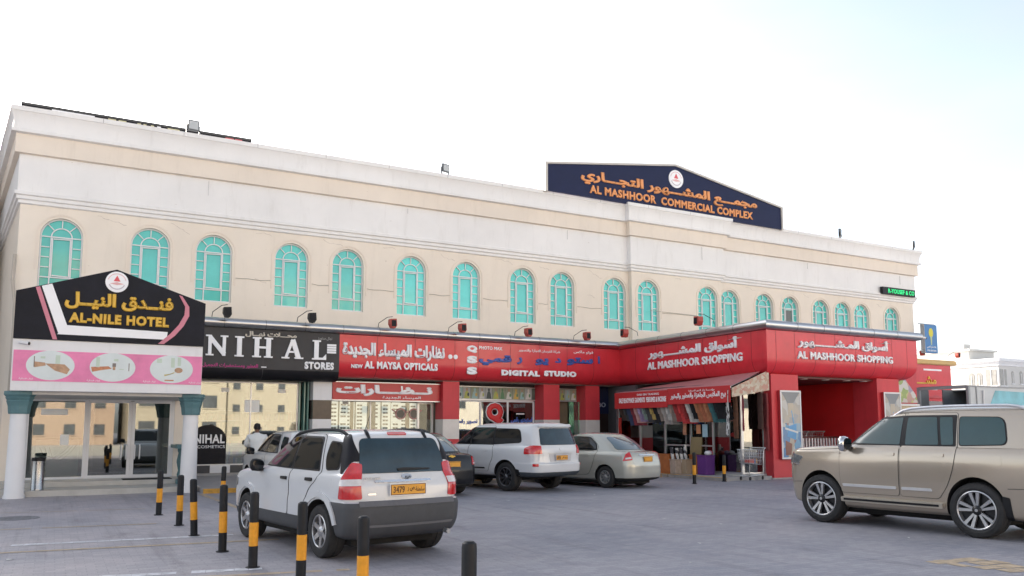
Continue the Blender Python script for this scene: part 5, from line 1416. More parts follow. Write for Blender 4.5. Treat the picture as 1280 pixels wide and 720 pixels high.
# ---- black saloon half hidden behind the crossover
blackcar = mat('black_car_paint', (.008, .008, .010), .25, var=.1, spec=.3, coat=.25)
sal2 = dict(sal); sal2['parts'] = [p if p[0] not in ('boot_lid', 'bumper_line') else (p[0], p[1], p[2], p[3], blackcar, p[5]) for p in sal['parts']]
sal2['parts'] = [p if p[0] != 'emblem' else ('emblem', 'B', [(-.09, .93), (-.035, .93), (-.035, .915), (.035, .915), (.035, .93), (.09, .93), (.09, .955), (.035, .955), (.035, .97), (-.035, .97), (-.035, .955), (-.09, .955)], .012, [gold_letter, chrome], dict(r=0, step=.05)) for p in sal2['parts'] if p[0] != 'chrome_strip']
sal2.update(handle_m=blackcar, mirror_m=blackcar, style='five')
sal2['side_parts'] = [('tail_light', 'BL', [(-1.08, .74), (-.74, .74), (-.76, .90), (-1.02, .94)], .016, [lens_red, lens_red], dict(r=.02, step=.035, skirt=.03)),
                      ('reversing_light', 'BL', [(-1.05, .76), (-.78, .76), (-.78, .79), (-1.04, .79)], .020, [lens_clear, lens_red], dict(r=.012, step=.03, skirt=.01)),
                      ('headlight', 'FL', [(-1.05, .62), (-.72, .62), (-.70, .76), (-.98, .80)], .012, lens_clear, dict(r=.03, step=.05))]
t, bv = suv('parked_car', 'black saloon with yellow plate between the white crossover and the white SUV', blackcar, sal2, (8.32, 21.0, 0), radians(90+10), None, 1.04)
plate(t, bv, -2.17, .76, .40, .12, None, 0, back=plate_y)

# ---- silver-white hatchback behind the crossover, and a pale car behind the off-roader
pearl = mat('pearl_car_paint', (.60, .60, .60), .25, metal=.2, var=.03, coat=.6)
hb = dict(cross); hb.update(lower=pearl, handle_m=pearl, mirror_m=black, rails=None)
hb['side_parts'] = [p for p in cross['side_parts'] if p[0] in ('tail_light', 'headlight')]
hb['parts'] = [p for p in cross['parts'] if p[0] in ('rear_window', 'windscreen')]
suv('parked_car', 'silver hatchback with black mirror parked beside the man in white', pearl, hb, (5.42, 21.2, 0), radians(90+4), None, .98)
pale = mat('pale_grey_car_paint', (.52, .53, .56), .22, metal=.3, var=.03, coat=.7)
s3 = dict(sal); s3.update(handle_m=pale, mirror_m=pale, glass=mat('rosy_car_glass', (.07, .035, .04), .05, coat=.8))
s3['parts'] = [p if p[0] not in ('boot_lid', 'bumper_line') else (p[0], p[1], p[2], p[3], pale, p[5]) for p in sal['parts']]
suv('parked_car', 'pale grey saloon mostly hidden behind the gold off-road car', pale, s3, (20.4, 14.6, 0), radians(172), None, 1.08)
# ------------------------------------------------------------------ striped bollards
bol_black = mat('bollard_black', (.012, .013, .016), .5, var=.3, vs=9, spec=.3)
bol_yel = mat('bollard_yellow', (.80, .34, .015), .45, var=.14, vs=9, streak=.3)
def bollard(label, x, y, h=.89, lean=(0, 0), r=.055):
    o = bollard.o if hasattr(bollard, 'o') else None
    if o is None:
        t = thing('striped_bollard', label, 'bollard', (x, y, 0), 0, 'striped bollards')
        m = MB()
        prof = [(r, .0), (r, .255), (r, .256), (r, .53), (r, .531), (r, .84), (r*.93, .872), (r*.6, .888), (0, .89)]
        m.lathe(prof, n=20, mats=[0, 0, 1, 1, 0, 0, 0, 0])
        m.build('post', [bol_black, bol_yel], t, smooth=35)
        f = MB(); f.cyl((0, 0, 0), (0, 0, .012), .085, n=16); f.build('base_plate', bol_black, t)
        bollard.o = t
    else:
        t = copy_tree(o); t['label'] = label; t.location = (x, y, 0)
    t.scale = (1, 1, h/.89); t.rotation_euler = (radians(lean[0]), radians(lean[1]), random.random()*6)
    return t
for lb, x, y, h in (('striped bollard nearest the hotel doors, standing alone on the left', 1.89, 17.66, .86), ('striped bollard in front of the right porch column', 2.01, 15.62, .87),
                    ('slightly leaning striped bollard with scuffed top', 2.03, 14.0, .89), ('striped bollard directly in front of the far kerb bollard', 2.12, 12.04, .91),
                    ('striped bollard in front of the front wheel of the white crossover', 2.21, 10.5, .91), ('striped bollard in front of the rear wheel of the white crossover', 2.45, 9.2, .88),
                    ('striped bollard in front of the rear bumper corner of the white crossover', 2.55, 7.44, .88), ('nearest bollard, only its black top in view', 2.64, 5.42, .88),
                    ('striped bollard by the kerb in front of the cosmetics window', 3.46, 19.9, .82), ('striped bollard in front of the purple tub', 17.17, 19.6, .95), ('striped bollard left of the shopping cart by the awning', 18.75, 20.0, .84)):
    bollard(lb, x, y, h, (0, -3.2) if 'leaning' in lb else (random.uniform(-1.1, 1.1), random.uniform(-1.1, 1.1)))

# ------------------------------------------------------------------ porch furniture
t = thing('waste_bin', 'chrome cylinder waste bin with black rim beside the left porch column', 'bin', (-.27, 24.2, .14))
m = MB(); m.lathe([(0, 0), (.15, 0), (.15, .03), (.145, .04), (.145, .72)], n=24); m.build('bin_body', mat('dull_chrome', (.36, .37, .38), .28, metal=1, var=.1, vs=6), t, smooth=40)
m = MB(); m.lathe([(.145, .72), (.155, .725), (.155, .80), (.13, .805), (.11, .76), (0, .74)], n=24); m.build('bin_rim', black, t, smooth=40)
m = MB(); m.box(1.75, 25.15, .272, 3.0, 25.75, .287); tag(m.build('door_mat', mat('black_doormat', (.02, .02, .02), .9, var=.3, vs=30)), 'black doormat in front of the hotel doors', 'doormat')
t = thing('balustrade', 'dark teal balustrade beside the hotel wall behind the right column', 'balustrade', (3.3, 25.2, .14))
m = MB(); m.box(-.22, -.4, 0, .22, 1.0, .12); m.box(-.25, -.43, .98, .25, 1.03, 1.08); m.build('rail', teal_paint, t, bevel=.01)
for k in range(5):
    m = MB(); m.lathe([(.05, .12), (.07, .2), (.04, .32), (.085, .55), (.085, .62), (.045, .82), (.07, .9), (.06, .98)], (0, -.28+k*.29, 0), n=12); m.build('baluster', teal_paint, t, smooth=40)
# papers taped to the glass
for nm, lb, x, z, w_, h_, y in (('paper_notice', 'cream paper strip taped high on the left hotel window', .02, 2.14, .66, .17, HY-.014), ('paper_notice', 'white paper sheet taped low on the left hotel window', .30, 1.36, .22, .30, HY-.014),
                               ('paper_notice', 'square white notice stuck high on the cosmetics window', 5.95, 2.44, .5, .42, GY-.012), ('paper_notice', 'small white notice near the top left of the cosmetics window', 5.05, 2.98, .26, .14, GY-.012),
                               ('paper_notice', 'small white notice near the top right of the cosmetics window', 6.95, 2.98, .26, .14, GY-.012), ('paper_notice', 'small white notice at the top of the optician window', 9.25, 2.6, .22, .1, GY-.012)):
    m = MB(); m.box(x-w_/2, y-.004, z-h_/2, x+w_/2, y, z+h_/2); tag(m.build(nm, mat('paper', (.86, .86, .83), .7, var=.03)), lb, 'notice')
# cables hanging behind the hotel glass
m = MB()
for k in range(3):
    m.tube([(-.3+.12*k, 26.9, 1.15), (-.2+.12*k, 26.9, .95-.06*k), (.05+.1*k, 26.9, .85-.03*k), (.3+.1*k, 26.9, 1.02), (.45+.08*k, 26.9, 1.2)], .012, 6)
tag(m.build('cable_loop', black), 'black cable loops hanging behind the left hotel window', 'cable')
# black arched decal in the cosmetics window
t = thing('window_decal', 'black arched window panel with the white words NIHAL COSMETICS', 'sign', (4.52, GY-.02, .47))
m = MB(); m.prism([(-.55, 0), (.62, 0), (.62, .8)]+[(.03+.6*cos(a), .8+.52*sin(a)) for a in [pi*k/16 for k in range(1, 16)]]+[(-.55, .8)], -.006, 0); m.build('panel', black_panel, t)
letters('lettering', 'NIHAL', .08, .86, .98, .30, white_letter, t, y=-.006, depth=.006, bold=.03)
letters('lettering', 'COSMETICS', .14, .60, .88, .10, white_letter, t, y=-.006, depth=.006, bold=.01)

# ------------------------------------------------------------------ shop interiors: racks, shelves, goods
goods_cols = [(.5, .08, .06), (.08, .16, .4), (.6, .5, .12), (.12, .35, .18), (.6, .58, .52), (.35, .1, .3), (.06, .06, .07), (.65, .35, .12)]
goods = [mat('boxed_goods_%s' % n, c, .45, var=.1) for n, c in zip(('red', 'blue', 'yellow', 'green', 'cream', 'plum', 'black', 'orange'), goods_cols)]
def shelf_unit(label, x, y, z, w, h, d, n, rz=0, seed=1, frame=None, fill=True, cat='shelves', glow=False):
    t = thing('display_shelf', label, cat, (x, y, z), rz)
    m = MB(); 
    for sx in (-w/2, w/2): m.box(sx-.015, 0, 0, sx+.015, d, h)
    for k in range(n+1): m.box(-w/2, 0, h*k/n-.012, w/2, d-.002, h*k/n+.012)
    m.box(-w/2, d, 0, w/2, d+.02, h, 1)
    m.build('frame', [frame or alu, room_wall], t)
    if fill:
        rnd = random.Random(seed); m = MB()
        for k in range(n):
            xx = -w/2+.03
            while xx < w/2-.1:
                ww = rnd.uniform(.05, .16); hh = rnd.uniform(.4, .85)*h/n; c = rnd.randrange(len(goods))
                m.box(xx, .04+rnd.random()*.05, h*k/n+.013, xx+ww*.9, d-.05, h*k/n+.013+hh, c); xx += ww
        o = m.build('stock', goods, t); o['kind'] = 'stuff'
    return t
shelf_unit('tall white goods shelf at the back left of the cosmetics shop', 5.3, 31.6, .13, 1.6, 2.2, .35, 6, seed=2)
shelf_unit('tall goods shelf at the back right of the cosmetics shop', 7.1, 31.6, .13, 1.6, 2.2, .35, 6, seed=3)
shelf_unit('low glass display rack just inside the cosmetics window', 5.75, 29.75, .13, .9, 1.25, .3, 4, seed=4)
# optician: white racks of spectacles
def specs_rack(label, x, y, w, seed):
    t = thing('spectacle_rack', label, 'spectacle rack', (x, y, .2))
    m = MB(); n = max(2, int(w/.34)); cw = w/n
    for k in range(n): m.box(-w/2+cw*k+.02, .05, .2, -w/2+cw*(k+1)-.05, .08, 2.5)
    m.build('back_panel', mat('rack_white_glow', (.66, .66, .62), .5, emit=((1, .97, .90), .14)), t)  # faint emission on the panels stands in for light inside the shop
    m = MB(); rnd = random.Random(seed)
    for k in range(n):
        x_ = -w/2+cw*k+.045
        for r_ in range(15):
            z = .3+r_*.145
            if rnd.random() < .95:
                m.box(x_, .0, z, x_+.09, .03, z+.065, 0); m.box(x_+.11, .0, z, x_+.20, .03, z+.065, 0); m.box(x_+.09, .0, z+.045, x_+.11, .02, z+.055, 0)
    o = m.build('spectacles', [mat('spectacle_dark', (.05, .045, .045), .3, var=.5, vs=20)], t); o['kind'] = 'stuff'
specs_rack('white spectacle rack in columns at the left of the optician window', 9.15, 30.2, 1.1, 1)
specs_rack('white spectacle rack in columns left of the middle of the optician window', 10.2, 30.9, 1.0, 2)
specs_rack('wide white spectacle rack in the middle of the optician window', 11.35, 30.6, 1.25, 3)
specs_rack('white spectacle rack nearest the optician door', 12.5, 31.6, 1.2, 4)
for x, w_, lb in ((8.75, .16, 'dark brown upright panel at the left end of the optician racks'), (9.78, .12, 'tan upright panel between the first two optician racks'), (10.6, .2, 'dark upright panel in the middle of the optician racks'), (12.0, .14, 'brown upright panel beside the wide optician rack')):
    m = MB(); m.box(x-w_/2, 30.1, .13, x+w_/2, 30.16, 2.7); tag(m.build('upright_panel', mat('panel_'+lb.split()[0], {'dark': (.06, .045, .035), 'tan': (.32, .22, .12), 'brown': (.16, .09, .05)}[lb.split()[0]], .5)), lb, 'panel')
t = thing('counter', 'low white counter behind the optician window', 'counter', (10.2, 29.7, .13)); m = MB(); m.box(-1.4, 0, 0, 1.4, .5, .95); m.box(-1.45, -.04, .95, 1.45, .54, 1.0, 1); m.build('counter_body', [white_paint, glass_dark], t, bevel=.01)
t = thing('window_decal', 'large pair of sunglasses drawn on the optician window', 'sticker', (11.65, GY-.012, 2.25))
m = MB()
for s in (-1, 1):
    m.arcbar(s*.27, -.03, .19, .055, 0, 2*pi, -.008, 0, 22, 0); m.prism(ellipse(s*.27, -.03, .155, .155, 20), -.004, -.001, 1)
m.bar((-.10, .04), (.10, .04), .05, -.008, 0, 0); m.bar((-.45, .02), (-.62, .14), .05, -.008, 0, 0); m.bar((.45, .02), (.58, .12), .05, -.008, 0, 0)
m.build('decal', [mat('decal_pink', (.40, .18, .17), .4), mat('decal_dark', (.05, .045, .05), .2)], t)
t = thing('round_sticker', 'red oval sticker low on the optician window', 'sticker', (11.6, GY-.012, 1.38)); m = MB(); m.prism(ellipse(0, 0, .42, .13, 24), -.006, 0); m.build('decal', red_letter, t)

# ------------------------------------------------------------------ studio: picture strip, red Q, blue words
def picture_strip(label, x0, x1, y, z0, z1, seed):
    t = thing('picture_strip', label, 'picture strip', ((x0+x1)/2, y, z0)); w_ = (x1-x0)/2; h = z1-z0
    m = MB(); m.box(-w_, -.02, 0, w_, 0, h, 0); m.box(-w_-.02, -.03, -.04, w_+.02, 0, 0, 1); m.box(-w_-.02, -.03, h, w_+.02, 0, h+.03, 1); m.build('panel', [mat('strip_dark_green', (.10, .13, .11), .5, var=.3, vs=4), alu], t)
    rnd = random.Random(seed); m = MB(); x = -w_+.02; i = 0
    cols = [0, 1, 2, 0, 3, 1, 4, 0, 5, 2]
    while x < w_-.2:
        ww = rnd.uniform(.24, .36); c = cols[i % 10]; cx = x+ww/2; Y = -.024-.002*(i % 3)
        m.box(x, Y+.003, .01, x+ww*.96, -.018, h-.01, rnd.choice([6, 7, 2, 6]))
        m.prism([(cx-ww*.38, .02), (cx-ww*.22, h*.55), (cx-ww*.08, h*.66), (cx+ww*.1, h*.66), (cx+ww*.24, h*.5), (cx+ww*.36, .02)], Y, -.02, c)
        m.prism(ellipse(cx, h*.78, ww*.14, h*.14, 12), Y-.001, -.02, 8 if i % 2 else c)
        m.prism(ellipse(cx+ww*.16, h*.36, ww*.12, h*.16, 10), Y-.002, -.02, rnd.choice([3, 4, 5, 1]))
        x += ww; i += 1
    m.build('portrait_print', [mat('p_white', (.66, .65, .60), .5), mat('p_lime', (.45, .48, .12), .5), mat('p_cyan', (.32, .50, .50), .5), mat('p_dark', (.06, .08, .08), .5), mat('p_green', (.12, .26, .13), .5), mat('p_gold', (.6, .40, .1), .5), mat('p_olive', (.30, .33, .24), .5), mat('p_grey', (.40, .42, .42), .5), mat('p_skin', (.42, .28, .2), .5)], t)
picture_strip('long strip of portrait pictures over the photo studio window', 13.6, 17.2, GY-.05, 2.83, 3.3, 5)
picture_strip('short strip of portrait pictures over the narrow studio doorway', 18.1, 19.22, GY-.05, 2.83, 3.3, 8)
t = thing('letter_sign', 'big red letter Q on the studio glass door', 'sign', (15.35, GY-.05, 2.27))
letters('letter_outline', 'Q', 0, 0, .84, .90, white_letter, t, depth=.02, bold=.12)
letters('letter', 'Q', 0, 0, .76, .82, red_letter, t, y=-.012, depth=.03, bold=.085)
t = thing('window_lettering', 'blue Arabic words on the right studio window', 'lettering', (16.6, GY-.012, 1.98))
letters('lettering', 'استوديو رقمي', 0, 0, 1.0, .30, mat('bright_blue', (.08, .16, .55), .4), t, depth=.008, bold=.04); m = MB(); m.box(-.25, -.006, .26, .12, 0, .30); m.build('underline', white_letter, t)
t = thing('window_lettering', 'blue Arabic words on the left studio window', 'lettering', (14.12, GY-.012, 1.92)); letters('lettering', 'تصوير رقمي', 0, 0, .98, .26, MATS['bright_blue'], t, depth=.008, bold=.04)
shelf_unit('goods shelf inside the left studio window', 14.1, 29.9, .13, 1.0, 1.9, .3, 5, seed=8)
t = thing('standing_poster', 'dark standing poster in the narrow studio doorway', 'poster', (18.5, GY-.05, .12)); m = MB(); m.box(-.32, -.02, 0, .32, 0, 1.75); m.build('panel', black_panel, t); m = MB(); m.prism([(-.26, .5), (.26, .5), (.2, 1.1), (-.1, 1.2)], -.026, -.02, 0); m.prism(ellipse(.02, 1.38, .15, .2, 14), -.027, -.02, 1); m.build('print', [red_letter, mat('p_face', (.3, .25, .25), .5)], t)
t = thing('wall_sign', 'white letters NBO on the navy lobby fascia', 'lettering', (20.4, GY-.062, 2.68)); letters('lettering', 'NBO', 0, 0, .62, .2, mat('grey_white_letter', (.5, .52, .58), .5), t, depth=.02, bold=.02)

# ------------------------------------------------------------------ awning with valance, hanging clothes
t = thing('awning', 'faded red awning with printed valance in front of the clothes shop', 'awning', (0, 0, 0))
faded = mat('faded_red_canvas', (.50, .20, .20), .8, var=.08, vs=2, bump=.1, bs=20); redcv = mat('red_canvas', (.52, .028, .03), .6, var=.08, vs=2)
AX0, AX1, AY0, AY1 = 19.4, 20.85, 20.3, 26.7
m = MB(); NN = 12
for i in range(NN):
    y0 = AY0+(AY1-AY0)*i/NN; y1 = AY0+(AY1-AY0)*(i+1)/NN
    for j in range(4):
        def pt(y, s): return (AX0+(AX1-AX0)*s, y, 3.06+(.26+.30*(AY1-y)/(AY1-AY0))*s-.03*sin(pi*s)+.012*sin(y*5)*sin(pi*s))
        a, b, c_, d = pt(y0, j/4), pt(y1, j/4), pt(y1, (j+1)/4), pt(y0, (j+1)/4); m.quad(a, b, c_, d)
m.build('canopy', faded, t, smooth=50)
m = MB(); m.box(AX0-.012, AY0, 2.53, AX0+.004, 23.47, 3.09); m.box(AX0-.012, 23.49, 2.44, AX0+.004, AY1, 3.06)
va = m.build('valance', redcv, t)
r_ = (0, 0, radians(-90))
me = text_mesh('بيع الملابس الجاهزة والعطور والبخور', 2.8, .26, .006, .03); me.materials.append(white_letter); put('lettering', me, va, (AX0-.013, 21.9, 2.79), r_)
me = text_mesh('مؤسسة دار النور للتجارة', 1.3, .09, .006, .0); me.materials.append(white_letter); put('lettering', me, va, (AX0-.013, 21.68, 2.97), r_)
me = text_mesh('SALE READYMADE GARMENTS  PERFUMES & INCENSE', 2.85, .19, .006, .03); me.materials.append(white_letter); put('lettering', me, va, (AX0-.013, 24.98, 2.745), r_)
me = text_mesh('DAR EIN TRADING', 1.3, .075, .006, .0); me.materials.append(white_letter); put('lettering', me, va, (AX0-.013, 24.6, 2.945), r_)
m = MB()
for y in (AY0+.1, 23.48, AY1-.1): m.tube([(AX0+.03, y, 3.03), (AX1-.02, y, 3.0+.24+.30*(AY1-y)/(AY1-AY0))], .016, 8)
m.tube([(AX0+.03, AY0, 3.03), (AX0+.03, AY1, 3.03)], .018, 8); m.build('awning_frame', alu, t)
# patterned end panel closing the awning towards the pillar
m = MB(); m.quad((AX0+.05, AY0-.02, 3.0), (AX1+.06, AY0-.25, 3.62), (AX1+.06, AY0-.25, 2.95), (AX0+.05, AY0-.02, 2.70)); m.quad((AX0+.05, AY0-.012, 2.70), (AX1+.06, AY0-.242, 2.95), (AX1+.06, AY0-.242, 3.62), (AX0+.05, AY0-.012, 3.0))
m.build('end_panel', mosaic_mat('patterned_canvas', [(.42, .36, .28), (.40, .26, .20), (.48, .44, .37), (.42, .20, .17), (.44, .38, .31)], 11), t)

rail = MB(); rail.tube([(19.62, 20.6, 2.66), (19.62, 26.5, 2.66)], .015, 8)
for y in (20.7, 23.5, 26.4): rail.tube([(19.62, y, 2.66), (19.62, y, 3.08)], .01, 6)
tag(rail.build('clothes_rail', alu), 'thin metal rail under the awning from which clothes hang', 'rail')
cloth_cols = [('dark brown', (.06, .035, .03)), ('charcoal', (.05, .05, .055)), ('maroon', (.20, .03, .04)), ('dusty pink', (.45, .25, .24)), ('lilac', (.32, .24, .40)), ('grey green', (.22, .28, .25)), ('navy', (.03, .04, .09)), ('mustard', (.42, .30, .10)), ('dark red', (.28, .03, .03)),
              ('stone grey', (.33, .30, .28)), ('taupe', (.26, .20, .17)), ('bright red', (.55, .05, .05)), ('rust', (.36, .12, .06)), ('pale grey', (.48, .46, .44)), ('black', (.015, .015, .018)), ('orange brown', (.40, .16, .08)), ('dark teal', (.04, .12, .13))]
ordn = ['first', 'second', 'third', 'fourth', 'fifth', 'sixth', 'seventh', 'eighth', 'ninth', 'tenth', 'eleventh', 'twelfth', 'thirteenth', 'fourteenth', 'fifteenth', 'sixteenth', 'seventeenth', 'eighteenth', 'nineteenth', 'twentieth', 'twenty-first', 'twenty-second', 'twenty-third', 'twenty-fourth']
order = [0, 1, 6, 2, 3, 4, 5, 1, 7, 14, 10, 9, 13, 10, 8, 11, 8, 13, 14, 15, 12, 15, 16, 14]
def garment(i, y):
    nm, c = cloth_cols[order[i]]
    t = thing('hanging_garment', '%s garment hanging under the awning, %s from the lobby end' % (nm, ordn[i]), 'garment', (19.62, y, 2.66), 0, 'clothes hanging under the awning')
    rnd = random.Random(i*7+1); L_ = rnd.uniform(.62, .86); tilt = rnd.uniform(-.05, .10)
    m = MB(); N, Mz = 10, 7; rows = []
    for k in range(Mz+1):
        s = k/Mz; row = []
        for q in range(N+1):
            u = q/N*2-1
            w_ = .22+.06*s; sh = .06*abs(u)**1.5*(1-s)
            row.append((u*w_+.26*s*L_, .03*sin(u*7+i)*(s*.9+.1)+tilt*s, -.06-sh-L_*s*.95))
        rows.append(row)
    for off in (.0, .035):
        i0 = len(m.v)
        for r in rows: m.v += [(x, y_+off*(1 if off else 0), z) for x, y_, z in r]
        for a in range(Mz):
            for b in range(N):
                q = i0+a*(N+1)+b; m.f.append((q, q+1, q+N+2, q+N+1)); m.m.append(0)
    for s in (-1, 1):                                    # sleeves
        m.prism([(s*.20, -.09), (s*.27, -.12), (s*.31+.13, -.45), (s*.22+.13, -.46)], .0, .05, 0)
    m.build('cloth', mat('cloth_'+nm.replace(' ', '_'), c, .9, var=.2, vs=9, bump=.2, bs=30), t, smooth=60)
    h = MB(); h.tube([(-.2, .015, -.11), (0, .015, -.04), (.2, .015, -.11)], .006, 6); h.tube([(0, .015, -.04), (0, .0, 0), (.02, 0, .02)], .004, 6); h.build('hanger', black, t)
    t.rotation_euler = (0, 0, radians(rnd.uniform(-62, -38)))
for i in range(24): garment(i, 26.35-i*.232)
t = thing('hanging_cloth', 'white cloth with black pattern hanging at the awning corner', 'cloth', (19.55, 20.6, 2.95))
m = MB(); N = 12; i0 = 0
for k in range(11):
    for q in range(N+1):
        u = q/N-.5; m.v.append((u*.62*.6, u*.62*.8+.035*sin(q*1.7)+.02*sin(k*.8), -k*.15))
for k in range(10):
    for q in range(N):
        a = k*(N+1)+q; m.f.append((a, a+1, a+N+2, a+N+1)); m.m.append(0)
m.build('cloth', mosaic_mat('black_spotted_cloth', [(.7, .7, .68), (.72, .72, .7), (.03, .03, .03), (.7, .7, .68)], 9, .8), t, smooth=60)
for i, (lb, y, x, c, L_) in enumerate((('brown long scarf hanging beside the clothes shop door', 20.6, 19.9, (.22, .11, .07), 1.5), ('maroon long scarf hanging beside the clothes shop door', 20.5, 20.05, (.20, .03, .05), 1.25), ('dark red shawl hung against the corner pillar', 20.2, 20.85, (.25, .05, .05), 1.9), ('patterned dark shawl hung left of the pillar shawl', 20.25, 20.68, (.10, .05, .04), 1.2),
                                       ('bright red garment hanging at the far end of the shop glazing', 26.9, 19.8, (.45, .03, .02), .9), ('peach blouse hanging in front of the shop glazing', 23.1, 19.85, (.55, .26, .16), .65))):
    t = thing('hanging_scarf', lb, 'scarf', (x, y, 2.85 if L_ > 1 else 2.1))
    m = MB(); N = 10
    for k in range(12):
        for q in range(N+1):
            u = q/N-.5; m.v.append((u*.12+.03*sin(q*2+i), u*.34+.01*sin(k+i), -k*L_/11))
    for k in range(11):
        for q in range(N):
            a = k*(N+1)+q; m.f.append((a, a+1, a+N+2, a+N+1)); m.m.append(0)
    m.build('cloth', mat('scarf_'+str(['brown', 'maroon', 'dark_red', 'patterned', 'bright_red', 'peach'][i]), c, .9, var=.25, vs=8), t, smooth=60)

# goods on the pavement beside the shop
def tub(label, x, y, w_, d, h, m_, name='tub', cat='tub'):
    t = thing(name, label, cat, (x, y, .12)); m = MB()
    m.prism([(-w_/2*.9, 0), (w_/2*.9, 0), (w_/2, h), (-w_/2, h)], -d/2, d/2); o = m.build('tub_body', m_, t, bevel=.015); k = MB(); k.box(-w_/2-.015, -d/2-.015, h-.04, w_/2+.015, d/2+.015, h); k.build('rim', m_, t, bevel=.008); return t
wooden = mat('orange_board', (.40, .13, .035), .6, var=.15, vs=5); purple = mat('purple_plastic', (.12, .03, .20), .4, var=.1); hess = mat('printed_sack', (.42, .33, .26), .7, var=.2, vs=9)
tub('orange brown board bin next to the silver saloon', 18.95, 22.95, .45, .5, .68, wooden, 'board_bin', 'bin')
tub('narrow orange brown board bin left of the purple tub', 19.5, 22.15, .28, .4, .66, wooden, 'board_bin', 'bin')
tub('printed paper sack with a red mark holding rolled posters', 18.95, 22.55, .34, .3, .50, hess, 'sack', 'sack')
tub('plain kraft sack holding rolled posters', 19.2, 22.3, .3, .3, .50, mat('kraft_sack', (.40, .30, .20), .7), 'sack', 'sack')
tub('purple plastic tub filled with goods beside the shop door', 19.45, 21.6, .42, .42, .66, purple)
roll_m = mosaic_mat('rolled_print', [(.6, .6, .58), (.05, .05, .06), (.5, .5, .5), (.65, .63, .6)], 9, .5)
for i, (lb, x, y, dx, L_) in enumerate((('rolled poster leaning left in the printed sack', 18.92, 22.6, -.15, .62), ('upright rolled poster in the printed sack', 19.0, 22.5, -.06, .6), ('tall rolled poster in the kraft sack', 19.2, 22.32, -.05, .72), ('second rolled poster leaning in the kraft sack', 19.15, 22.4, -.14, .6))):
    t = thing('rolled_poster', lb, 'rolled poster', (x, y, .3)); m = MB(); m.cyl((0, 0, 0), (dx, .12*dx, L_+.1), .055, n=14); m.build('roll', roll_m, t, smooth=40)
rnd = random.Random(4)
for i, (c, nm) in enumerate((((.6, .6, .62), 'white'), ((.35, .3, .45), 'grey violet'), ((.5, .1, .1), 'red'))):
    t = thing('wrapped_bundle', '%s wrapped bundle on top of the purple tub' % nm, 'bundle', (19.4+.14*i, 21.45+.1*i, .78)); m = MB(); m.lathe([(0, 0), (.09, .01), (.12, .06), (.08, .13), (0, .15)], n=10); m.build('wrapping', mat('wrap_'+nm.replace(' ', '_'), c, .5), t, smooth=50)
t = thing('mirror_board', 'olive cardboard sheet leaning at the shop door', 'board', (19.82, 22.6, .13)); m = MB(); m.box(-.02, -.28, 0, .02, .28, 1.25); m.build('sheet', mat('olive_card', (.26, .20, .10), .7), t); t.rotation_euler = (0, radians(6), 0)
for lb, y, z, w_, h_, c in (('orange notice taped to the clothes shop door', 22.45, 1.65, .22, .32, (.6, .25, .12)), ('blue white notice taped to the clothes shop door', 22.12, 1.6, .26, .44, (.38, .55, .62))):
    m = MB(); m.box(SX-.045, y-w_/2, z-h_/2, SX-.04, y+w_/2, z+h_/2); tag(m.build('paper_notice', mat('notice_'+lb.split()[0], c, .6)), lb, 'notice')
shelf_unit('dark goods shelves behind the left part of the clothes shop glass', 20.9, 26.2, .1, 1.9, 2.2, .35, 5, radians(-90), 11, black)
shelf_unit('goods shelves behind the middle of the clothes shop glass', 20.9, 24.3, .1, 1.5, 1.3, .35, 4, radians(-90), 12, black)
shelf_unit('toy shelves behind the glass panel next to the corner pillar', 20.45, 20.75, .14, .9, 1.7, .3, 5, 0, 13, steel)
t = thing('box_poster', 'dark teal goods box with white letters behind the corner glass', 'box', (20.1, 20.55, .2)); m = MB(); m.box(0, 0, 0, .5, .15, .8); m.build('box_body', mat('box_teal', (.04, .13, .14), .5, var=.3, vs=6), t)

# ------------------------------------------------------------------ shopping carts
wire = mat('cart_wire', (.55, .56, .57), .3, metal=.8, var=.05)
def make_cart(label, x, y, rz):
    t = thing('shopping_cart', label, 'shopping cart', (x, y, .02), rz, 'shopping carts')
    m = MB(); r = .006
    def P(u, v, w_): # basket: u along, v across, w height
        x0 = -.38+.06*(1-w_); x1 = .45+.05*w_; hw = .20+.06*w_+.0
        return (x0+(x1-x0)*u, hw*(2*v-1)*(1-.18*u), .48+.08*u+.48*w_-.06*u*w_)
    for w_ in (0, .25, .5, .75, 1.0):
        q = .011 if w_ == 1 else r
        m.tube([P(0, 0, w_), P(1, 0, w_), P(1, 1, w_), P(0, 1, w_), P(0, 0, w_)], q, 5)
    for k in range(11):
        u = k/10
        for v in (0, 1): m.tube([P(u, v, 0), P(u, v, 1)], r*.8, 4)
        m.tube([P(u, 0, 0), P(u, 1, 0)], r*.8, 4)
    for k in range(1, 6):
        for u in (0, 1): m.tube([P(u, k/6, 0), P(u, k/6, 1)], r*.8, 4)
        m.tube([P(0, k/6, 0), P(1, k/6, 0)], r*.8, 4)
    m.build('basket', wire, t)
    m = MB()
    for s in (-1, 1):
        m.tube([(-.50, s*.26, 1.02), (-.40, s*.25, .95), (-.36, s*.24, .48), (-.34, s*.24, .16), (.42, s*.17, .14)], .014, 8)
    m.tube([(-.34, -.24, .16), (-.34, .24, .16)], .012, 6); m.tube([(.42, -.17, .14), (.42, .17, .14)], .012, 6)
    m.build('cart_frame', wire, t, smooth=50)
    m = MB(); m.cyl((-.50, -.27, 1.02), (-.50, .27, 1.02), .02, n=10); m.build('handle', mat('cart_handle', (.55, .55, .56), .4), t, smooth=40)
    for ax, hw in ((-.33, .23), (.40, .16)):
        for s in (-1, 1):
            w_ = MB(); w_.cyl((ax, s*hw-.014, .06), (ax, s*hw+.014, .06), .06, n=16); w_.build('wheel', black, t, smooth=30)
    return t
c0 = make_cart('single shopping cart standing by the glass panel next to the awning', 19.95, 20.02, radians(180+18))
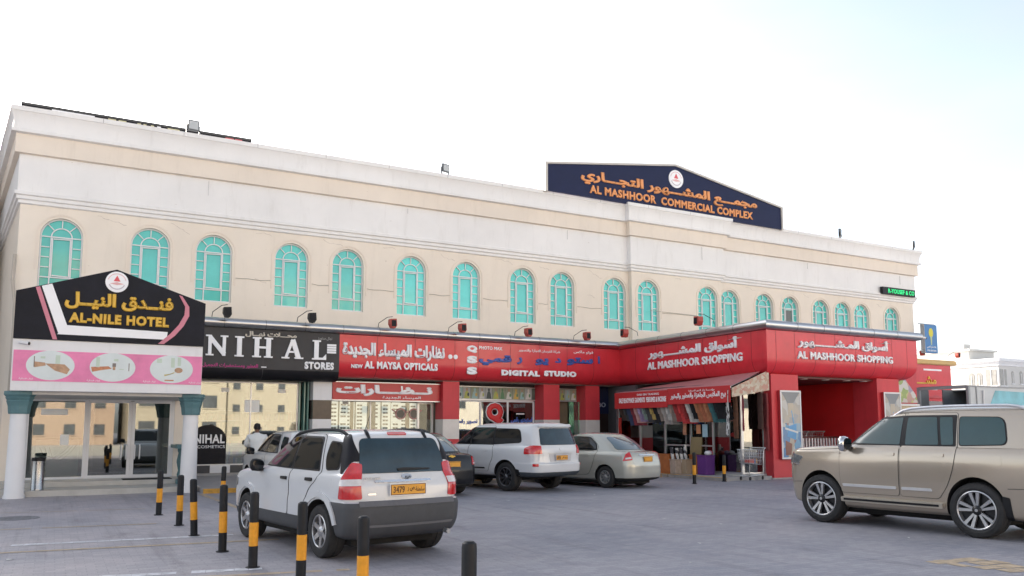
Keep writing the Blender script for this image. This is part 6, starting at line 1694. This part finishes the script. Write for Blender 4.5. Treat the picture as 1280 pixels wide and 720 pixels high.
for k in range(3):
    m = MB(); m.box(-.1, -.1, 0, .12, .1, .14); o = m.build('carton', goods[(0, 1, 7)[k]]); o.location = (19.85+.16*k, 20.0+.05*k, .55); o.rotation_euler = (0, 0, .4*k)
    tag(o, ('red', 'blue', 'orange')[k]+' carton lying in the single shopping cart', 'carton')
for i, (x, y) in enumerate(((23.55, 22.5), (23.95, 22.5), (24.75, 22.55), (25.15, 22.6), (25.75, 22.6))):
    c = copy_tree(c0); c.location = (x, y, .54); c.rotation_euler = (0, 0, radians(175+4*i)); c['label'] = '%s shopping cart from the left inside the red entrance hall' % ordn[i]
t = thing('barrier', 'white slatted barrier at the left of the red entrance hall', 'barrier', (22.72, 21.0, .40)); m = MB(); m.box(-.42, -.03, .86, .42, .03, 1.0)
for k in range(6): m.box(-.38+k*.15, -.02, 0, -.33+k*.15, .02, .87)
m.build('slats', white_metal, t)
t = thing('barrier', 'long slatted barrier in front of the carts in the red hall', 'barrier', (24.7, 21.75, .52)); m = MB(); m.box(-1.5, -.03, .80, 1.5, .03, .86, 1)
for k in range(20): m.box(-1.48+k*.155, -.02, 0, -1.43+k*.155, .02, .82)
m.build('slats', [white_metal, mat('dark_rail', (.08, .02, .02), .5)], t)
t = thing('wall_poster', 'dim framed picture on the left wall inside the red hall', 'poster', (22.275, 24.2, 1.45)); m = MB(); m.box(0, -.55, 0, .02, .55, 1.5); m.build('panel', mat('dim_picture', (.08, .10, .09), .5, var=.6, vs=2), t)

# framed poster boxes on the entrance pillars
art = mosaic_mat('shopping_poster_print', [(.10, .20, .38), (.30, .42, .52), (.42, .38, .32), (.12, .25, .45), (.48, .50, .50), (.20, .16, .15), (.16, .34, .52), (.35, .22, .2)], 5.5, .2, (1, 1, .7))
art_sky = mosaic_mat('poster_sky_print', [(.42, .40, .36), (.50, .50, .48), (.36, .38, .40), (.46, .42, .36)], 3.5, .2)
def poster_case(label, x0, x1, z0, z1):
    t = thing('poster_case', label, 'poster case', ((x0+x1)/2, 20.05, z0)); w_ = (x1-x0)/2; h = z1-z0
    m = MB(); m.box(-w_, -.12, 0, w_, -.02, h)
    m.build('case_body', mat('case_side_red', (.40, .03, .035), .5), t)
    m = MB(); f = .055
    m.box(-w_, -.14, 0, -w_+f, -.12, h); m.box(w_-f, -.14, 0, w_, -.12, h); m.box(-w_+f, -.14, 0, w_-f, -.12, f); m.box(-w_+f, -.14, h-f, w_-f, -.12, h); m.build('frame', white_metal, t, bevel=.004)
    m = MB(); m.box(-w_+f, -.126, f, w_-f, -.121, h*.52); m.box(-w_+f, -.126, h*.52, w_-f, -.121, h-f, 1)
    o = m.build('poster', [art, art_sky], t)
    k = MB()                                             # the cart, bags and display drawn on the poster
    k.prism([(-.22, .75), (.20, .62), (.24, 1.18), (-.12, 1.10)], -.130, -.125, 0); k.bar((.12, 1.15), (.02, 1.62), .04, -.131, -.125, 0); k.bar((-.3, 1.02), (.3, .88), .06, -.132, -.125, 1); k.prism([(-.30, .12), (-.05, .14), (.0, .5), (-.30, .62)], -.13, -.125, 2); k.prism([(.02, .1), (.3, .1), (.32, .34), (.1, .30)], -.131, -.125, 3)
    k.prism([(-w_+f, h-f), (w_-f, h-f), (.12, h-.42), (-.14, h-.42)], -.13, -.125, 4); k.box(-.14, -.1305, h-.9, .12, -.125, h-.425, 5)
    k.build('poster_print', [mat('poster_blue', (.10, .32, .60), .3), mat('poster_white', (.6, .62, .62), .3), mat('poster_rust', (.22, .09, .07), .3), mat('poster_deep_blue', (.03, .08, .22), .3), mat('poster_grey', (.20, .22, .24), .3), mat('poster_tan', (.45, .40, .32), .3)], o)
    return t
poster_case('tall framed shopping poster on the corner pillar left of the entrance', 21.27, 22.24, .66, 2.95)
poster_case('tall framed shopping poster on the pillar right of the entrance', 26.55, 27.5, .66, 3.0)

# ------------------------------------------------------------------ man in white by the shop window
skin = mat('skin', (.20, .10, .065), .6, var=.05); hair = mat('black_hair', (.012, .010, .010), .7, var=.3, vs=60); shirt = mat('white_cotton', (.74, .76, .76), .85, var=.04, vs=5, bump=.25, bs=16)
def skinned(name, joints, edges, m_, parent, sub=2, root=0):
    me = bpy.data.meshes.new(name); me.from_pydata([j[:3] for j in joints], edges, []); o = bpy.data.objects.new(name, me); COL.objects.link(o)
    md = o.modifiers.new('s', 'SKIN'); md.use_smooth_shade = True
    for v, j in zip(me.skin_vertices[0].data, joints):
        r = j[3]; v.radius = (r, j[4] if len(j) > 4 else r)
    me.skin_vertices[0].data[root].use_root = True
    o.modifiers.new('u', 'SUBSURF').levels = sub
    bpy.context.view_layer.update()
    dg = bpy.context.evaluated_depsgraph_get(); m2 = bpy.data.meshes.new_from_object(o.evaluated_get(dg)); bpy.data.objects.remove(o)
    m2.materials.clear(); m2.materials.append(m_); m2.polygons.foreach_set('use_smooth', [True]*len(m2.polygons))
    return put(name, m2, parent)
t = thing('person', 'man in a long white robe seen from behind, facing the shop window', 'person', (5.30, 25.2, .115), radians(-12)); t.scale = (1.08, 1.08, .965)
# facing +y (towards the glass); joints: x right, y forward, z up
J = [(0, 0, .95, .135, .10), (0, -.01, 1.12, .13, .09), (0, -.015, 1.28, .13, .085), (0, -.012, 1.39, .08, .06), (0, .0, 1.49, .055, .055), (0, .015, 1.56, .06, .06),
     (.16, -.01, 1.36, .045, .045), (.265, .02, 1.14, .045), (.20, .22, 1.06, .038), (.17, .28, 1.06, .034), (-.16, -.01, 1.36, .045, .045), (-.265, .02, 1.14, .045), (-.20, .22, 1.08, .038), (-.17, .28, 1.08, .034),
     (.10, 0, .88, .09), (.11, .01, .50, .06), (.11, -.01, .10, .042), (.11, .11, .045, .035), (-.10, 0, .88, .09), (-.11, .01, .50, .06), (-.11, -.01, .10, .042), (-.11, .11, .045, .035)]
E_ = [(0, 1), (1, 2), (2, 3), (3, 4), (4, 5), (3, 6), (6, 7), (7, 8), (8, 9), (3, 10), (10, 11), (11, 12), (12, 13), (0, 14), (14, 15), (15, 16), (16, 17), (0, 18), (18, 19), (19, 20), (20, 21)]
skinned('body', J, E_, skin, t)
hd = MB(); hd.lathe([(0, -.125), (.035, -.122), (.058, -.105), (.070, -.07), (.077, -.02), (.080, .03), (.074, .075), (.052, .105), (.025, .118), (0, .12)], n=20)
hd.v = [(x*.95, y*1.15+(.012 if z < -.05 else 0), z+1.645) for x, y, z in hd.v]
for s in (-1, 1):
    hd.lathe([(0, -.03), (.018, -.02), (.02, .0), (.016, .025), (0, .032)], (s*.078, -.005, 1.635), n=8)
    hd.lathe([(0, -.008), (.009, 0), (0, .008)], (s*.03, .082, 1.655), n=8)
hd.prism([(-.012, 1.625), (.012, 1.625), (.004, 1.665), (-.004, 1.665)], .085, .108); hd.box(-.024, .086, 1.588, .024, .092, 1.596)
hd.build('head', skin, t, smooth=60)
hr = MB(); hr.lathe([(.074, -.055), (.083, -.02), (.090, .03), (.085, .08), (.06, .118), (.03, .132), (0, .135)], n=20); hr.v = [(x*.98, y*1.12-.022, z+1.648) for x, y, z in hr.v]; hr.build('hair', hair, t, smooth=60)
# robe: one garment with sleeves
R_ = [(0, -.005, 1.50, .068, .068), (0, -.008, 1.45, .10, .085), (0, -.015, 1.38, .19, .125), (0, -.015, 1.22, .20, .14), (0, -.0, 1.0, .20, .15), (0, .0, .70, .215, .165), (0, .0, .40, .225, .175), (0, 0, .14, .235, .185),
      (.20, -.01, 1.385, .085), (.29, .02, 1.13, .075), (.22, .20, 1.06, .062), (-.20, -.01, 1.385, .085), (-.29, .02, 1.13, .075), (-.22, .20, 1.08, .062)]
skinned('robe', R_, [(0, 1), (1, 2), (2, 3), (3, 4), (4, 5), (5, 6), (6, 7), (2, 8), (8, 9), (9, 10), (2, 11), (11, 12), (12, 13)], shirt, t, root=4)
# hands: palm, four fingers and thumb, lightly curled
for s in (1, -1):
    hx, hy, hz = s*.165, .30, 1.06 if s > 0 else 1.08
    HJ = [(hx, hy-.02, hz, .024, .018), (hx, hy+.03, hz, .030, .014), (hx, hy+.06, hz, .032, .013)]; HE = [(0, 1), (1, 2)]
    for k, l_ in enumerate((.052, .062, .058, .044)):
        ox = (k-1.5)*.019; b = len(HJ); HJ += [(hx+ox, hy+.085, hz-.002, .0085), (hx+ox*1.1, hy+.085+l_*.6, hz-.012, .008), (hx+ox*1.1, hy+.085+l_*.85, hz-.035, .0068)]; HE += [(2, b), (b, b+1), (b+1, b+2)]
    b = len(HJ); HJ += [(hx-s*.035, hy+.03, hz-.004, .010), (hx-s*.052, hy+.06, hz-.012, .0085)]; HE += [(1, b), (b, b+1)]
    skinned('hand', HJ, HE, skin, t, 1)

# ------------------------------------------------------------------ to the right: bank sign, red shop, truck, villa
t = thing('projecting_sign', 'tall blue projecting sign with a yellow emblem at the right end of the building', 'sign', (42.1, 28.9, 5.85))
m = MB(); m.box(-.05, -.12, 0, 1.05, .12, 1.58); m.build('sign_box', [mat('bank_blue', (.05, .20, .46), .4)], t, bevel=.01)
m = MB(); m.box(-.07, -.125, -.02, -.05, .125, 1.6); m.tube([(-.4, 0, 1.62), (1.05, 0, 1.62)], .03, 8); m.tube([(-.3, 0, .1), (-.05, 0, .1)], .03, 8); m.build('bracket', mat('sign_edge_grey', (.42, .44, .46), .5), t)
m = MB(); m.prism(ellipse(.5, 1.13, .19, .26, 20), -.13, -.12); m.prism([(.42, .92), (.58, .92), (.53, .45), (.47, .45)], -.131, -.12, 1); m.build('emblem', [mat('bank_yellow', (.68, .60, .03), .4), mat('bank_pale', (.50, .60, .30), .4)], t)
letters('lettering', 'بنك عمان العربي', .5, .32, .8, .16, white_letter, t, y=-.12, depth=.008, bold=.02); letters('lettering', 'OMAN ARAB BANK', .5, .13, .8, .10, white_letter, t, y=-.12, depth=.008, bold=.02)
t = thing('security_camera', 'small white security camera at the right end of the silver gutter', 'camera', (28.5, 19.7, 5.1)); m = MB(); m.cyl((0, 0, 0), (.25, -.05, -.02), .04, n=12); m.build('camera_body', white_metal, t, smooth=40); m = MB(); m.cyl((.25, -.05, -.02), (.28, -.056, -.023), .042, n=12); m.build('lens', black, t)
t = thing('security_camera', 'small security camera under the left corner of the hotel sign', 'camera', (-.72, 22.98, 3.72)); m = MB(); m.cyl((-.1, 0, .02), (.1, -.06, -.01), .035, n=12); m.build('camera_body', white_metal, t, smooth=40); m = MB(); m.cyl((.1, -.06, -.01), (.13, -.069, -.0145), .037, n=12); m.build('lens', black, t)

t = thing('red_shop_building', 'single storey red shop with yellow cornice beyond the right end', 'building', (42.4, 31.0, 0))
m = MB(); m.box(0, .35, 0, 5.3, 9, 5.4); m.build('wall', red_paint, t)
m = MB(); m.sweep([(0, 0), (5.2, 0), (5.2, 6)], [(0, 5.45), (0, 3.9), (-.05, 3.7), (-.2, 3.5), (-.45, 3.42), (-.45, 5.45)], closed=True); m.build('cladding', red_panel, t, smooth=40, merge=False)
m = MB(); m.sweep([(-.5, 0), (5.4, 0), (5.4, 6)], [(.1, 5.46), (.16, 5.52), (.16, 5.70), (.10, 5.76), (-.4, 5.76), (-.4, 5.46)], closed=True); m.build('cornice', mat('ochre_cornice', (.62, .42, .17), .6), t, merge=False)
letters('lettering', 'مشـــــهور', 2.2, 4.45, 3.0, .62, gold_letter, t, depth=.06, bold=.03); m = MB(); m.box(2.6, -.01, 5.1, 4.3, .01, 5.2); m.box(3.3, -.01, 3.95, 3.8, .01, 4.02); m.build('small_lettering', white_letter, t)
m = MB(); m.box(.4, .30, .2, 4.8, .36, 3.3); m.build('shop_window', glass_dark, t)
for x, lb in ((44.5, 'red floodlight over the left part of the yellow cornice'), (47.9, 'red floodlight over the right end of the yellow cornice')):
    o = flood(MATS['red_lamp'], lb, (x+.3, 31.1, 6.15), 0, 'floodlights above the shop signs'); o.scale = (.95, .95, .95)
t = thing('flower_display', 'bright printed flower panel hanging beside the entrance pillar', 'panel', (31.3, 22.3, 2.75)); m = MB(); m.prism([(-.6, 0), (.6, 0), (.45, .35), (-.15, .95), (-.6, 1.0)], 0, .05); m.build('print', mosaic_mat('flower_print', [(.5, .5, .2), (.55, .5, .45), (.3, .4, .12), (.5, .3, .25), (.6, .58, .55), (.35, .3, .4)], 4.5), t)
t = thing('goods_counter', 'cream goods counter under the flower panel', 'counter', (31.3, 22.3, 0)); m = MB(); m.box(-.65, 0, 0, .6, .8, 2.6); m.box(-.7, -.04, 2.6, .65, .84, 2.70, 1); m.build('counter_body', [mat('cream_board', (.55, .45, .30), .6, var=.2, vs=3), white_paint], t, bevel=.01)

t = thing('box_truck', 'grey and turquoise box truck with its rear doors open behind the gold car', 'truck', (36.1, 22.7, 0))
tg = mat('truck_grey', (.34, .35, .36), .5, var=.1); td = mat('truck_dark', (.15, .16, .165), .6, var=.2); tw_ = mat('truck_panel', (.55, .57, .58), .45, var=.08, vs=.8)
m = MB()
m.box(0, 0, 1.0, 6.6, .06, 3.55, 1); m.box(1.8, 2.44, 1.0, 6.6, 2.5, 3.55, 0); m.box(2.6, 0.06, 3.50, 6.6, 2.5, 3.55, 2); m.box(0, .06, 1.0, 6.6, 2.44, 1.08, 0); m.box(6.54, .06, 1.08, 6.6, 2.44, 3.5, 0); m.box(0, 2.44, 1.0, .7, 2.5, 3.55, 0)
m.build('cargo_box', [td, tw_, tg], t)
m = MB()
for y in (-.02, 2.42): m.box(-.06, y, .95, .08, y+.12, 3.62)
m.box(-.06, .1, 3.48, .08, 2.42, 3.62); m.box(-.06, .1, .95, .08, 2.42, 1.08); m.box(-.02, -.03, 3.55, 6.65, .02, 3.62); m.box(.5, -.04, 1.0, .56, .0, 3.55)
m.build('frame', tg, t, bevel=.01)
m = MB(); m.prism([(1.5, 1.1), (6.3, 1.1), (6.3, 3.35), (2.0, 3.42), (1.3, 2.4)], -.012, -.002, 0); m.box(4.3, -.03, 2.2, 5.3, -.008, 3.25, 1); m.box(4.36, -.034, 2.2, 5.24, -.008, 3.19, 2); m.box(5.0, -.032, 1.2, 5.06, -.01, 3.3, 1)
m.build('side_graphic', [mat('turquoise_print', (.20, .48, .55), .45, var=.3, vs=.9), grey_joint, mat('turquoise_pale', (.33, .55, .60), .45)], t)
m = MB(); m.box(0, .3, .75, 8.6, 2.2, 1.0); m.box(6.9, .15, .9, 8.6, 2.35, 2.5); m.prism([(6.9, 2.5), (8.3, 2.5), (8.6, 1.6), (8.6, 1.0), (6.9, 1.0)], .14, 2.36); m.build('cab', tw_, t, bevel=.05)
for x in (1.5, 7.6):
    for y in (.25, 2.25):
        m = MB(); m.cyl((x, y-.13, .45), (x, y+.13, .45), .45, n=24); m.cyl((x, y-.14, .45), (x, y+.14, .45), .24, n=16, m=1); m.build('wheel', [tyre_m, rim_silver], t, smooth=40)
m = MB(); m.cyl((1.0, -.05, .9), (1.0, -.05, 3.4), .04, n=10); m.build('pole', white_metal, t)

villa_w = mat('villa_white', (.60, .585, .555), .8, var=.04)
vdark = mat('villa_window', (.30, .29, .27), .2, var=.2)
def villa(label, x, y, w_, d, h, wins_, seed, name='white_villa'):
    t = thing(name, label, 'house', (x, y, 0))
    m = MB(); m.box(0, 0, 0, w_, d, h); m.build('wall', villa_w, t)
    m = MB(); m.sweep([(0, d), (0, 0), (w_, 0)], [(0, h-.9), (.12, h-.85), (.12, h-.7), (.3, h-.35), (.38, h-.3), (.38, h+.05), (-.2, h+.05), (-.2, h-.9)], closed=True); m.sweep([(0, d), (0, 0), (w_, 0)], [(0, h*.48), (.14, h*.49), (.14, h*.53), (0, h*.54)], closed=True); m.build('cornice', white_paint, t, merge=False)
    for face, u, z, ww, hh, arch in wins_:
        m = MB()
        pts = [(-ww/2, 0), (ww/2, 0), (ww/2, hh)]+([(ww/2*cos(pi*k/8), hh+ww/2*sin(pi*k/8)) for k in range(1, 8)] if arch else [])+[(-ww/2, hh)]
        if face == 'f':
            m.prism([(u+a, z+b) for a, b in pts], -.03, .05); o = m.build('window', vdark, t); k = MB(); k.box(u-.03, -.06, z, u+.03, -.02, z+hh); k.box(u-ww/2-.1, -.1, z-.12, u+ww/2+.1, -.02, z); k.build('frame', white_paint, o)
        else:
            m.prism([(u+a, z+b) for a, b in pts], -.03, .05, plane='yz'); o = m.build('window', vdark, t); k = MB(); k.box(-.06, u-.03, z, -.02, u+.03, z+hh); k.box(-.1, u-ww/2-.1, z-.12, -.02, u+ww/2+.1, z); k.build('frame', white_paint, o)
    return t
V = villa('white two storey villa with arched windows far on the right', 101, 59.6, 26, 18, 10.2, [('s', .95, 6.9, 1.3, 2.0, 0), ('s', 2.45, 7.0, .75, 1.25, 1), ('s', 3.45, 7.0, .75, 1.25, 1), ('s', .95, 3.0, 1.3, 2.0, 0), ('s', 3.0, 3.0, 1.0, 1.4, 1), ('s', 7.0, 7.0, .8, 1.3, 1), ('f', .95, 6.9, 1.3, 2.0, 0), ('f', 2.9, 7.2, .5, 1.3, 1), ('f', 4.7, 7.2, .6, 1.3, 1), ('f', 5.7, 7.2, .6, 1.3, 1), ('f', 8, 7.2, .8, 1.3, 1), ('f', .95, 3.0, 1.3, 2.0, 0), ('f', 5, 3.2, .8, 1.3, 1)], 1)
m = MB(); m.box(.6, 4, 10.2, 6, 12, 11.5); m.box(.3, 3.7, 11.5, 6.3, 12.3, 11.75); m.box(1.2, 5, 11.75, 2.6, 8, 12.5); m.build('roof_room', villa_w, V)
V = villa('pale house with flat roof behind the villa at the far right', 120, 82, 30, 15, 12.0, [('s', 3, 7, 1.4, 1.8, 1), ('s', 8, 7, 1.4, 1.8, 1), ('f', 4, 7.5, 1.6, 2, 0), ('f', 9, 7.5, 1.6, 2, 0)], 2, 'pale_house')
V = villa('white house far behind the red shop roof', 84, 66, 14, 16, 7.2, [('s', 3, 4.4, 1.2, 1.5, 0), ('f', 4, 4.4, 1.2, 1.5, 0)], 3)

# ------------------------------------------------------------------ to the left: added shade block and balcony house
beige = mat('beige_render', (.33, .285, .215), .8, var=.06, vs=.4); tanw = mat('tan_render', (.30, .215, .155), .8, var=.06)
wdk = mat('dark_window', (.07, .075, .08), .15, var=.3)
def block(label, x0, y0, x1, y1, h, faces, m_, sx=3.2, sz=3.2, ww=1.3, wh=1.3, name='apartment_block', z1=4.2, seed=1):
    t = thing(name, label, 'building', (x0, y0, 0)); w_, d = x1-x0, y1-y0
    m = MB(); m.box(0, 0, 0, w_, d, h); m.box(-.15, -.15, h, w_+.15, d+.15, h+.5); m.box(-.04, -.04, 3.3, w_+.04, d+.04, 3.6); m.build('wall', m_, t)
    rnd = random.Random(seed); n_ = 0
    for f in faces:
        Ld = w_ if f in 'fb' else d; n = int(Ld/sx)
        for i in range(n):
            z = z1
            while z+wh < h-.4 and n_ < 100:
                u = (i+.5)*Ld/n; m = MB()
                if f == 'f': m.box(u-ww/2, -.05, z, u+ww/2, .02, z+wh, 0); m.box(u-ww/2-.12, -.12, z-.12, u+ww/2+.12, 0, z, 1)
                if f == 'b': m.box(u-ww/2, d-.02, z, u+ww/2, d+.05, z+wh, 0); m.box(u-ww/2-.12, d, z-.12, u+ww/2+.12, d+.12, z, 1)
                if f == 'r': m.box(w_-.02, u-ww/2, z, w_+.05, u+ww/2, z+wh, 0); m.box(w_, u-ww/2-.12, z-.12, w_+.12, u+ww/2+.12, z, 1)
                m.build('window', [wdk, m_], t); n_ += 1
                z += sz
    return t
t = block('beige unseen block added left of the hotel to shade the lot', -26, 35, -4.2, 56, 14.5, 'fr', beige, name='shade_block', z1=1.2)  # out of frame, added to keep the sun off the parking lot
t = thing('balcony_house', 'low beige house with pierced balcony rail at the far left edge', 'house', (-5.2, 41, 0))
m = MB(); m.box(0, 0, 0, 1.9, 9, 6.9); m.box(-.1, -.5, 4.3, 1.95, 0, 4.5); m.box(-.1, -.5, 5.3, 1.95, -.38, 5.45); m.box(-.1, -.5, 3.2, 1.95, 0, 3.35); m.build('wall', beige, t)
for z0, z1 in ((4.5, 5.3), (3.35, 4.3)):
    m = MB()
    for k in range(8): m.box(-.05+k*.25, -.48, z0, .07+k*.25, -.40, z1)
    m.build('balcony_rail', cream_trim, t)
t = thing('wooden_rack', 'orange brown wooden rack at the far left beside the porch', 'rack', (-1.9, 27.0, 0)); m = MB()
for k in range(6): m.box(-.5, 0, .25+k*.36, .42, .5, .31+k*.36)
for x in (-.5, .36): m.box(x, -.02, 0, x+.06, .52, 2.3)
m.build('shelves', mat('orange_wood', (.42, .17, .05), .6, var=.2, vs=5), t)
m = MB(); m.tube([(-1.3, 29.2, 7.0), (-1.32, 29.15, 6.2), (-1.22, 29.1, 5.5), (-1.2, 29.12, 4.9), (-1.22, 29.1, .3)], .05, 10); tag(m.build('drain_pipe', mat('pale_pipe', (.45, .40, .34), .6)), 'pale drain pipe at the left corner of the building', 'pipe')

# ------------------------------------------------------------------ across the street behind the camera (mirrored in the shop glass)
block('long beige apartment block with small windows across the street', 17, -58, 40, -40, 19, 'b', beige, 2.45, 2.55, .8, .85, z1=1.0, seed=2)
block('sandy block with wide windows across the street', 6.5, -52, 16.8, -38, 13.5, 'b', mat('sand_render', (.32, .275, .205), .8, var=.06), 3.2, 2.9, 1.5, 1.4, z1=1.0, seed=6)
block('tan apartment block across the street mirrored in the hotel doors', -8, -60, 5.5, -42, 20, 'b', tanw, 2.7, 2.7, 1.0, 1.1, z1=1.0, seed=3)
block('grey beige block across the street, farthest left', -30, -58, -9, -40, 11, 'b', mat('grey_render', (.33, .29, .24), .8, var=.06), 2.8, 2.8, 1.1, 1.1, z1=1.0, seed=7)
block('pale apartment block across the street towards the right', 44, -60, 80, -38, 15, 'b', mat('pale_render', (.60, .54, .45), .8, var=.05), 3.6, 3.1, 1.3, 1.3, seed=4)

m = MB(); m.lathe([(0, .004), (.34, .004), (.36, .006), (.42, .006), (.43, 0)], n=28)
for a in (-.16, 0, .16): m.box(-.28, a-.03, .004, .28, a+.03, .009)
tag(m.build('manhole_cover', mat('cast_iron', (.19, .19, .205), .7, var=.3, vs=12), None, (-.55, 18.3, .002)), 'round dark manhole cover in the paving at the far left', 'manhole cover')
# scraps of litter on the paving
m = MB(); rnd = random.Random(12)
for x, y in ((12.1, 17.6), (12.6, 17.4), (13.5, 17.3), (9.4, 17.2), (14.2, 17.9), (17.4, 18.8), (16.4, 18.1), (10.1, 12.4), (10.4, 11.2), (8.4, 9.5), (11.6, 8.4), (7.1, 8.2), (-.4, 12.6), (9.0, 14.8)):
    a = rnd.random()*3; s_ = rnd.uniform(.02, .05)
    m.poly([(x+s_*cos(a+k*1.9)*(1+.4*(k % 2)), y+s_*sin(a+k*1.9), .006+.008*(k % 2)) for k in range(4)])
o = m.build('litter', mat('litter_paper', (.62, .62, .60), .8)); tag(o, 'small pale scraps of litter scattered on the paving', 'litter', kind='stuff')
